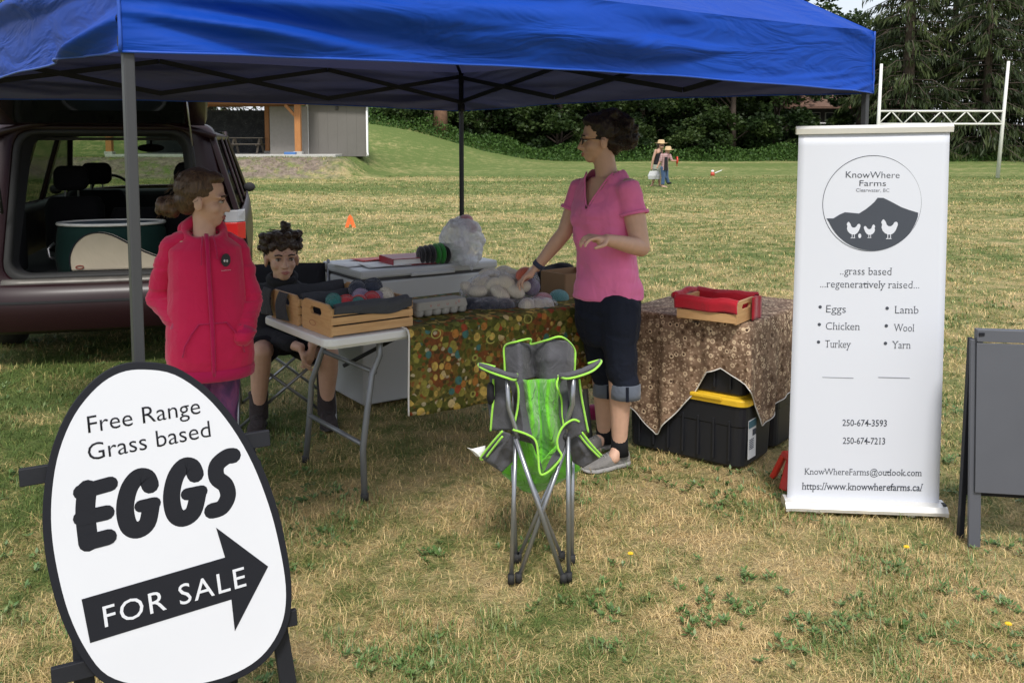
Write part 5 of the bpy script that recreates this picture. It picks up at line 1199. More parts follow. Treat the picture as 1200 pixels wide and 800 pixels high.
def skein(p, r, mat, parent=None, dirv=(1, 0, 0), name='skein'):
    d = Vector(dirv).normalized(); R = d.to_track_quat('X', 'Z').to_matrix().to_4x4(); m_ = MB(); m_.ell(p, r, R, 16, 12)
    return m_.obj(name, mat, parent, True, world=True)
bg1 = thing('yarn_bag', 'clear plastic bag full of cream yarn balls with one coral ball under the hand', 'yarn bag', at(590, 346, 4.78))
Y_pur = yarn_mat('yarn_purple', (.20, .16, .26)); Y_pink = yarn_mat('yarn_pink', (.62, .30, .33)); Y_lteal = yarn_mat('yarn_light_teal', (.16, .42, .42)); Y_dark = yarn_mat('yarn_slate', (.02, .026, .042)); Y_blue = yarn_mat('yarn_blue', (.12, .20, .46))
for px, py, Y, rx, rz, m_ in ((551, 340, 4.72, .045, .032, Y_cream), (563, 333, 4.72, .045, .034, Y_cream), (560, 343, 4.68, .04, .03, Y_cream), (575, 323, 4.8, .05, .034, Y_cream), (576, 336, 4.7, .046, .036, Y_cream), (590, 321, 4.82, .04, .036, Y_cream), (593, 334, 4.70, .042, .04, Y_cream),
                              (602, 325, 4.78, .04, .034, Y_cream), (586, 345, 4.66, .045, .03, Y_cream), (604, 343, 4.68, .04, .032, Y_cream), (612, 337, 4.72, .036, .032, Y_cream), (614, 323, 4.70, .036, .034, Y_coral), (623, 338, 4.76, .035, .045, Y_pur), (570, 347, 4.85, .05, .03, Y_cream), (600, 348, 4.85, .05, .03, Y_cream)):
    skein(at(px, py-1.5, Y), (rx*1.28, .042, rz*1.04), m_, bg1, (1, .5*random.uniform(-1, 1), .7*random.uniform(-1, 1)))
m_ = MB(); m_.ell(at(585, 336, 4.76), (.175, .10, .085), RZ(.2), 24, 16); m_.ell(at(552, 342, 4.72), (.06, .05, .045)); m_.ell(at(619, 332, 4.76), (.06, .06, .08))
blob(m_, 'plastic', M_clear, bg1, .009, 3, disp=lambda co: np.array([noise.noise(V(*c_)*22)*.012 for c_ in co]))
bg2 = thing('yarn_bag', 'flat clear bag of slate and cream skeins under the larger yarn bag', 'yarn bag', at(590, 368, 4.62))
for px, py, Y, rx, rz, m_ in ((553, 358, 4.60, .07, .042, Y_dark), (572, 359, 4.60, .07, .044, Y_dark), (590, 359, 4.62, .06, .042, Y_dark), (618, 359, 4.62, .045, .042, Y_cream), (630, 358, 4.64, .040, .038, Y_cream), (641, 357, 4.66, .035, .036, Y_cream)):
    skein(at(px, py, Y), (rx, .05, rz), m_, bg2)
m_ = MB(); m_.ell(at(575, 359, 4.61), (.165, .068, .049), RZ(.15), 24, 14); m_.ell(at(628, 358, 4.64), (.12, .062, .047), RZ(.3), 24, 14)
blob(m_, 'plastic', M_clear, bg2, .008, 2, disp=lambda co: np.array([noise.noise(V(*c_)*25)*.009 for c_ in co]))
for px, py, Y, r3, m_, lb_ in ((655, 349, 4.84, (.055, .05, .045), Y_lteal, 'teal speckled yarn hank at the right end of the yarn pile'), (636, 350, 4.80, (.055, .04, .033), Y_pink, 'pink yarn hank between the cream skeins and the teal one'), (646, 359, 4.76, (.075, .04, .020), Y_blue, 'flat blue yarn hank below the pink and teal ones')):
    o = MB().ell((0, 0, 0), r3, None, 20, 14).obj('yarn_hank', m_, None, True); o.location = at(px, py, Y); o.rotation_euler = (0, .1, .5); tag(o, lb_, 'yarn')
t = thing('cardboard_box', 'small open brown cardboard box with hand hole behind the woman in pink', 'box', at(668, 345, 5.02), TYAW)
M_card = PM('cardboard', (.30, .19, .10), .85, .1, 5, .2)
for x_, y_, sx_, sy_ in ((-.12, 0, .005, .20), (.12, 0, .005, .20), (0, .10, .24, .005)): MB().box((x_, y_, .065), (sx_, sy_, .13)).obj('side', M_card, t)
MB().box((0, 0, .003), (.24, .2, .005)).obj('bottom', M_card, t)
MB().loft([[V(a, y_, b) for a, b in ((-.118, 0), (.118, 0), (.118, .13), (-.118, .13))] for y_ in (-.102, -.097)]).obj('front_side', M_card, t)
MB().tube([V(.0+.022*math.cos(a), -.1035, .09+.012*math.sin(a)) for a in np.linspace(0, 6.283, 13)[:-1]], .003, 4, closed=True).obj('hole_rim', M_hole, t); MB().box((0, -.1028, .09), (.04, .002, .02)).obj('hand_hole', M_hole, t)
t = thing('black_bag', 'crumpled black cloth bag behind the yarn by the cardboard box', 'bag', at(645, 340, 5.2)); m_ = MB(); m_.ell(at(645, 329, 5.22), (.12, .09, .085)); m_.ell(at(632, 330, 5.18), (.07, .06, .06)); m_.ell(at(656, 318, 5.24), (.09, .06, .045))
blob(m_, 'fabric', cloth('black_cloth', (.012, .012, .014)), t, .012, 3, disp=lambda co: np.array([noise.noise(V(*c_)*14)*.02 for c_ in co]))
n = NT('bag_plastic'); tb_ = n.n('BsdfTranslucent'); tb_.inputs[0].default_value = (.9, .9, .95, 1); n.set(Base_Color=(.82, .82, .86), Roughness=.22, Normal=n.bump(n.noise(16, 5, dist=2.5), .9, .03)); mx = n.n('MixShader'); mx.inputs[0].default_value = .35
n.l(n.b.outputs[0], mx.inputs[1]); n.l(tb_.outputs[0], mx.inputs[2]); tp = n.n('BsdfTransparent'); m3 = n.n('MixShader'); n.l(n.ramp(n.noise(9, 3), [(.40, .12), (.65, .5)]), m3.inputs[0]); n.l(mx.outputs[0], m3.inputs[1]); n.l(tp.outputs[0], m3.inputs[2]); n.l(m3.outputs[0], n.out.inputs[0]); M_pbag = n.m
t = thing('plastic_bag', 'bulging translucent white plastic bag on the right end of the freezer', 'bag', at(541, 315, 5.7))
m_ = MB(); m_.ell(at(541, 281, 5.78), (.145, .12, .145), None, 24, 16); m_.ell(at(536, 296, 5.76), (.12, .10, .09)); m_.ell(at(548, 298, 5.74), (.09, .09, .09)); m_.cap(at(552, 300, 5.68), .05, at(553, 317, 5.62), .006)
def crum(co):
    return np.array([(abs(noise.noise(V(*c_)*9))*.05+abs(noise.noise(V(*c_)*24))*.018-.02) for c_ in co])
blob(m_, 'bag_film', M_pbag, t, .008, 2, disp=crum)
for px, py, r, m_ in ((546, 258, .045, Y_pink), (533, 262, .04, Y_cream), (553, 267, .04, Y_pink), (540, 290, .06, Y_cream)): skein(at(px, py, 5.8), (r, r, r*.8), m_, t, name='wool')
p = gp(695, 492); t = thing('magenta_cushion', 'small magenta cloth bag on the grass behind the folded camp chair', 'bag', (p.x, p.y, 0))
m_ = MB(); m_.ell((p.x, p.y, .045), (.055, .05, .045)); m_.ell((p.x-.05, p.y, .03), (.05, .04, .03)); blob(m_, 'fabric', cloth('magenta_cloth', (.30, .02, .09)), t, .008, 2)

# ------------------------------------------------------------------ folded camp chair
M_cg = cloth('camp_grey', (.085, .085, .095), .15, 14, .7, wd=.012); M_cgr = cloth('camp_green', (.15, .52, .035), .1, 10, .9, wd=.025); M_lime = cloth('lime_piping', (.32, .68, .07), .05)
M_tube = PM('chair_steel', (.30, .31, .33), .28, .1, 6, .05, metallic=.75)
CY = 3.34; cp = gp(633, 684)
ch = thing('folded_camp_chair', 'half folded camp chair in lime green and dark grey on thin steel legs', 'chair', (cp.x, cp.y, 0))
def z8(x_, y_, dy=0): return at(530+x_/2.58, 380+y_/2.58, CY+dy)
def patch(rows, name, mat, edge=None, nu=10, wr=.010, seed=0, th=.003):
    """rows: list of polylines (each list of 3-D points with equal count) spanned into a wrinkled sheet"""
    def f(a, b):
        q = b*(len(rows)-1); i = min(len(rows)-2, int(q)); tt = q-i
        def along(r): 
            k = a*(len(r)-1); j = min(len(r)-2, int(k)); return lerp(r[j], r[j+1], k-j)
        p = lerp(along(rows[i]), along(rows[i+1]), tt); w_ = math.sin(math.pi*a)*math.sin(math.pi*b)
        return p + V(0, 1, 0)*(noise.noise(V(p.x*18, p.z*9, seed))*wr*2+noise.noise(V(p.x*45, p.z*20, seed))*wr)*w_
    return MB().grid(f, 24, 24).obj(name, mat, ch, True, world=True, solid=th)
def pipe(pts, name='piping', r=.0042, mat=None): 
    P_ = [V(*q) for q in []]; P3_ = [z8(*q) for q in pts]; out_ = []
    for i in range(len(P3_)-1):
        a, b, c, d = P3_[max(0, i-1)], P3_[i], P3_[i+1], P3_[min(len(P3_)-1, i+2)]
        for k_ in range(5): tt = k_/5; out_.append(.5*((2*b)+(c-a)*tt+(2*a-5*b+4*c-d)*tt*tt+(3*b-a-3*c+d)*tt**3))
    out_.append(P3_[-1]); return MB().tube(out_, r, 7).obj(name, mat or M_lime, ch, True, world=True)
# back rest, folded once down the middle
patch([[z8(160, 62, .13), z8(200, 52, .08), z8(238, 60, .17), z8(290, 44, .06), z8(345, 50, .05), z8(368, 74, .14)], [z8(160, 110, .13), z8(205, 110, .06), z8(243, 115, .19), z8(285, 105, .04), z8(345, 110, .05), z8(371, 120, .14)], [z8(163, 165, .14), z8(205, 172, .04), z8(250, 160, .20), z8(285, 172, .04), z8(335, 162, .06), z8(369, 158, .15)]], 'back_panel', M_cg, seed=1)
pipe([(160, 160, .13), (158, 110, .13), (159, 66, .13), (196, 52, .08), (236, 44, .12), (238, 60, .13), (285, 48, .06), (330, 38, .05), (368, 72, .13), (371, 112, .13), (368, 155, .14)])
# green back and seat hanging bunched between the poles
patch([[z8(205, 165, .10), z8(228, 168, .02), z8(262, 164, .12), z8(292, 166, .01), z8(335, 160, .10)], [z8(210, 230, .10), z8(236, 240, -.01), z8(262, 235, .12), z8(285, 240, -.01), z8(322, 230, .10)], [z8(200, 300, .12), z8(245, 300, -.02), z8(268, 290, .11), z8(290, 300, -.02), z8(330, 290, .12)], [z8(185, 360, .12), z8(232, 370, .02), z8(268, 405, .08), z8(305, 370, .02), z8(345, 350, .12)], [z8(180, 420, .13), z8(225, 440, .08), z8(262, 460, .08), z8(300, 440, .08), z8(360, 415, .13)]], 'back_sling', M_cgr, seed=2, wr=.016)
patch([[z8(205, 335, .06), z8(240, 350, .02), z8(266, 420, .02), z8(300, 380, .02), z8(345, 335, .06)], [z8(180, 395, .10), z8(225, 420, .06), z8(260, 450, .05), z8(300, 430, .06), z8(365, 390, .10)], [z8(150, 445, .12), z8(200, 470, .12), z8(250, 480, .10), z8(310, 475, .12), z8(388, 436, .12)], [z8(152, 452, .16), z8(215, 503, .20), z8(245, 512, .22), z8(300, 490, .2), z8(386, 440, .16)]], 'seat_sling', M_cgr, seed=3, wr=.014)
# inner grey wings beside the green
patch([[z8(168, 160, .10), z8(195, 170, .03), z8(212, 165, .06)], [z8(188, 230, .06), z8(205, 240, .0), z8(222, 250, .03)], [z8(190, 300, .03), z8(215, 310, -.02), z8(232, 290, .02)], [z8(178, 330, .02), z8(215, 338, -.03), z8(243, 342, -.01)]], 'side_wing', M_cg, seed=4)
patch([[z8(330, 160, .08), z8(360, 160, .03), z8(372, 165, .08)], [z8(322, 220, .04), z8(350, 230, .0), z8(380, 230, .05)], [z8(322, 270, .02), z8(345, 290, -.02), z8(385, 290, .03)], [z8(332, 315, .0), z8(350, 320, -.03), z8(372, 322, .0)]], 'side_wing', M_cg, seed=5)
pipe([(322, 158, .05), (316, 185, .03), (330, 225, .02), (333, 270, .0), (340, 330, -.02)]); pipe([(192, 172, -.02), (200, 200, -.02), (198, 250, -.01), (188, 300, -.02)])
# front seat lip, V shaped
patch([[z8(182, 322, -.06), z8(225, 335, -.07), z8(252, 352, -.07)], [z8(200, 335, -.03), z8(235, 345, -.03), z8(262, 400, -.05)], [z8(205, 350, .0), z8(245, 360, -.0), z8(272, 440, -.04)]], 'seat_lip', M_cg, seed=6, wr=.006)
patch([[z8(382, 292, -.07), z8(340, 300, -.07), z8(318, 345, -.08)], [z8(392, 330, -.05), z8(345, 345, -.05), z8(330, 400, -.08)], [z8(340, 350, -.02), z8(300, 400, -.03), z8(278, 446, -.07)]], 'seat_lip', M_cg, seed=7, wr=.006)
pipe([(183, 318, -.065), (225, 332, -.075), (252, 352, -.075), (260, 400, -.075), (263, 440, -.078), (272, 454, -.08), (300, 438, -.082), (330, 400, -.085), (320, 375, -.085), (318, 345, -.085), (335, 308, -.08), (365, 288, -.075), (384, 294, -.07)])
# arm rests
def arm(P_, name='armrest'): return MB().loft([[z8(x_, y_-9, dy), z8(x_, y_+2, dy-.035), z8(x_, y_+14, dy+.0), z8(x_, y_+2, dy+.04)] for x_, y_, dy in P_]).obj(name, M_cg, ch, True, world=True)
arm([(80, 124, .02), (105, 130, -.02), (140, 142, -.05), (170, 153, -.06), (198, 158, -.05)]); pipe([(196, 150, -.04), (190, 168, -.08), (160, 160, -.10), (120, 146, -.06), (86, 130, -.02), (80, 120, .03), (96, 120, .05), (130, 128, .04)])
arm([(322, 156, -.06), (355, 152, -.07), (390, 142, -.06), (425, 126, -.02), (448, 112, .03)]); pipe([(320, 155, -.06), (345, 164, -.11), (385, 156, -.11), (425, 140, -.06), (448, 118, -.01), (446, 108, .04), (410, 118, .05)])
# outer side panels below the arms
patch([[z8(112, 148, .02), z8(150, 160, -.01), z8(168, 165, -.03)], [z8(118, 200, .03), z8(145, 210, .0), z8(176, 215, -.03)], [z8(108, 240, .03), z8(140, 250, .0), z8(180, 262, -.03)], [z8(120, 320, .02), z8(150, 320, .0), z8(188, 318, -.03)]], 'side_panel', M_cg, seed=8)
pipe([(124, 165, .0), (125, 220, .0), (120, 270, .0), (116, 322, .01)])
patch([[z8(346, 166, -.05), z8(365, 168, -.04), z8(385, 162, -.02)], [z8(352, 220, -.04), z8(372, 225, -.02), z8(392, 220, .0)], [z8(360, 270, -.03), z8(380, 275, -.01), z8(402, 270, .01)], [z8(365, 325, -.02), z8(385, 325, .0), z8(410, 325, .01)]], 'side_panel', M_cg, seed=9)
pipe([(384, 165, -.03), (390, 215, -.02), (400, 270, -.01), (411, 326, .0)])
mesh_b = MB(); mesh_b.loft([[z8(118+8*math.cos(a)*k_, y_, .03+.03*math.sin(a)*k_) for a in np.linspace(0, 6.283, 13)[:-1]] for y_, k_ in ((175, 1.0), (185, 1.6), (225, 1.7), (240, 1.2), (243, .4))]).obj('cup_pocket', cloth('mesh_black', (.016, .016, .018)), ch, True, world=True)
# lower flaps
patch([[z8(150, 322, -.01), z8(175, 330, -.02), z8(188, 345, -.01)], [z8(115, 362, .02), z8(150, 372, -.02), z8(186, 385, .0)], [z8(86, 402, .04), z8(125, 420, .0), z8(185, 405, .03)], [z8(100, 412, .05), z8(150, 446, .02), z8(184, 412, .04)]], 'lower_flap', M_cg, seed=10)
patch([[z8(352, 335, -.01), z8(375, 330, -.02), z8(392, 328, -.01)], [z8(355, 372, .0), z8(385, 365, -.02), z8(420, 362, .02)], [z8(362, 410, .03), z8(405, 400, .0), z8(452, 396, .04)], [z8(368, 418, .04), z8(395, 432, .02), z8(450, 400, .05)]], 'lower_flap', M_cg, seed=11)
pipe([(152, 322, -.03), (120, 358, -.01), (86, 402, .02), (92, 408, .03)]); pipe([(152, 338, -.035), (128, 368, -.015), (104, 400, .01)])
pipe([(392, 326, -.03), (420, 362, -.01), (452, 397, .02)]); pipe([(384, 334, -.035), (410, 366, -.012), (446, 402, .015)])
patch([[z8(45, 372, .05), z8(60, 376, .04), z8(100, 366, .05)], [z8(60, 384, .05), z8(75, 390, .03), z8(100, 380, .05)], [z8(72, 398, .05), z8(84, 400, .03), z8(92, 398, .05)]], 'white_tag', M_paper, th=.001)
# steel tubes
def pole(pts, name='leg', r=.0085):
    P_ = [z8(*q) for q in pts]; P_[-1].z = max(P_[-1].z, .012) if name != 'leg' else .012
    return MB().tube(P_, r, 10).obj(name, M_tube, ch, True, world=True)
def gleg(top, foot, r=.0085):
    a = z8(*top); f_ = gp(530+foot[0]/2.58, 380+foot[1]/2.58, .012); o = MB().tube([a, f_], r, 10).obj('leg', M_tube, ch, True, world=True)
    MB().tube([f_+V(0, 0, -.012), f_+V(0, 0, .02)], .013, 10).obj('foot', M_rub, o, True, world=True); return f_
f1 = gleg((192, 338, -.05), (178, 772)); f2 = gleg((350, 338, -.05), (352, 765)); f3 = gleg((352, 345, -.03), (200, 768)); f4 = gleg((192, 345, -.07), (336, 770), .009)
f5 = gleg((180, 345, .12), (193, 708), .0075); f6 = gleg((365, 345, .12), (362, 712), .0075); gleg((352, 350, .10), (200, 706), .0075); gleg((190, 350, .14), (331, 703), .0075)
pole([(166, 160, -.05), (170, 250, -.05), (192, 315, -.06), (197, 345, -.06)], 'arm_post'); pole([(366, 165, -.07), (364, 240, -.06), (348, 290, -.05), (340, 345, -.05)], 'arm_post')
pole([(188, 150, .14), (186, 350, .12)], 'back_post'); pole([(362, 150, .15), (364, 350, .12)], 'back_post')
for x_, y_, dy in ((197, 343, -.065), (340, 338, -.06), (268, 562, -.035)): MB().ell(z8(x_, y_, dy), .011, None, 10, 8).obj('joint', M_rub, ch, True, world=True)

# ------------------------------------------------------------------ seat of the boy
M_cblk = cloth('camp_black', (.016, .016, .02))
sc_ = at(335, 410, 5.35); bc = thing('black_camp_chair', 'black camp chair with crossed grey legs under the seated boy', 'chair', (sc_.x, sc_.y, 0), .25)
MB().grid(lambda a, b: V(lerp(-.25, .25, a), lerp(-.24, .22, b), .43-.05*math.sin(math.pi*a)*math.sin(math.pi*b)), 12, 12).obj('seat', M_cblk, bc, True, solid=.004)
MB().grid(lambda a, b: V(lerp(-.25, .25, a), .22+.14*b+.04*math.sin(math.pi*a), lerp(.43, .82, b)), 12, 8).obj('backrest', M_cblk, bc, True, solid=.004)
for a, b in (((-.26, -.25, .0), (.26, -.25, .43)), ((.26, -.25, .0), (-.26, -.25, .43)), ((-.26, .25, .0), (.26, .25, .43)), ((.26, .25, .0), (-.26, .25, .43)), ((-.265, -.25, .0), (-.265, .25, .43)), ((-.265, .25, .0), (-.265, -.25, .43)), ((.265, -.25, .0), (.265, .25, .43)), ((.265, .25, .0), (.265, -.25, .43))):
    MB().tube([a, b], .0085, 8).obj('leg', M_tube, bc, True)
for s in (-1, 1): MB().tube([(s*.26, .24, .40), (s*.27, .36, .84)], .009, 8).obj('back_post', M_tube, bc, True)
# ------------------------------------------------------------------ people
def skin_mat(name, col):
    n = NT(name); c = n.mix(n.noise(30, 4), [x*.86 for x in col], [min(1, x*1.1) for x in col])
    n.set(Base_Color=c, Roughness=.5, Subsurface_Weight=.08, Normal=n.bump(n.noise(220, 3), .12, .001)); n.b.inputs['Subsurface Radius'].default_value = (.02, .008, .004); n.b.inputs['Subsurface Scale'].default_value = .3
    return n.m
def hair_mat(name, col):
    n = NT(name); w = n.noise(10, 4, n.sc((8, 8, 1.5)), dist=1.5); c = n.ramp(w, [(.3, [x*.45 for x in col]), (.7, [min(1, x*1.6) for x in col])])
    n.set(Base_Color=c, Roughness=.42, Normal=n.bump(w, .8, .006)); n.b.inputs['Specular IOR Level'].default_value = .35; return n.m
def basis(f, u=(0, 0, 1)):
    f = Vector(f).normalized(); u = Vector(u); r = f.cross(u).normalized(); u = r.cross(f)
    M_ = Matrix((r, f, u)).transposed().to_4x4(); return M_
def ring(c, a, b, r, f, n=26, p=2.0, z=0):
    c = Vector(c); o = []
    for i in range(n):
        t_ = 2*math.pi*i/n; ca, sa = math.cos(t_), math.sin(t_); e = 2/p
        o.append(c + r*a*math.copysign(abs(ca)**e, ca) + f*b*math.copysign(abs(sa)**e, sa))
    return o
def head(mb, C, H, s=1.0):
    def L(x_, y, z): return C + (H @ Vector((x_, y, z)))*s
    def E(x_, y, z, a, b, c_, R=None): mb.ell(L(x_, y, z), (a*s, b*s, c_*s), H @ (R or Matrix()), 18, 12)
    E(0, -.012, .028, .073, .092, .083); E(0, .022, -.035, .058, .060, .062); E(0, .050, -.088, .030, .028, .024); E(0, .034, -.070, .046, .044, .030)
    for k in (-1, 1):
        E(k*.034, .052, -.036, .023, .022, .024); E(k*.074, -.006, -.022, .009, .020, .031, Matrix.Rotation(-k*.35, 4, 'Z')); E(k*.031, .068, .010, .026, .014, .010); E(k*.011, .087, -.044, .0085, .009, .007)
    mb.cap(L(0, .080, .000), .0075*s, L(0, .100, -.040), .0115*s); E(0, .070, .016, .044, .016, .012)
    E(0, .0785, -.0655, .022, .011, .0065); E(0, .0765, -.0765, .019, .011, .0075); E(0, .066, -.060, .030, .018, .016)
    return L
def face_parts(L, H, s, par, iris=(.08, .05, .03), lip=(.42, .16, .14), brow=(.05, .03, .02), M_hair=None):
    Mw = PM('eye_white', (.42, .39, .36), .25, .03); Mi = PM('iris', iris, .15, .1); Ml = PM('lips', lip, .5, .1); Mb_ = M_hair or PM('brow', brow, .8)
    for k in (-1, 1):
        e = MB(); e.ell(L(k*.031, .0735, -.009), (.0130*s, .010*s, .0055*s), H, 14, 10); o = e.obj('eye', Mw, par, True, world=True)
        MB().ell(L(k*.031, .0815, -.009), (.0058*s, .003*s, .0062*s), H, 12, 8).obj('iris', Mi, o, True, world=True)
        MB().tube([L(k*.018, .0845, -.003), L(k*.030, .0860, .0005), L(k*.044, .079, -.003)], .0022*s, 6).obj('eyelid', Mb_, o, True, world=True)
        MB().tube([L(k*.014, .0865, .012), L(k*.030, .0865, .017), L(k*.047, .076, .013)], .0036*s, 6).obj('eyebrow', Mb_, par, True, world=True)
    m_ = MB(); m_.tube([L(-.021, .083, -.070), L(-.010, .0885, -.0665), L(0, .0895, -.068), L(.010, .0885, -.0665), L(.021, .083, -.070)], [.002*s, .0042*s, .0042*s, .0042*s, .002*s], 8)
    m_.obj('upper_lip', Ml, par, True, world=True)
    MB().tube([L(-.018, .083, -.0725), L(0, .088, -.077), L(.018, .083, -.0725)], [.0018*s, .0048*s, .0018*s], 8).obj('lower_lip', Ml, par, True, world=True)
def hand(mb, w, d, pn, ts, s=1.0, curl=(.25, .35, .3), tcurl=.3, spread=.05):
    w = Vector(w); d = Vector(d).normalized(); pn = Vector(pn); pn = (pn-d*pn.dot(d)).normalized(); sd = d.cross(pn)*ts
    ks = []
    for i, (o, l) in enumerate(((.031, .088), (.011, .092), (-.010, .088), (-.029, .080))):
        k_ = w + d*l*s + sd*o*s; ks.append(k_); mb.cap(w + d*.008*s + sd*o*.45*s, .0165*s, k_, .0115*s)
    mb.ell(w+d*.045*s+sd*.022*s+pn*.010*s, (.024*s, .022*s, .022*s)); mb.ell(w+d*.05*s-sd*.022*s+pn*.007*s, (.02*s, .02*s, .02*s))
    for i, (k_, L_) in enumerate(zip(ks, (.070, .078, .073, .058))):
        p = k_; a = 0; dd = (d + sd*spread*(1.5-i)).normalized(); r = (.0098-.0006*i)*s
        for j, fr_2 in enumerate((.45, .31, .24)):
            a += curl[j]*(1+.12*i); v_ = dd*math.cos(a)+pn*math.sin(a); q = p+v_*L_*fr_2*s; mb.cap(p, r, q, r*.9, 10); p = q; r *= .92
    b = w+d*.022*s+sd*.024*s; q = b+(d*.5+sd*.62+pn*.35).normalized()*.042*s; mb.cap(b, .015*s, q, .0118*s)
    q2 = q+(d*.80+sd*.25+pn*tcurl).normalized()*.032*s; mb.cap(q, .0112*s, q2, .010*s); q3 = q2+(d*.95-sd*.05+pn*(tcurl+.15)).normalized()*.024*s; mb.cap(q2, .010*s, q3, .0085*s)
def shoe(par, heel, f, L_, Wd, mats, name='shoe', h=.085, high=0):
    f = Vector(f).normalized(); r = V(f.y, -f.x, 0); g = Vector(heel); M1, M2 = mats
    def rg(t_, w_, z0, z1): c = g+f*L_*t_; return [c+r*w_*a+V(0, 0, lerp(z0, z1, b)) for a, b in ((-1, 0), (1, 0), (1.02, .45), (.8, .85), (.3, 1), (-.3, 1), (-.8, .85), (-1.02, .45))]
    W2 = Wd/2
    so = MB(); so.loft([rg(t_, W2*w_, z0, z1) for t_, w_, z0, z1 in ((-.02, .55, .004, .026), (.05, .80, 0, .028), (.3, .78, 0, .026), (.6, 1.02, 0, .022), (.8, 1.0, .002, .022), (.95, .66, .008, .024), (1.01, .3, .014, .024))])
    up = MB(); up.loft([rg(t_, W2*w_, .02, z1) for t_, w_, z1 in ((-.01, .50, .06), (.03, .70, h), (.22, .74, h+.004), (.36, .76, h*.88), (.55, .88, h*.68), (.75, .90, h*.55), (.90, .68, h*.45), (.985, .34, .03))])
    if high:
        a = g+f*L_*.2; up.tube([a+V(0, 0, .05), a+V(0, 0, .05+high*.5)-f*.0, a+V(0, 0, high)], [W2*1.05, W2*1.0, W2*1.12], 18)
    o = blob(up, name, M1, par, .005, 3); s_ = so.obj('sole', M2, o, True, world=True, bevel=.002)
    for t_ in (.34, .40, .46, .52): c = g+f*L_*t_; zz = lerp(h*.92, h*.70, (t_-.34)/.18); MB().tube([c-r*W2*.45+V(0, 0, zz-.004), c+V(0, 0, zz+.006), c+r*W2*.45+V(0, 0, zz-.004)], .0022, 5).obj('lace', M2, o, True, world=True)
    return o
def strands(L, n_, r0, z0, z1, mat, par, name='hair_strand', curl=.01, ln=.10, rad_=.0008, region=None):
    m_ = MB()
    for i in range(n_):
        a = random.uniform(*(region or (0, 6.28))); z = random.uniform(z0, z1); rr = math.sqrt(max(.05, 1-(z/.11)**2)); p0 = (math.sin(a)*r0[0]*rr, math.cos(a)*r0[1]*rr-.022, z+.03)
        pts = []; 
        for k_ in range(5):
            t_ = k_/4; pts.append(L(p0[0]+curl*math.sin(k_*1.7+i)+p0[0]*.10*t_, p0[1]-ln*.4*t_+curl*math.cos(k_*1.9+i), p0[2]-ln*t_*.5+curl*.5*math.sin(k_+i)))
        m_.tube(pts, rad_, 4)
    return kind(m_.obj(name, mat, par, True, world=True), 'stuff')
def foldd(k, sx, sz, amp, seed=0):
    """soft cloth folds along the garment"""
    return lambda co: np.array([noise.noise(V(c_[0]*sx+seed, c_[1]*sx, c_[2]*sz))*amp + abs(noise.noise(V(c_[0]*sx*.6, c_[1]*sx*.6+seed, c_[2]*sz*2.2)))*amp*.9-amp*.3 for c_ in co])

# ---- woman in pink, standing by the table
Yw = 4.5; fw = V(-.74, -.67, 0).normalized(); rw = V(fw.y, -fw.x, 0)
g = gp(712, 540); wom = thing('person', 'woman in bright pink v neck shirt, glasses and rolled dark jeans standing at the table', 'person', (g.x, Yw, 0))
M_skw = skin_mat('skin_tanned', (.62, .38, .27)); M_hw_ = hair_mat('hair_dark_brown', (.022, .013, .009))
def W(px, py, dy=0): return at(px, py, Yw+dy)
hc = W(704, 162, .0); Hh = basis((-.985, .0, -.04))
m_ = MB(); Lw = head(m_, hc, Hh, 1.03)
m_.tube([W(713, 222, .0), W(711, 205, -.0), W(708, 188, .0), W(706, 172, .0)], [.064, .054, .052, .05], 18)
shR, shL = W(681, 222, .13), W(737, 222, -.12)
m_.loft([ring(W(712, 360), .165, .11, rw, fw), ring(W(712, 320), .14, .10, rw, fw), ring(W(710, 290), .135, .10, rw, fw), ring(W(709, 255), .148, .108, rw, fw), ring(W(709, 235), .158, .100, rw, fw), ring(W(711, 218), .140, .075, rw, fw), ring(W(711, 208), .085, .060, rw, fw)])
eR, wR = W(662, 272, .13), W(629, 313, .16); eL, wL = W(751, 290, -.17), W(711, 281, -.36)
m_.chain([(shR, .050), (lerp(shR, eR, .5), .046), (eR, .038), (lerp(eR, wR, .3), .038), (wR, .025)]); m_.chain([(shL, .054), (lerp(shL, eL, .5), .052), (eL, .043), (lerp(eL, wL, .3), .041), (wL, .027)])
hand(m_, wR, (W(612, 326, .16)-wR), (.2, .1, -1), -1, .98, (.30, .35, .3)); hand(m_, wL, (-.75, -.45, .18), (-.1, .1, -1), 1, .98, (.30, .55, .45), spread=.10)
hipN, hipF = W(724, 362, -.10), W(700, 362, .10); kN, kF = W(727, 428, -.12), W(706, 426, .10); aN, aF = W(726, 522, -.07), W(708, 508, .20)
m_.chain([(hipN, .085), (kN, .060), (lerp(kN, aN, .35), .054), (aN, .036)]); m_.chain([(hipF, .085), (kF, .060), (lerp(kF, aF, .35), .053), (aF, .035)])
m_.cap(aN, .034, aN+V(0, 0, -.05)+fw*.04, .03); m_.cap(aF, .034, aF+V(0, 0, -.04)+fw*.04, .03)
blob(m_, 'body', M_skw, wom, .0052, 5); face_parts(Lw, Hh, 1.03, wom, M_hair=M_hw_)
M_pink = cloth('tshirt_pink', (.80, .19, .40), .08, 5, .9); M_jean = cloth('jeans_navy', (.010, .013, .024), .3, 8, .6, weave=400); M_jcuff = cloth('jeans_cuff', (.13, .15, .19), .2, 10, .4, weave=400)
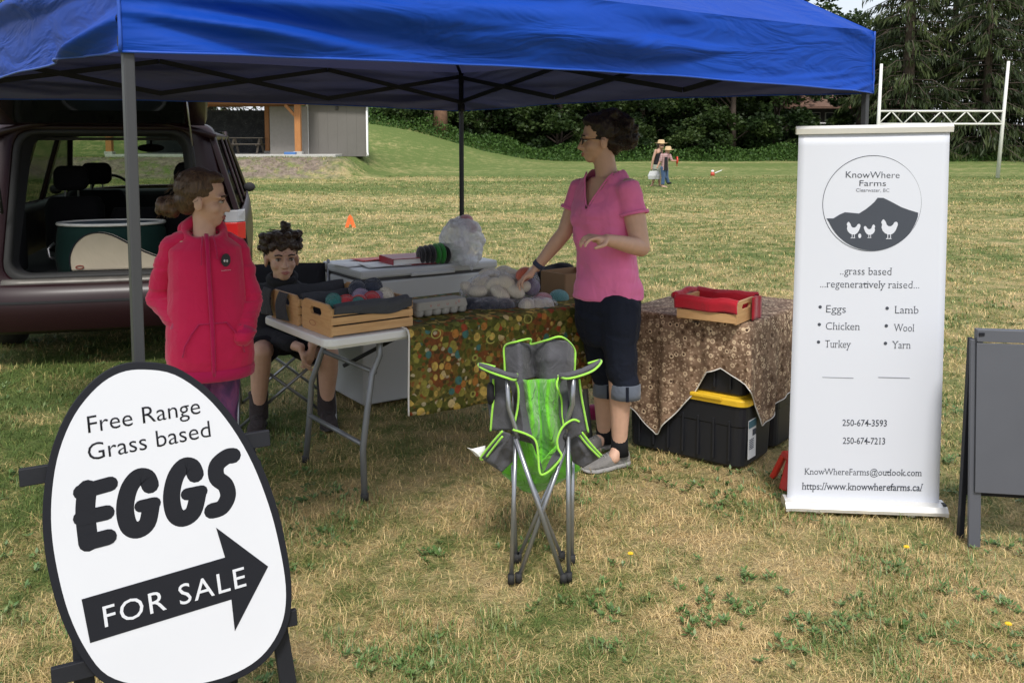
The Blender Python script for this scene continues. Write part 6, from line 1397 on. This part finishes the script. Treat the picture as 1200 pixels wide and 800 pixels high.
m_ = MB(); m_.loft([ring(W(712, 349, 0), .186, .140, rw, fw, p=2.3), ring(W(712, 330), .180, .134, rw, fw, p=2.2), ring(W(710, 300), .164, .126, rw, fw), ring(W(709, 270)+fw*.006, .166, .132, rw, fw), ring(W(708, 252)+fw*.014, .172, .136, rw, fw), ring(W(709, 232), .178, .118, rw, fw), ring(W(710, 216), .165, .092, rw, fw), ring(W(711, 201), .100, .074, rw, fw), ring(W(711, 196), .074, .066, rw, fw)])
dR = (eR-shR).normalized(); dL = (eL-shL).normalized()
m_.tube([lerp(shR, W(705, 225), .35), shR-dR*.0, shR+dR*.07, shR+dR*.115], [.062, .062, .060, .064], 18); m_.tube([lerp(shL, W(712, 225), .35), shL, shL+dL*.08, shL+dL*.125], [.066, .066, .065, .070], 18)
c0 = W(711, 240); zap = W(690, 242).z
def cutw(co):
    p = co - np.array(c0); x_ = p @ np.array(rw); y_ = p @ np.array(fw); h = co[:, 2]-zap
    v_ = (y_ > .02) & (h > 0) & (np.abs(x_) < h*.50+.003); top = (co[:, 2] > W(711, 199).z) & (np.hypot(x_, y_) < .085); 
    return v_ | top
blob(m_, 'shirt', M_pink, wom, .0065, 5, cut=cutw, disp=foldd(0, 11, 6, .015, 3))
shp = [(W(710, y).z, a, b) for y, a, b in ((242, .178, .128), (232, .178, .118), (216, .165, .092), (201, .100, .074), (196, .074, .066))]
def vneck(h, sg):
    x_ = sg*(h*.50+.003); z_ = zap+h; zs_ = [q[0] for q in shp]; a_ = np.interp(z_, zs_, [q[1] for q in shp]); b_ = np.interp(z_, zs_, [q[2] for q in shp])
    cx_ = W(710, 225); return V(cx_.x, cx_.y, z_)+rw*x_+fw*(float(b_)*math.sqrt(max(.05, 1-(x_/float(a_))**2))+.001)
hm = W(711, 202).z-zap
MB().tube([vneck(hm*t_, -1) for t_ in np.linspace(1, 0, 9)]+[vneck(hm*t_, 1) for t_ in np.linspace(.08, 1, 9)], .0045, 6).obj('neckline', M_pink, wom, True, world=True)
for a_, d_, r_, l_ in ((shR, dR, .0645, .110), (shL, dL, .0705, .120)): MB().loft([ring(a_+d_*(l_+q), r_, r_, d_.cross(V(0, 1, 0)).normalized(), d_.cross(d_.cross(V(0, 1, 0)).normalized()), 24) for q in (-.012, .004)], caps=False).obj('sleeve_hem', M_pink, wom, True, world=True, solid=.003)
m_ = MB(); m_.loft([ring(W(712, 340), .166, .128, rw, fw, p=2.3), ring(W(712, 352), .176, .136, rw, fw, p=2.3), ring(W(712, 370), .174, .136, rw, fw, p=2.2), ring(W(712, 392), .172, .130, rw, fw), ring(W(713, 402), .150, .115, rw, fw)])
cN, cF = W(733, 452, -.12), W(711, 450, .12)
m_.chain([(hipN, .103), (lerp(hipN, kN, .5), .092), (kN, .076)]); m_.chain([(hipF, .103), (lerp(hipF, kF, .5), .092), (kF, .074)]); m_.tube([kN, lerp(kN, cN, .6), cN], [.076, .068, .066], 18); m_.tube([kF, lerp(kF, cF, .6), cF], [.074, .066, .064], 18)
jn = blob(m_, 'jeans', M_jean, wom, .0065, 4, disp=foldd(0, 12, 9, .010, 8))
cN2, cF2 = W(733, 466, -.115), W(711, 463, .125)
for a, b, r in ((cN, cN2, .0695), (cF, cF2, .0675)):
    MB().loft([ring(lerp(a, b, t_), r*k_, r*k_, rw, fw, 24) for t_, k_ in ((-.25, .97), (-.15, 1.03), (.5, 1.04), (1, 1.03), (1.02, .9), (.6, .88))], caps=False).obj('cuff', M_jcuff, jn, True, world=True)
    MB().bar(lerp(a, b, -.2)-rw*.0+V(.0, -r*1.05, 0), lerp(a, b, 1.0)+V(0, -r*1.05, 0), .014, .004, up=(0, 1, 0)).obj('cuff_strap', M_jean, jn, world=True)
M_sock = cloth('sock_black', (.012, .012, .014)); M_shg = cloth('shoe_grey_mesh', (.20, .19, .18), .3, 20, .5); M_shs = PM('shoe_sole_grey', (.30, .29, .28), .7)
for a, d_ in ((aN, -.0), (aF, .0)):
    MB().tube([a+V(0, 0, .055), a+V(0, 0, .01), a+V(0, 0, -.045)], [.041, .041, .046], 16).obj('sock', M_sock, wom, True, world=True)
hN = gp(737, 546); hF = gp(718, 526)
shoe(wom, V(aN.x, aN.y, 0)-fw*.055, V(-.86, -.5, 0), .265, .096, (M_shg, M_shs)); shoe(wom, V(aF.x, aF.y, 0)-fw*.055, V(-.80, -.60, 0), .26, .094, (M_shg, M_shs))
# hair gathered in a loose curly bun, with loose strands
m_ = MB()
def LE(m_, L, H, s, x_, y, z, a, b, c_): m_.ell(L(x_, y, z), (a*s, b*s, c_*s), H, 20, 14)
LE(m_, Lw, Hh, 1.03, 0, -.026, .040, .083, .094, .086); LE(m_, Lw, Hh, 1.03, 0, -.055, -.012, .070, .062, .066); LE(m_, Lw, Hh, 1.03, 0, .030, .078, .058, .050, .036); LE(m_, Lw, Hh, 1.03, 0, -.10, .045, .060, .058, .066); LE(m_, Lw, Hh, 1.03, 0, -.115, -.005, .050, .045, .058); LE(m_, Lw, Hh, 1.03, .0, -.05, .105, .062, .06, .032)
for i in range(16): 
    a = i*2.4; LE(m_, Lw, Hh, 1.03, .04*math.cos(a), -.11+.045*math.sin(a), .05*math.sin(i*1.7)+.02, .022, .024, .024)
hr = blob(m_, 'hair', M_hw_, wom, .006, 3, disp=lambda co: np.array([noise.noise(V(*c_)*38)*.009+noise.noise(V(*c_)*90)*.004 for c_ in co]))
strands(Lw, 150, (.09, .105), -.05, .09, M_hw_, hr, curl=.014, ln=.08, region=(1.9, 4.4), rad_=.0011)
# glasses
M_gf = PM('glasses_frame', (.02, .015, .02), .3)
gs = 1.03; gl_ = MB()
for k in (-1, 1):
    MB().tube([Lw(k*(.033+.024*math.cos(a)), .092-.006*abs(math.cos(a)), -.010+.016*math.sin(a)) for a in np.linspace(0, 6.283, 21)[:-1]], .0019, 6, closed=True).obj('glasses_rim', M_gf, wom, True, world=True)
    MB().tube([Lw(k*.057, .088, -.004), Lw(k*.078, .04, -.002), Lw(k*.082, -.01, -.006)], .0019, 6).obj('glasses_temple', M_gf, wom, True, world=True)
MB().tube([Lw(-.010, .094, -.006), Lw(0, .098, -.003), Lw(.010, .094, -.006)], .0017, 6).obj('glasses_bridge', M_gf, wom, True, world=True)
p1 = lerp(eR, wR, .93); dd = (wR-eR).normalized(); MB().tube([p1-dd*.012, p1+dd*.012], .031, 16).obj('wristband', cloth('wristband', (.05, .06, .10)), wom, True, world=True)

# ---- girl in raspberry hoodie
Yg = 4.0; fg = V(.42, -.91, 0).normalized(); rg_ = V(fg.y, -fg.x, 0)
def G(px, py, dy=0): return at(px, py, Yg+dy)
girl = thing('person', 'girl in raspberry pink zip hoodie standing with both hands in its pockets', 'person', (G(245, 400).x, Yg, 0))
M_skg = skin_mat('skin_fair', (.60, .37, .27)); M_hg = hair_mat('hair_brown', (.085, .050, .028))
M_hood = cloth('hoodie_raspberry', (.62, .016, .085), .10, 7, .5); M_hoodd = cloth('hoodie_rib', (.50, .010, .09), .1, 10, .3)
hg = G(238, 232, .0); Hg = basis((.985, .17, -.09)); m_ = MB(); Lg = head(m_, hg, Hg, 1.06)
m_.tube([G(240, 285), G(239, 262), G(238, 245)], [.05, .045, .046], 16)
m_.loft([ring(G(245, 425), .14, .11, rg_, fg), ring(G(243, 370), .13, .10, rg_, fg), ring(G(241, 300), .145, .10, rg_, fg), ring(G(240, 280), .11, .07, rg_, fg)])
gsR, gsL = G(202, 287, -.03), G(277, 291, .08); geR, geL = G(187, 350, .02), G(293, 352, .06); gwR, gwL = G(217, 386, -.10), G(284, 394, -.05)
m_.chain([(gsR, .04), (geR, .034), (gwR, .026)]); m_.chain([(gsL, .04), (geL, .034), (gwL, .026)])
hand(m_, gwR, (.6, -.35, -.5), (-.3, .9, 0), 1, .85); hand(m_, gwL, (-.5, -.35, -.5), (-.3, .9, 0), -1, .85)
gh = [(G(228, 425, -.02), G(231, 500, -.02), G(233, 568, .02)), (G(263, 428, .06), G(263, 500, .06), G(264, 560, .1))]
for a, b, c_ in gh: m_.chain([(a, .062), (b, .046), (V(c_.x, c_.y, .08), .032)])
blob(m_, 'body', M_skg, girl, .0055, 5); face_parts(Lg, Hg, 1.06, girl, M_hair=M_hg)
m_ = MB(); m_.loft([ring(G(247, 437), .170, .135, rg_, fg, p=2.3), ring(G(247, 428), .176, .142, rg_, fg, p=2.3), ring(G(246, 415), .186, .152, rg_, fg, p=2.3), ring(G(245, 385), .178, .148, rg_, fg, p=2.2), ring(G(243, 345), .164, .140, rg_, fg), ring(G(241, 312), .156, .130, rg_, fg), ring(G(240, 290), .150, .110, rg_, fg), ring(G(240, 281), .112, .086, rg_, fg), ring(G(240, 276), .078, .070, rg_, fg)])
for a_, b_, c_ in ((gsR, geR, gwR), (gsL, geL, gwL)):
    sm_ = MB(); sm_.chain([(lerp(a_, G(240, 282), .30)+V(0, 0, .022), .045), (a_, .052), (lerp(a_, b_, .5), .056), (b_, .056), (lerp(b_, c_, .5), .053), (c_, .047)])
    blob(sm_, 'sleeve', M_hood, girl, .006, 3, disp=foldd(0, 8, 22, .011, 5))
# collar and hood resting on the shoulders
hd_ = [G(240, 273)+ (rg_*math.cos(a)*.080+fg*math.sin(a)*.072)+V(0, 0, .040*(-math.sin(a))+.006) for a in np.linspace(0, 6.283, 25)[:-1]]
m_.tube(hd_, [.016+.022*max(0, -math.sin(2*math.pi*i/24)) for i in range(24)], 12, closed=True)
m_.ell(G(240, 270)-fg*.115, (.10, .06, .055), basis(fg))
ho = blob(m_, 'hoodie', M_hood, girl, .0065, 3, disp=foldd(0, 9, 5, .009, 20))
def frontpt(py, off=.004, dx=0):
    prof = [(266, .074), (288, .112), (312, .132), (345, .142), (385, .150), (415, .152), (437, .137)]
    b = interp([(y, v_) for y, v_ in prof], py); c_ = G(interp([(266, 240), (312, 241), (385, 245), (437, 247)], py), py); return c_ + fg*(b+off) + rg_*dx
MB().tube([frontpt(y, .005) for y in range(272, 436, 8)], .0042, 6).obj('zip', M_hoodd, ho, True, world=True)
MB().tube([frontpt(y, .002, .006) for y in range(272, 436, 8)], .0075, 6).obj('zip_placket', M_hoodd, ho, True, world=True)
for s, n_ in ((1, 'right'), (-1, 'left')):
    pp = [frontpt(y, .006-abs(d_)*.16, s*d_) for y, d_ in ((372, .055), (382, .085), (396, .115), (408, .125))]
    MB().tube(pp, .0035, 6).obj('pocket_edge', M_hoodd, ho, True, world=True)
MB().tube([frontpt(372, .004, d_)-fg*abs(d_)*.12 for d_ in np.linspace(-.055, .055, 7)], .003, 6).obj('pocket_seam', M_hoodd, ho, True, world=True)
hm_ = MB(); hm_.loft([ring(G(247, y), a*1.03, b*1.03, rg_, fg, p=2.3) for y, a, b in ((426, .178, .144), (430, .180, .146), (438, .178, .143), (440, .165, .13))], caps=False); hm_.obj('rib_hem', M_hoodd, ho, True, world=True)
for s in (-1, 1): MB().tube([frontpt(274, .012, s*.022), frontpt(290, .010, s*.030), frontpt(306 if s > 0 else 300, .008, s*.032)], .003, 6).obj('drawstring', M_hoodd, ho, True, world=True)
for a, b in ((geR, gwR), (geL, gwL)):
    d_ = (b-a).normalized(); MB().tube([b-d_*.03, b+d_*.012], [.053, .045], 16).obj('rib_cuff', M_hoodd, ho, True, world=True)
bc_ = frontpt(302, .004, -.065)-fg*.016; nb = (fg*.85-rg_*.4).normalized(); M_wh = PM('print_white', (.7, .7, .7), .7)
bxv = V(-nb.y, nb.x, 0)
MB().add([bc_+nb*.008+bxv*math.cos(a)*.022+V(0, 0, .028*math.sin(a)) for a in np.linspace(0, 6.283, 19)[:-1]], [tuple(range(18))]).obj('logo_print', PM('logo_dark', (.03, .03, .035), .7), ho, world=True, solid=.002)
for dx_, dz_ in ((-.008, -.002), (.004, -.004)): MB().ell(bc_+nb*.010+bxv*dx_+V(0, 0, dz_), (.0045, .003, .006), None, 8, 6).obj('logo_hen', M_wh, ho, True, world=True)
text('KnowWhere Farms', 'lettering', M_wh, ho, bc_+nb*.008+V(0, 0, -.045), -bxv if (-bxv).x > 0 else bxv, V(0, 0, 1), width=.045, align='CENTER')
n = NT('galaxy_leggings'); nz = n.noise(7, 4, dist=1.5); n.set(Base_Color=n.ramp(nz, [(.35, (.035, .02, .07)), (.5, (.12, .035, .13)), (.6, (.22, .06, .17)), (.7, (.06, .06, .18))]), Roughness=.7); M_leg2 = n.m
m_ = MB()
for a, b, c_ in gh: m_.chain([(a+V(0, 0, .05), .072), (a, .072), (b, .053), (V(c_.x, c_.y, .13), .038)])
blob(m_, 'leggings', M_leg2, girl, .007, 3)
M_shp = cloth('shoe_pink_grey', (.15, .12, .14))
for a, b, c_ in gh: shoe(girl, V(c_.x, c_.y, 0)-fg*.05, fg, .22, .082, (M_shp, M_shs))
m_ = MB(); LE(m_, Lg, Hg, 1.06, 0, -.024, .038, .081, .093, .084); LE(m_, Lg, Hg, 1.06, 0, -.055, -.010, .066, .055, .062); LE(m_, Lg, Hg, 1.06, 0, .030, .082, .060, .046, .030); LE(m_, Lg, Hg, 1.06, 0, -.105, -.030, .030, .030, .026)
for i in range(14):
    a = i*2.4; LE(m_, Lg, Hg, 1.06, .022*math.cos(a), -.135+.028*math.sin(a), -.045+.026*math.sin(i*1.9), .018, .020, .022)
hr = blob(m_, 'hair', M_hg, girl, .0055, 3, disp=lambda co: np.array([noise.noise(V(c_[0]*16, c_[1]*16, c_[2]*60))*.0035+noise.noise(V(*c_)*90)*.001 for c_ in co]))
m_ = MB()
for i in range(26):
    a = random.random()*6.28; b0 = random.uniform(-.03, .03); m_.tube([Lg(.02*math.cos(a)+b0*.5, -.125+.02*math.sin(a), -.04+b0), Lg(.035*math.cos(a), -.135+.03*math.sin(a), -.055+b0), Lg(.035*math.cos(a+.9), -.14+.03*math.sin(a), -.068+b0)], .0012, 4)
kind(m_.obj('hair_strand', M_hg, hr, True, world=True), 'stuff')
strands(Lg, 60, (.083, .096), -.03, .08, M_hg, hr, curl=.004, ln=.07, region=(1.3, 4.9))

# ---- boy with a top knot, sitting
Yb = 5.25; fb = V(.22, -.975, 0).normalized(); rb_ = V(fb.y, -fb.x, 0)
def Bp(px, py, dy=0): return at(px, py, Yb+dy)
boy = thing('person', 'seated child with dark curly top knot, black hoodie, black shorts and dark boots', 'person', (Bp(330, 400).x, Yb, 0))
M_skb = skin_mat('skin_boy', (.58, .35, .25)); M_hb = hair_mat('hair_black_brown', (.045, .028, .018)); M_blk = cloth('hoodie_black', (.018, .018, .022), .2, 8, .6)
hb_ = Bp(330, 300, -.10); Hb = basis((.42, -.90, -.02)); m_ = MB(); Lb = head(m_, hb_, Hb, 1.14)
m_.tube([Bp(330, 345, .02), Bp(330, 325, .0), Bp(329, 308, .0)], [.052, .047, .046], 16)
m_.loft([ring(Bp(334, 405, .12), .15, .11, rb_, fb), ring(Bp(333, 375, .08), .135, .10, rb_, fb), ring(Bp(332, 345, .03), .14, .09, rb_, fb), ring(Bp(331, 332, .02), .10, .065, rb_, fb)])
bsR, bsL = Bp(305, 343, .0), Bp(357, 343, .08); beR, beL = Bp(306, 392, -.08), Bp(378, 388, -.05); bwR, bwL = Bp(352, 407, -.28), Bp(366, 404, -.26)
m_.chain([(bsR, .045), (beR, .037), (bwR, .026)]); m_.chain([(bsL, .045), (beL, .037), (bwL, .026)])
hand(m_, bwR, (.25, -.1, -.95), (.9, .2, .1), -1, .92, (.25, .35, .3)); hand(m_, bwL, (-.12, -.1, -.95), (-.9, .2, .1), 1, .92, (.35, .45, .35))
bh = [(Bp(316, 400, .12), Bp(306, 413, -.27), Bp(303, 476, -.20)), (Bp(352, 402, .12), Bp(385, 414, -.18), Bp(383, 482, -.12))]
for a, b, c_ in bh: m_.chain([(a, .078), (lerp(a, b, .6), .066), (b, .056), (lerp(b, c_, .3), .055), (V(c_.x, c_.y, .11), .036)])
blob(m_, 'body', M_skb, boy, .0055, 5); face_parts(Lb, Hb, 1.14, boy, M_hair=M_hb)
m_ = MB(); m_.loft([ring(Bp(334, 410, .12), .165, .125, rb_, fb), ring(Bp(333, 380, .08), .160, .125, rb_, fb), ring(Bp(332, 352, .03), .165, .115, rb_, fb), ring(Bp(331, 338, .02), .145, .09, rb_, fb), ring(Bp(331, 329, .02), .085, .068, rb_, fb)])
m_.chain([(bsR, .057), (beR, .050), (lerp(beR, bwR, .75), .042)]); m_.chain([(bsL, .057), (beL, .050), (lerp(beL, bwL, .75), .042)])
m_.tube([Bp(331, 325)+(rb_*math.cos(a)*.072+fb*math.sin(a)*.062)+V(0, 0, -.024*math.sin(a)) for a in np.linspace(0, 6.283, 21)[:-1]], .022, 10, closed=True)
blob(m_, 'hoodie', M_blk, boy, .007, 3, disp=foldd(0, 9, 7, .009, 31))
m_ = MB()
for a, b, c_ in bh: m_.chain([(a, .095), (lerp(a, b, .5), .085)]); m_.tube([lerp(a, b, .45), lerp(a, b, .84)], [.084, .082], 18)
m_.ell(lerp(bh[0][0], bh[1][0], .5)+V(0, .03, .02), (.16, .12, .09)); blob(m_, 'shorts', cloth('shorts_black', (.012, .012, .016)), boy, .007, 3, disp=foldd(0, 12, 9, .010, 40))
M_boot = cloth('boot_dark', (.045, .036, .036), .3, 15, .7); M_bsole = PM('boot_sole', (.03, .028, .026), .8)
for (a, b, c_), fdir, hi in ((bh[0], V(.12, -.99, 0), .20), (bh[1], V(.30, -.95, 0), .30)):
    shoe(boy, V(c_.x, c_.y, 0)-fdir*.055, fdir, .25, .10, (M_boot, M_bsole), 'boot', .10, hi)
m_ = MB(); LE(m_, Lb, Hb, 1.0, 0, -.026, .044, .098, .100, .092); LE(m_, Lb, Hb, 1.0, 0, -.05, -.005, .090, .060, .062); LE(m_, Lb, Hb, 1.0, 0, .034, .078, .066, .052, .030)
for i in range(34):
    a = i*2.4; LE(m_, Lb, Hb, 1.0, .086*math.cos(a), -.012+.078*math.sin(a), .072+.036*math.sin(i*1.3), .024, .024, .020)
for k_, (dz, r) in enumerate(((.120, .026), (.138, .030), (.152, .022))): LE(m_, Lb, Hb, 1.0, -.035+.008*k_, -.03, dz, r, r, r*.8)
hr = blob(m_, 'hair', M_hb, boy, .0055, 2, disp=lambda co: np.array([noise.noise(V(*c_)*42)*.009+noise.noise(V(*c_)*110)*.004 for c_ in co]))
strands(Lb, 160, (.092, .098), .0, .10, M_hb, hr, curl=.013, ln=.035, rad_=.0011)

# ---- two walkers far out on the field
M_straw = PM('straw_hat', (.50, .36, .20), .85, .2, 20, .4, 60, .01); M_skf = skin_mat('skin_far', (.45, .27, .19)); M_tank = cloth('tank_black', (.018, .018, .02)); M_skirt = cloth('shorts_pale', (.30, .33, .26)); M_jeanf = cloth('jeans_blue', (.05, .09, .17))
n = NT('plaid_shirt'); w1 = n.n('TexWave'); w1.inputs['Scale'].default_value = 5; n.l(n.P, w1.inputs[0]); w2 = n.n('TexWave', bands_direction='Z'); w2.inputs['Scale'].default_value = 5; n.l(n.P, w2.inputs[0])
n.set(Base_Color=n.mix(n.math('MULTIPLY', w1.outputs['Fac'], .6), n.mix(w2.outputs['Fac'], (.32, .19, .19), (.46, .36, .34)), (.25, .10, .11)), Roughness=.85); M_plaid = n.m
def hat(par, p, r=.17):
    MB().loft([[p+V(math.cos(a)*q*1.1, math.sin(a)*q, z+.02*abs(math.cos(a))*(q/r)) for a in np.linspace(0, 6.283, 25)[:-1]] for z, q in ((0, r), (.012, r*1.02), (.016, r*.56), (.07, r*.54), (.12, r*.46), (.135, r*.25))]).obj('hat', M_straw, par, True, world=True)
Ya = 32.6
def A2(px, py, dy=0): return at(740+px/10, 150+py/10, Ya+dy)
z0_ = 0
ad = thing('person', 'far walker in black tank top and straw hat carrying a pale bag', 'person', (A2(250, 680).x, Ya, 0)); fa_ = V(.9, -.3, 0).normalized(); ra_ = V(fa_.y, -fa_.x, 0)
m_ = MB(); m_.ell(A2(350, 210), (.10, .11, .13)); m_.cap(A2(335, 235), .05, A2(320, 260), .06); m_.loft([ring(A2(300, 470), .16, .12, ra_, fa_, 16), ring(A2(300, 380), .13, .10, ra_, fa_, 16), ring(A2(310, 280), .17, .10, ra_, fa_, 16), ring(A2(318, 250), .09, .07, ra_, fa_, 16)])
m_.chain([(A2(285, 265, -.15), .05), (A2(255, 360, -.17), .042), (A2(235, 460, -.17), .03)]); m_.cap(A2(235, 460, -.17), .032, A2(237, 485, -.17), .028); m_.chain([(A2(350, 265, .15), .05), (A2(355, 360, .17), .04), (A2(365, 430, .15), .03)])
m_.chain([(A2(285, 470, -.05), .085), (A2(270, 570, -.05), .06), (A2(243, 668, -.05), .035)]); m_.chain([(A2(310, 470, .08), .085), (A2(325, 570, .08), .06), (A2(330, 665, .08), .035)]); m_.cap(A2(243, 668, -.05), .035, A2(225, 680, -.1), .03); m_.cap(A2(330, 668, .08), .035, A2(350, 678, .05), .03)
blob(m_, 'body', M_skf, ad, .014, 3)
m_ = MB(); m_.loft([ring(A2(300, 440), .165, .125, ra_, fa_, 16), ring(A2(300, 380), .145, .11, ra_, fa_, 16), ring(A2(308, 300), .17, .12, ra_, fa_, 16), ring(A2(312, 278), .12, .10, ra_, fa_, 16)]); blob(m_, 'tank_top', M_tank, ad, .015, 2)
m_ = MB(); m_.loft([ring(A2(298, 430), .165, .13, ra_, fa_, 16), ring(A2(296, 480), .19, .15, ra_, fa_, 16), ring(A2(292, 540), .19, .14, ra_, fa_, 16)]); blob(m_, 'shorts', M_skirt, ad, .015, 2)
m_ = MB(); m_.ell(A2(335, 205, .05), (.12, .12, .14)); m_.ell(A2(315, 235, .08), (.07, .07, .1)); blob(m_, 'hair', M_hb, ad, .014, 2); MB().ell(A2(352, 215, -.07), (.07, .06, .09), None, 12, 8).obj('face', M_skf, ad, True, world=True)
MB().box(A2(358, 205, -.13), (.13, .03, .035)).obj('sunglasses', M_gf, ad, world=True, bevel=.008); hat(ad, A2(348, 185), .20)
t = thing('tote_bag', 'pale grey square bag hanging from the hand of the far walker in black', 'bag', A2(262, 600, -.3))
MB().loft([[A2(px, 602, dy) for px, dy in ((198, -.28), (330, -.28), (330, -.08), (198, -.08))], [A2(px, 560, dy) for px, dy in ((192, -.30), (336, -.30), (336, -.06), (192, -.06))], [A2(px, 505, dy) for px, dy in ((215, -.24), (318, -.24), (318, -.12), (215, -.12))]]).obj('bag_body', cloth('bag_pale', (.45, .46, .46), .2, 5, .8), t, bevel=.01, world=True)
MB().tube([A2(230, 508, -.18), A2(237, 482, -.18), A2(290, 488, -.18), A2(305, 508, -.18)], .012, 6).obj('strap', M_tank, t, True, world=True)
def C2(px, py, dy=0): return A2(px, py, dy-.5)
kd = thing('person', 'far walker in plaid shirt, jeans and straw hat holding out a red disc', 'person', (C2(380, 690).x, Ya-.5, 0))
m_ = MB(); m_.ell(C2(425, 265), (.085, .095, .11)); m_.cap(C2(420, 285), .045, C2(410, 310), .05); m_.loft([ring(C2(390, 470), .13, .10, ra_, fa_, 16), ring(C2(395, 380), .125, .095, ra_, fa_, 16), ring(C2(400, 310), .15, .09, ra_, fa_, 16)])
m_.chain([(C2(360, 320, -.1), .045), (C2(330, 400, -.12), .038), (C2(298, 470, -.12), .028)]); m_.chain([(C2(445, 320, -.0), .042), (C2(470, 385, -.05), .036), (C2(520, 385, -.1), .028)]); m_.cap(C2(520, 385, -.1), .03, C2(532, 385, -.1), .028)
m_.chain([(C2(370, 480, -.05), .08), (C2(370, 580, -.05), .055), (C2(362, 680, -.05), .035)]); m_.chain([(C2(400, 480, .05), .08), (C2(410, 580, .05), .055), (C2(430, 650, .1), .035)])
m_.cap(C2(362, 685, -.05), .035, C2(400, 692, -.08), .03)
blob(m_, 'body', M_skf, kd, .014, 3)
m_ = MB(); m_.loft([ring(C2(385, 495), .165, .13, ra_, fa_, 16), ring(C2(390, 400), .155, .12, ra_, fa_, 16), ring(C2(398, 320), .17, .11, ra_, fa_, 16), ring(C2(405, 295), .10, .08, ra_, fa_, 16)]); m_.chain([(C2(358, 318, -.1), .06), (C2(338, 385, -.12), .052)]); m_.chain([(C2(448, 318), .055), (C2(468, 370, -.04), .05)]); blob(m_, 'shirt', M_plaid, kd, .015, 2)
MB().prism([(-.07, -.25), (.07, -.25), (.05, .2), (-.05, .2)], -.01, .01, (1, 0, 0), (0, 0, 1), C2(405, 410, -.16)).obj('undershirt', M_tank, kd, world=True)
m_ = MB(); m_.chain([(C2(372, 470, -.05), .10), (C2(372, 580, -.05), .07)]); m_.tube([C2(372, 570, -.05), C2(366, 665, -.05)], [.07, .062], 12); m_.chain([(C2(400, 470, .05), .10), (C2(410, 580, .05), .07)]); m_.tube([C2(410, 570, .05), C2(428, 640, .1)], [.07, .06], 12); blob(m_, 'jeans', M_jeanf, kd, .015, 2)
MB().ell(C2(440, 645, .1), (.11, .05, .04), RZ(.4), 10, 8).obj('shoe', M_tank, kd, True, world=True); MB().ell(C2(385, 690, -.05), (.11, .05, .035), None, 10, 8).obj('shoe', M_skf, kd, True, world=True); hat(kd, C2(430, 262), .18)
t = thing('red_disc', 'small red disc held out by the far walker in plaid', 'disc', C2(534, 380, -.12)); MB().tube([(-.02, 0, 0), (.02, 0, 0)], [.13, .13], 20).obj('plate', M_redp, t, True, bevel=.01); MB().tube([(0, 0, -.12), (0, 0, -.2)], .015, 6).obj('stem', M_redp, t, True)
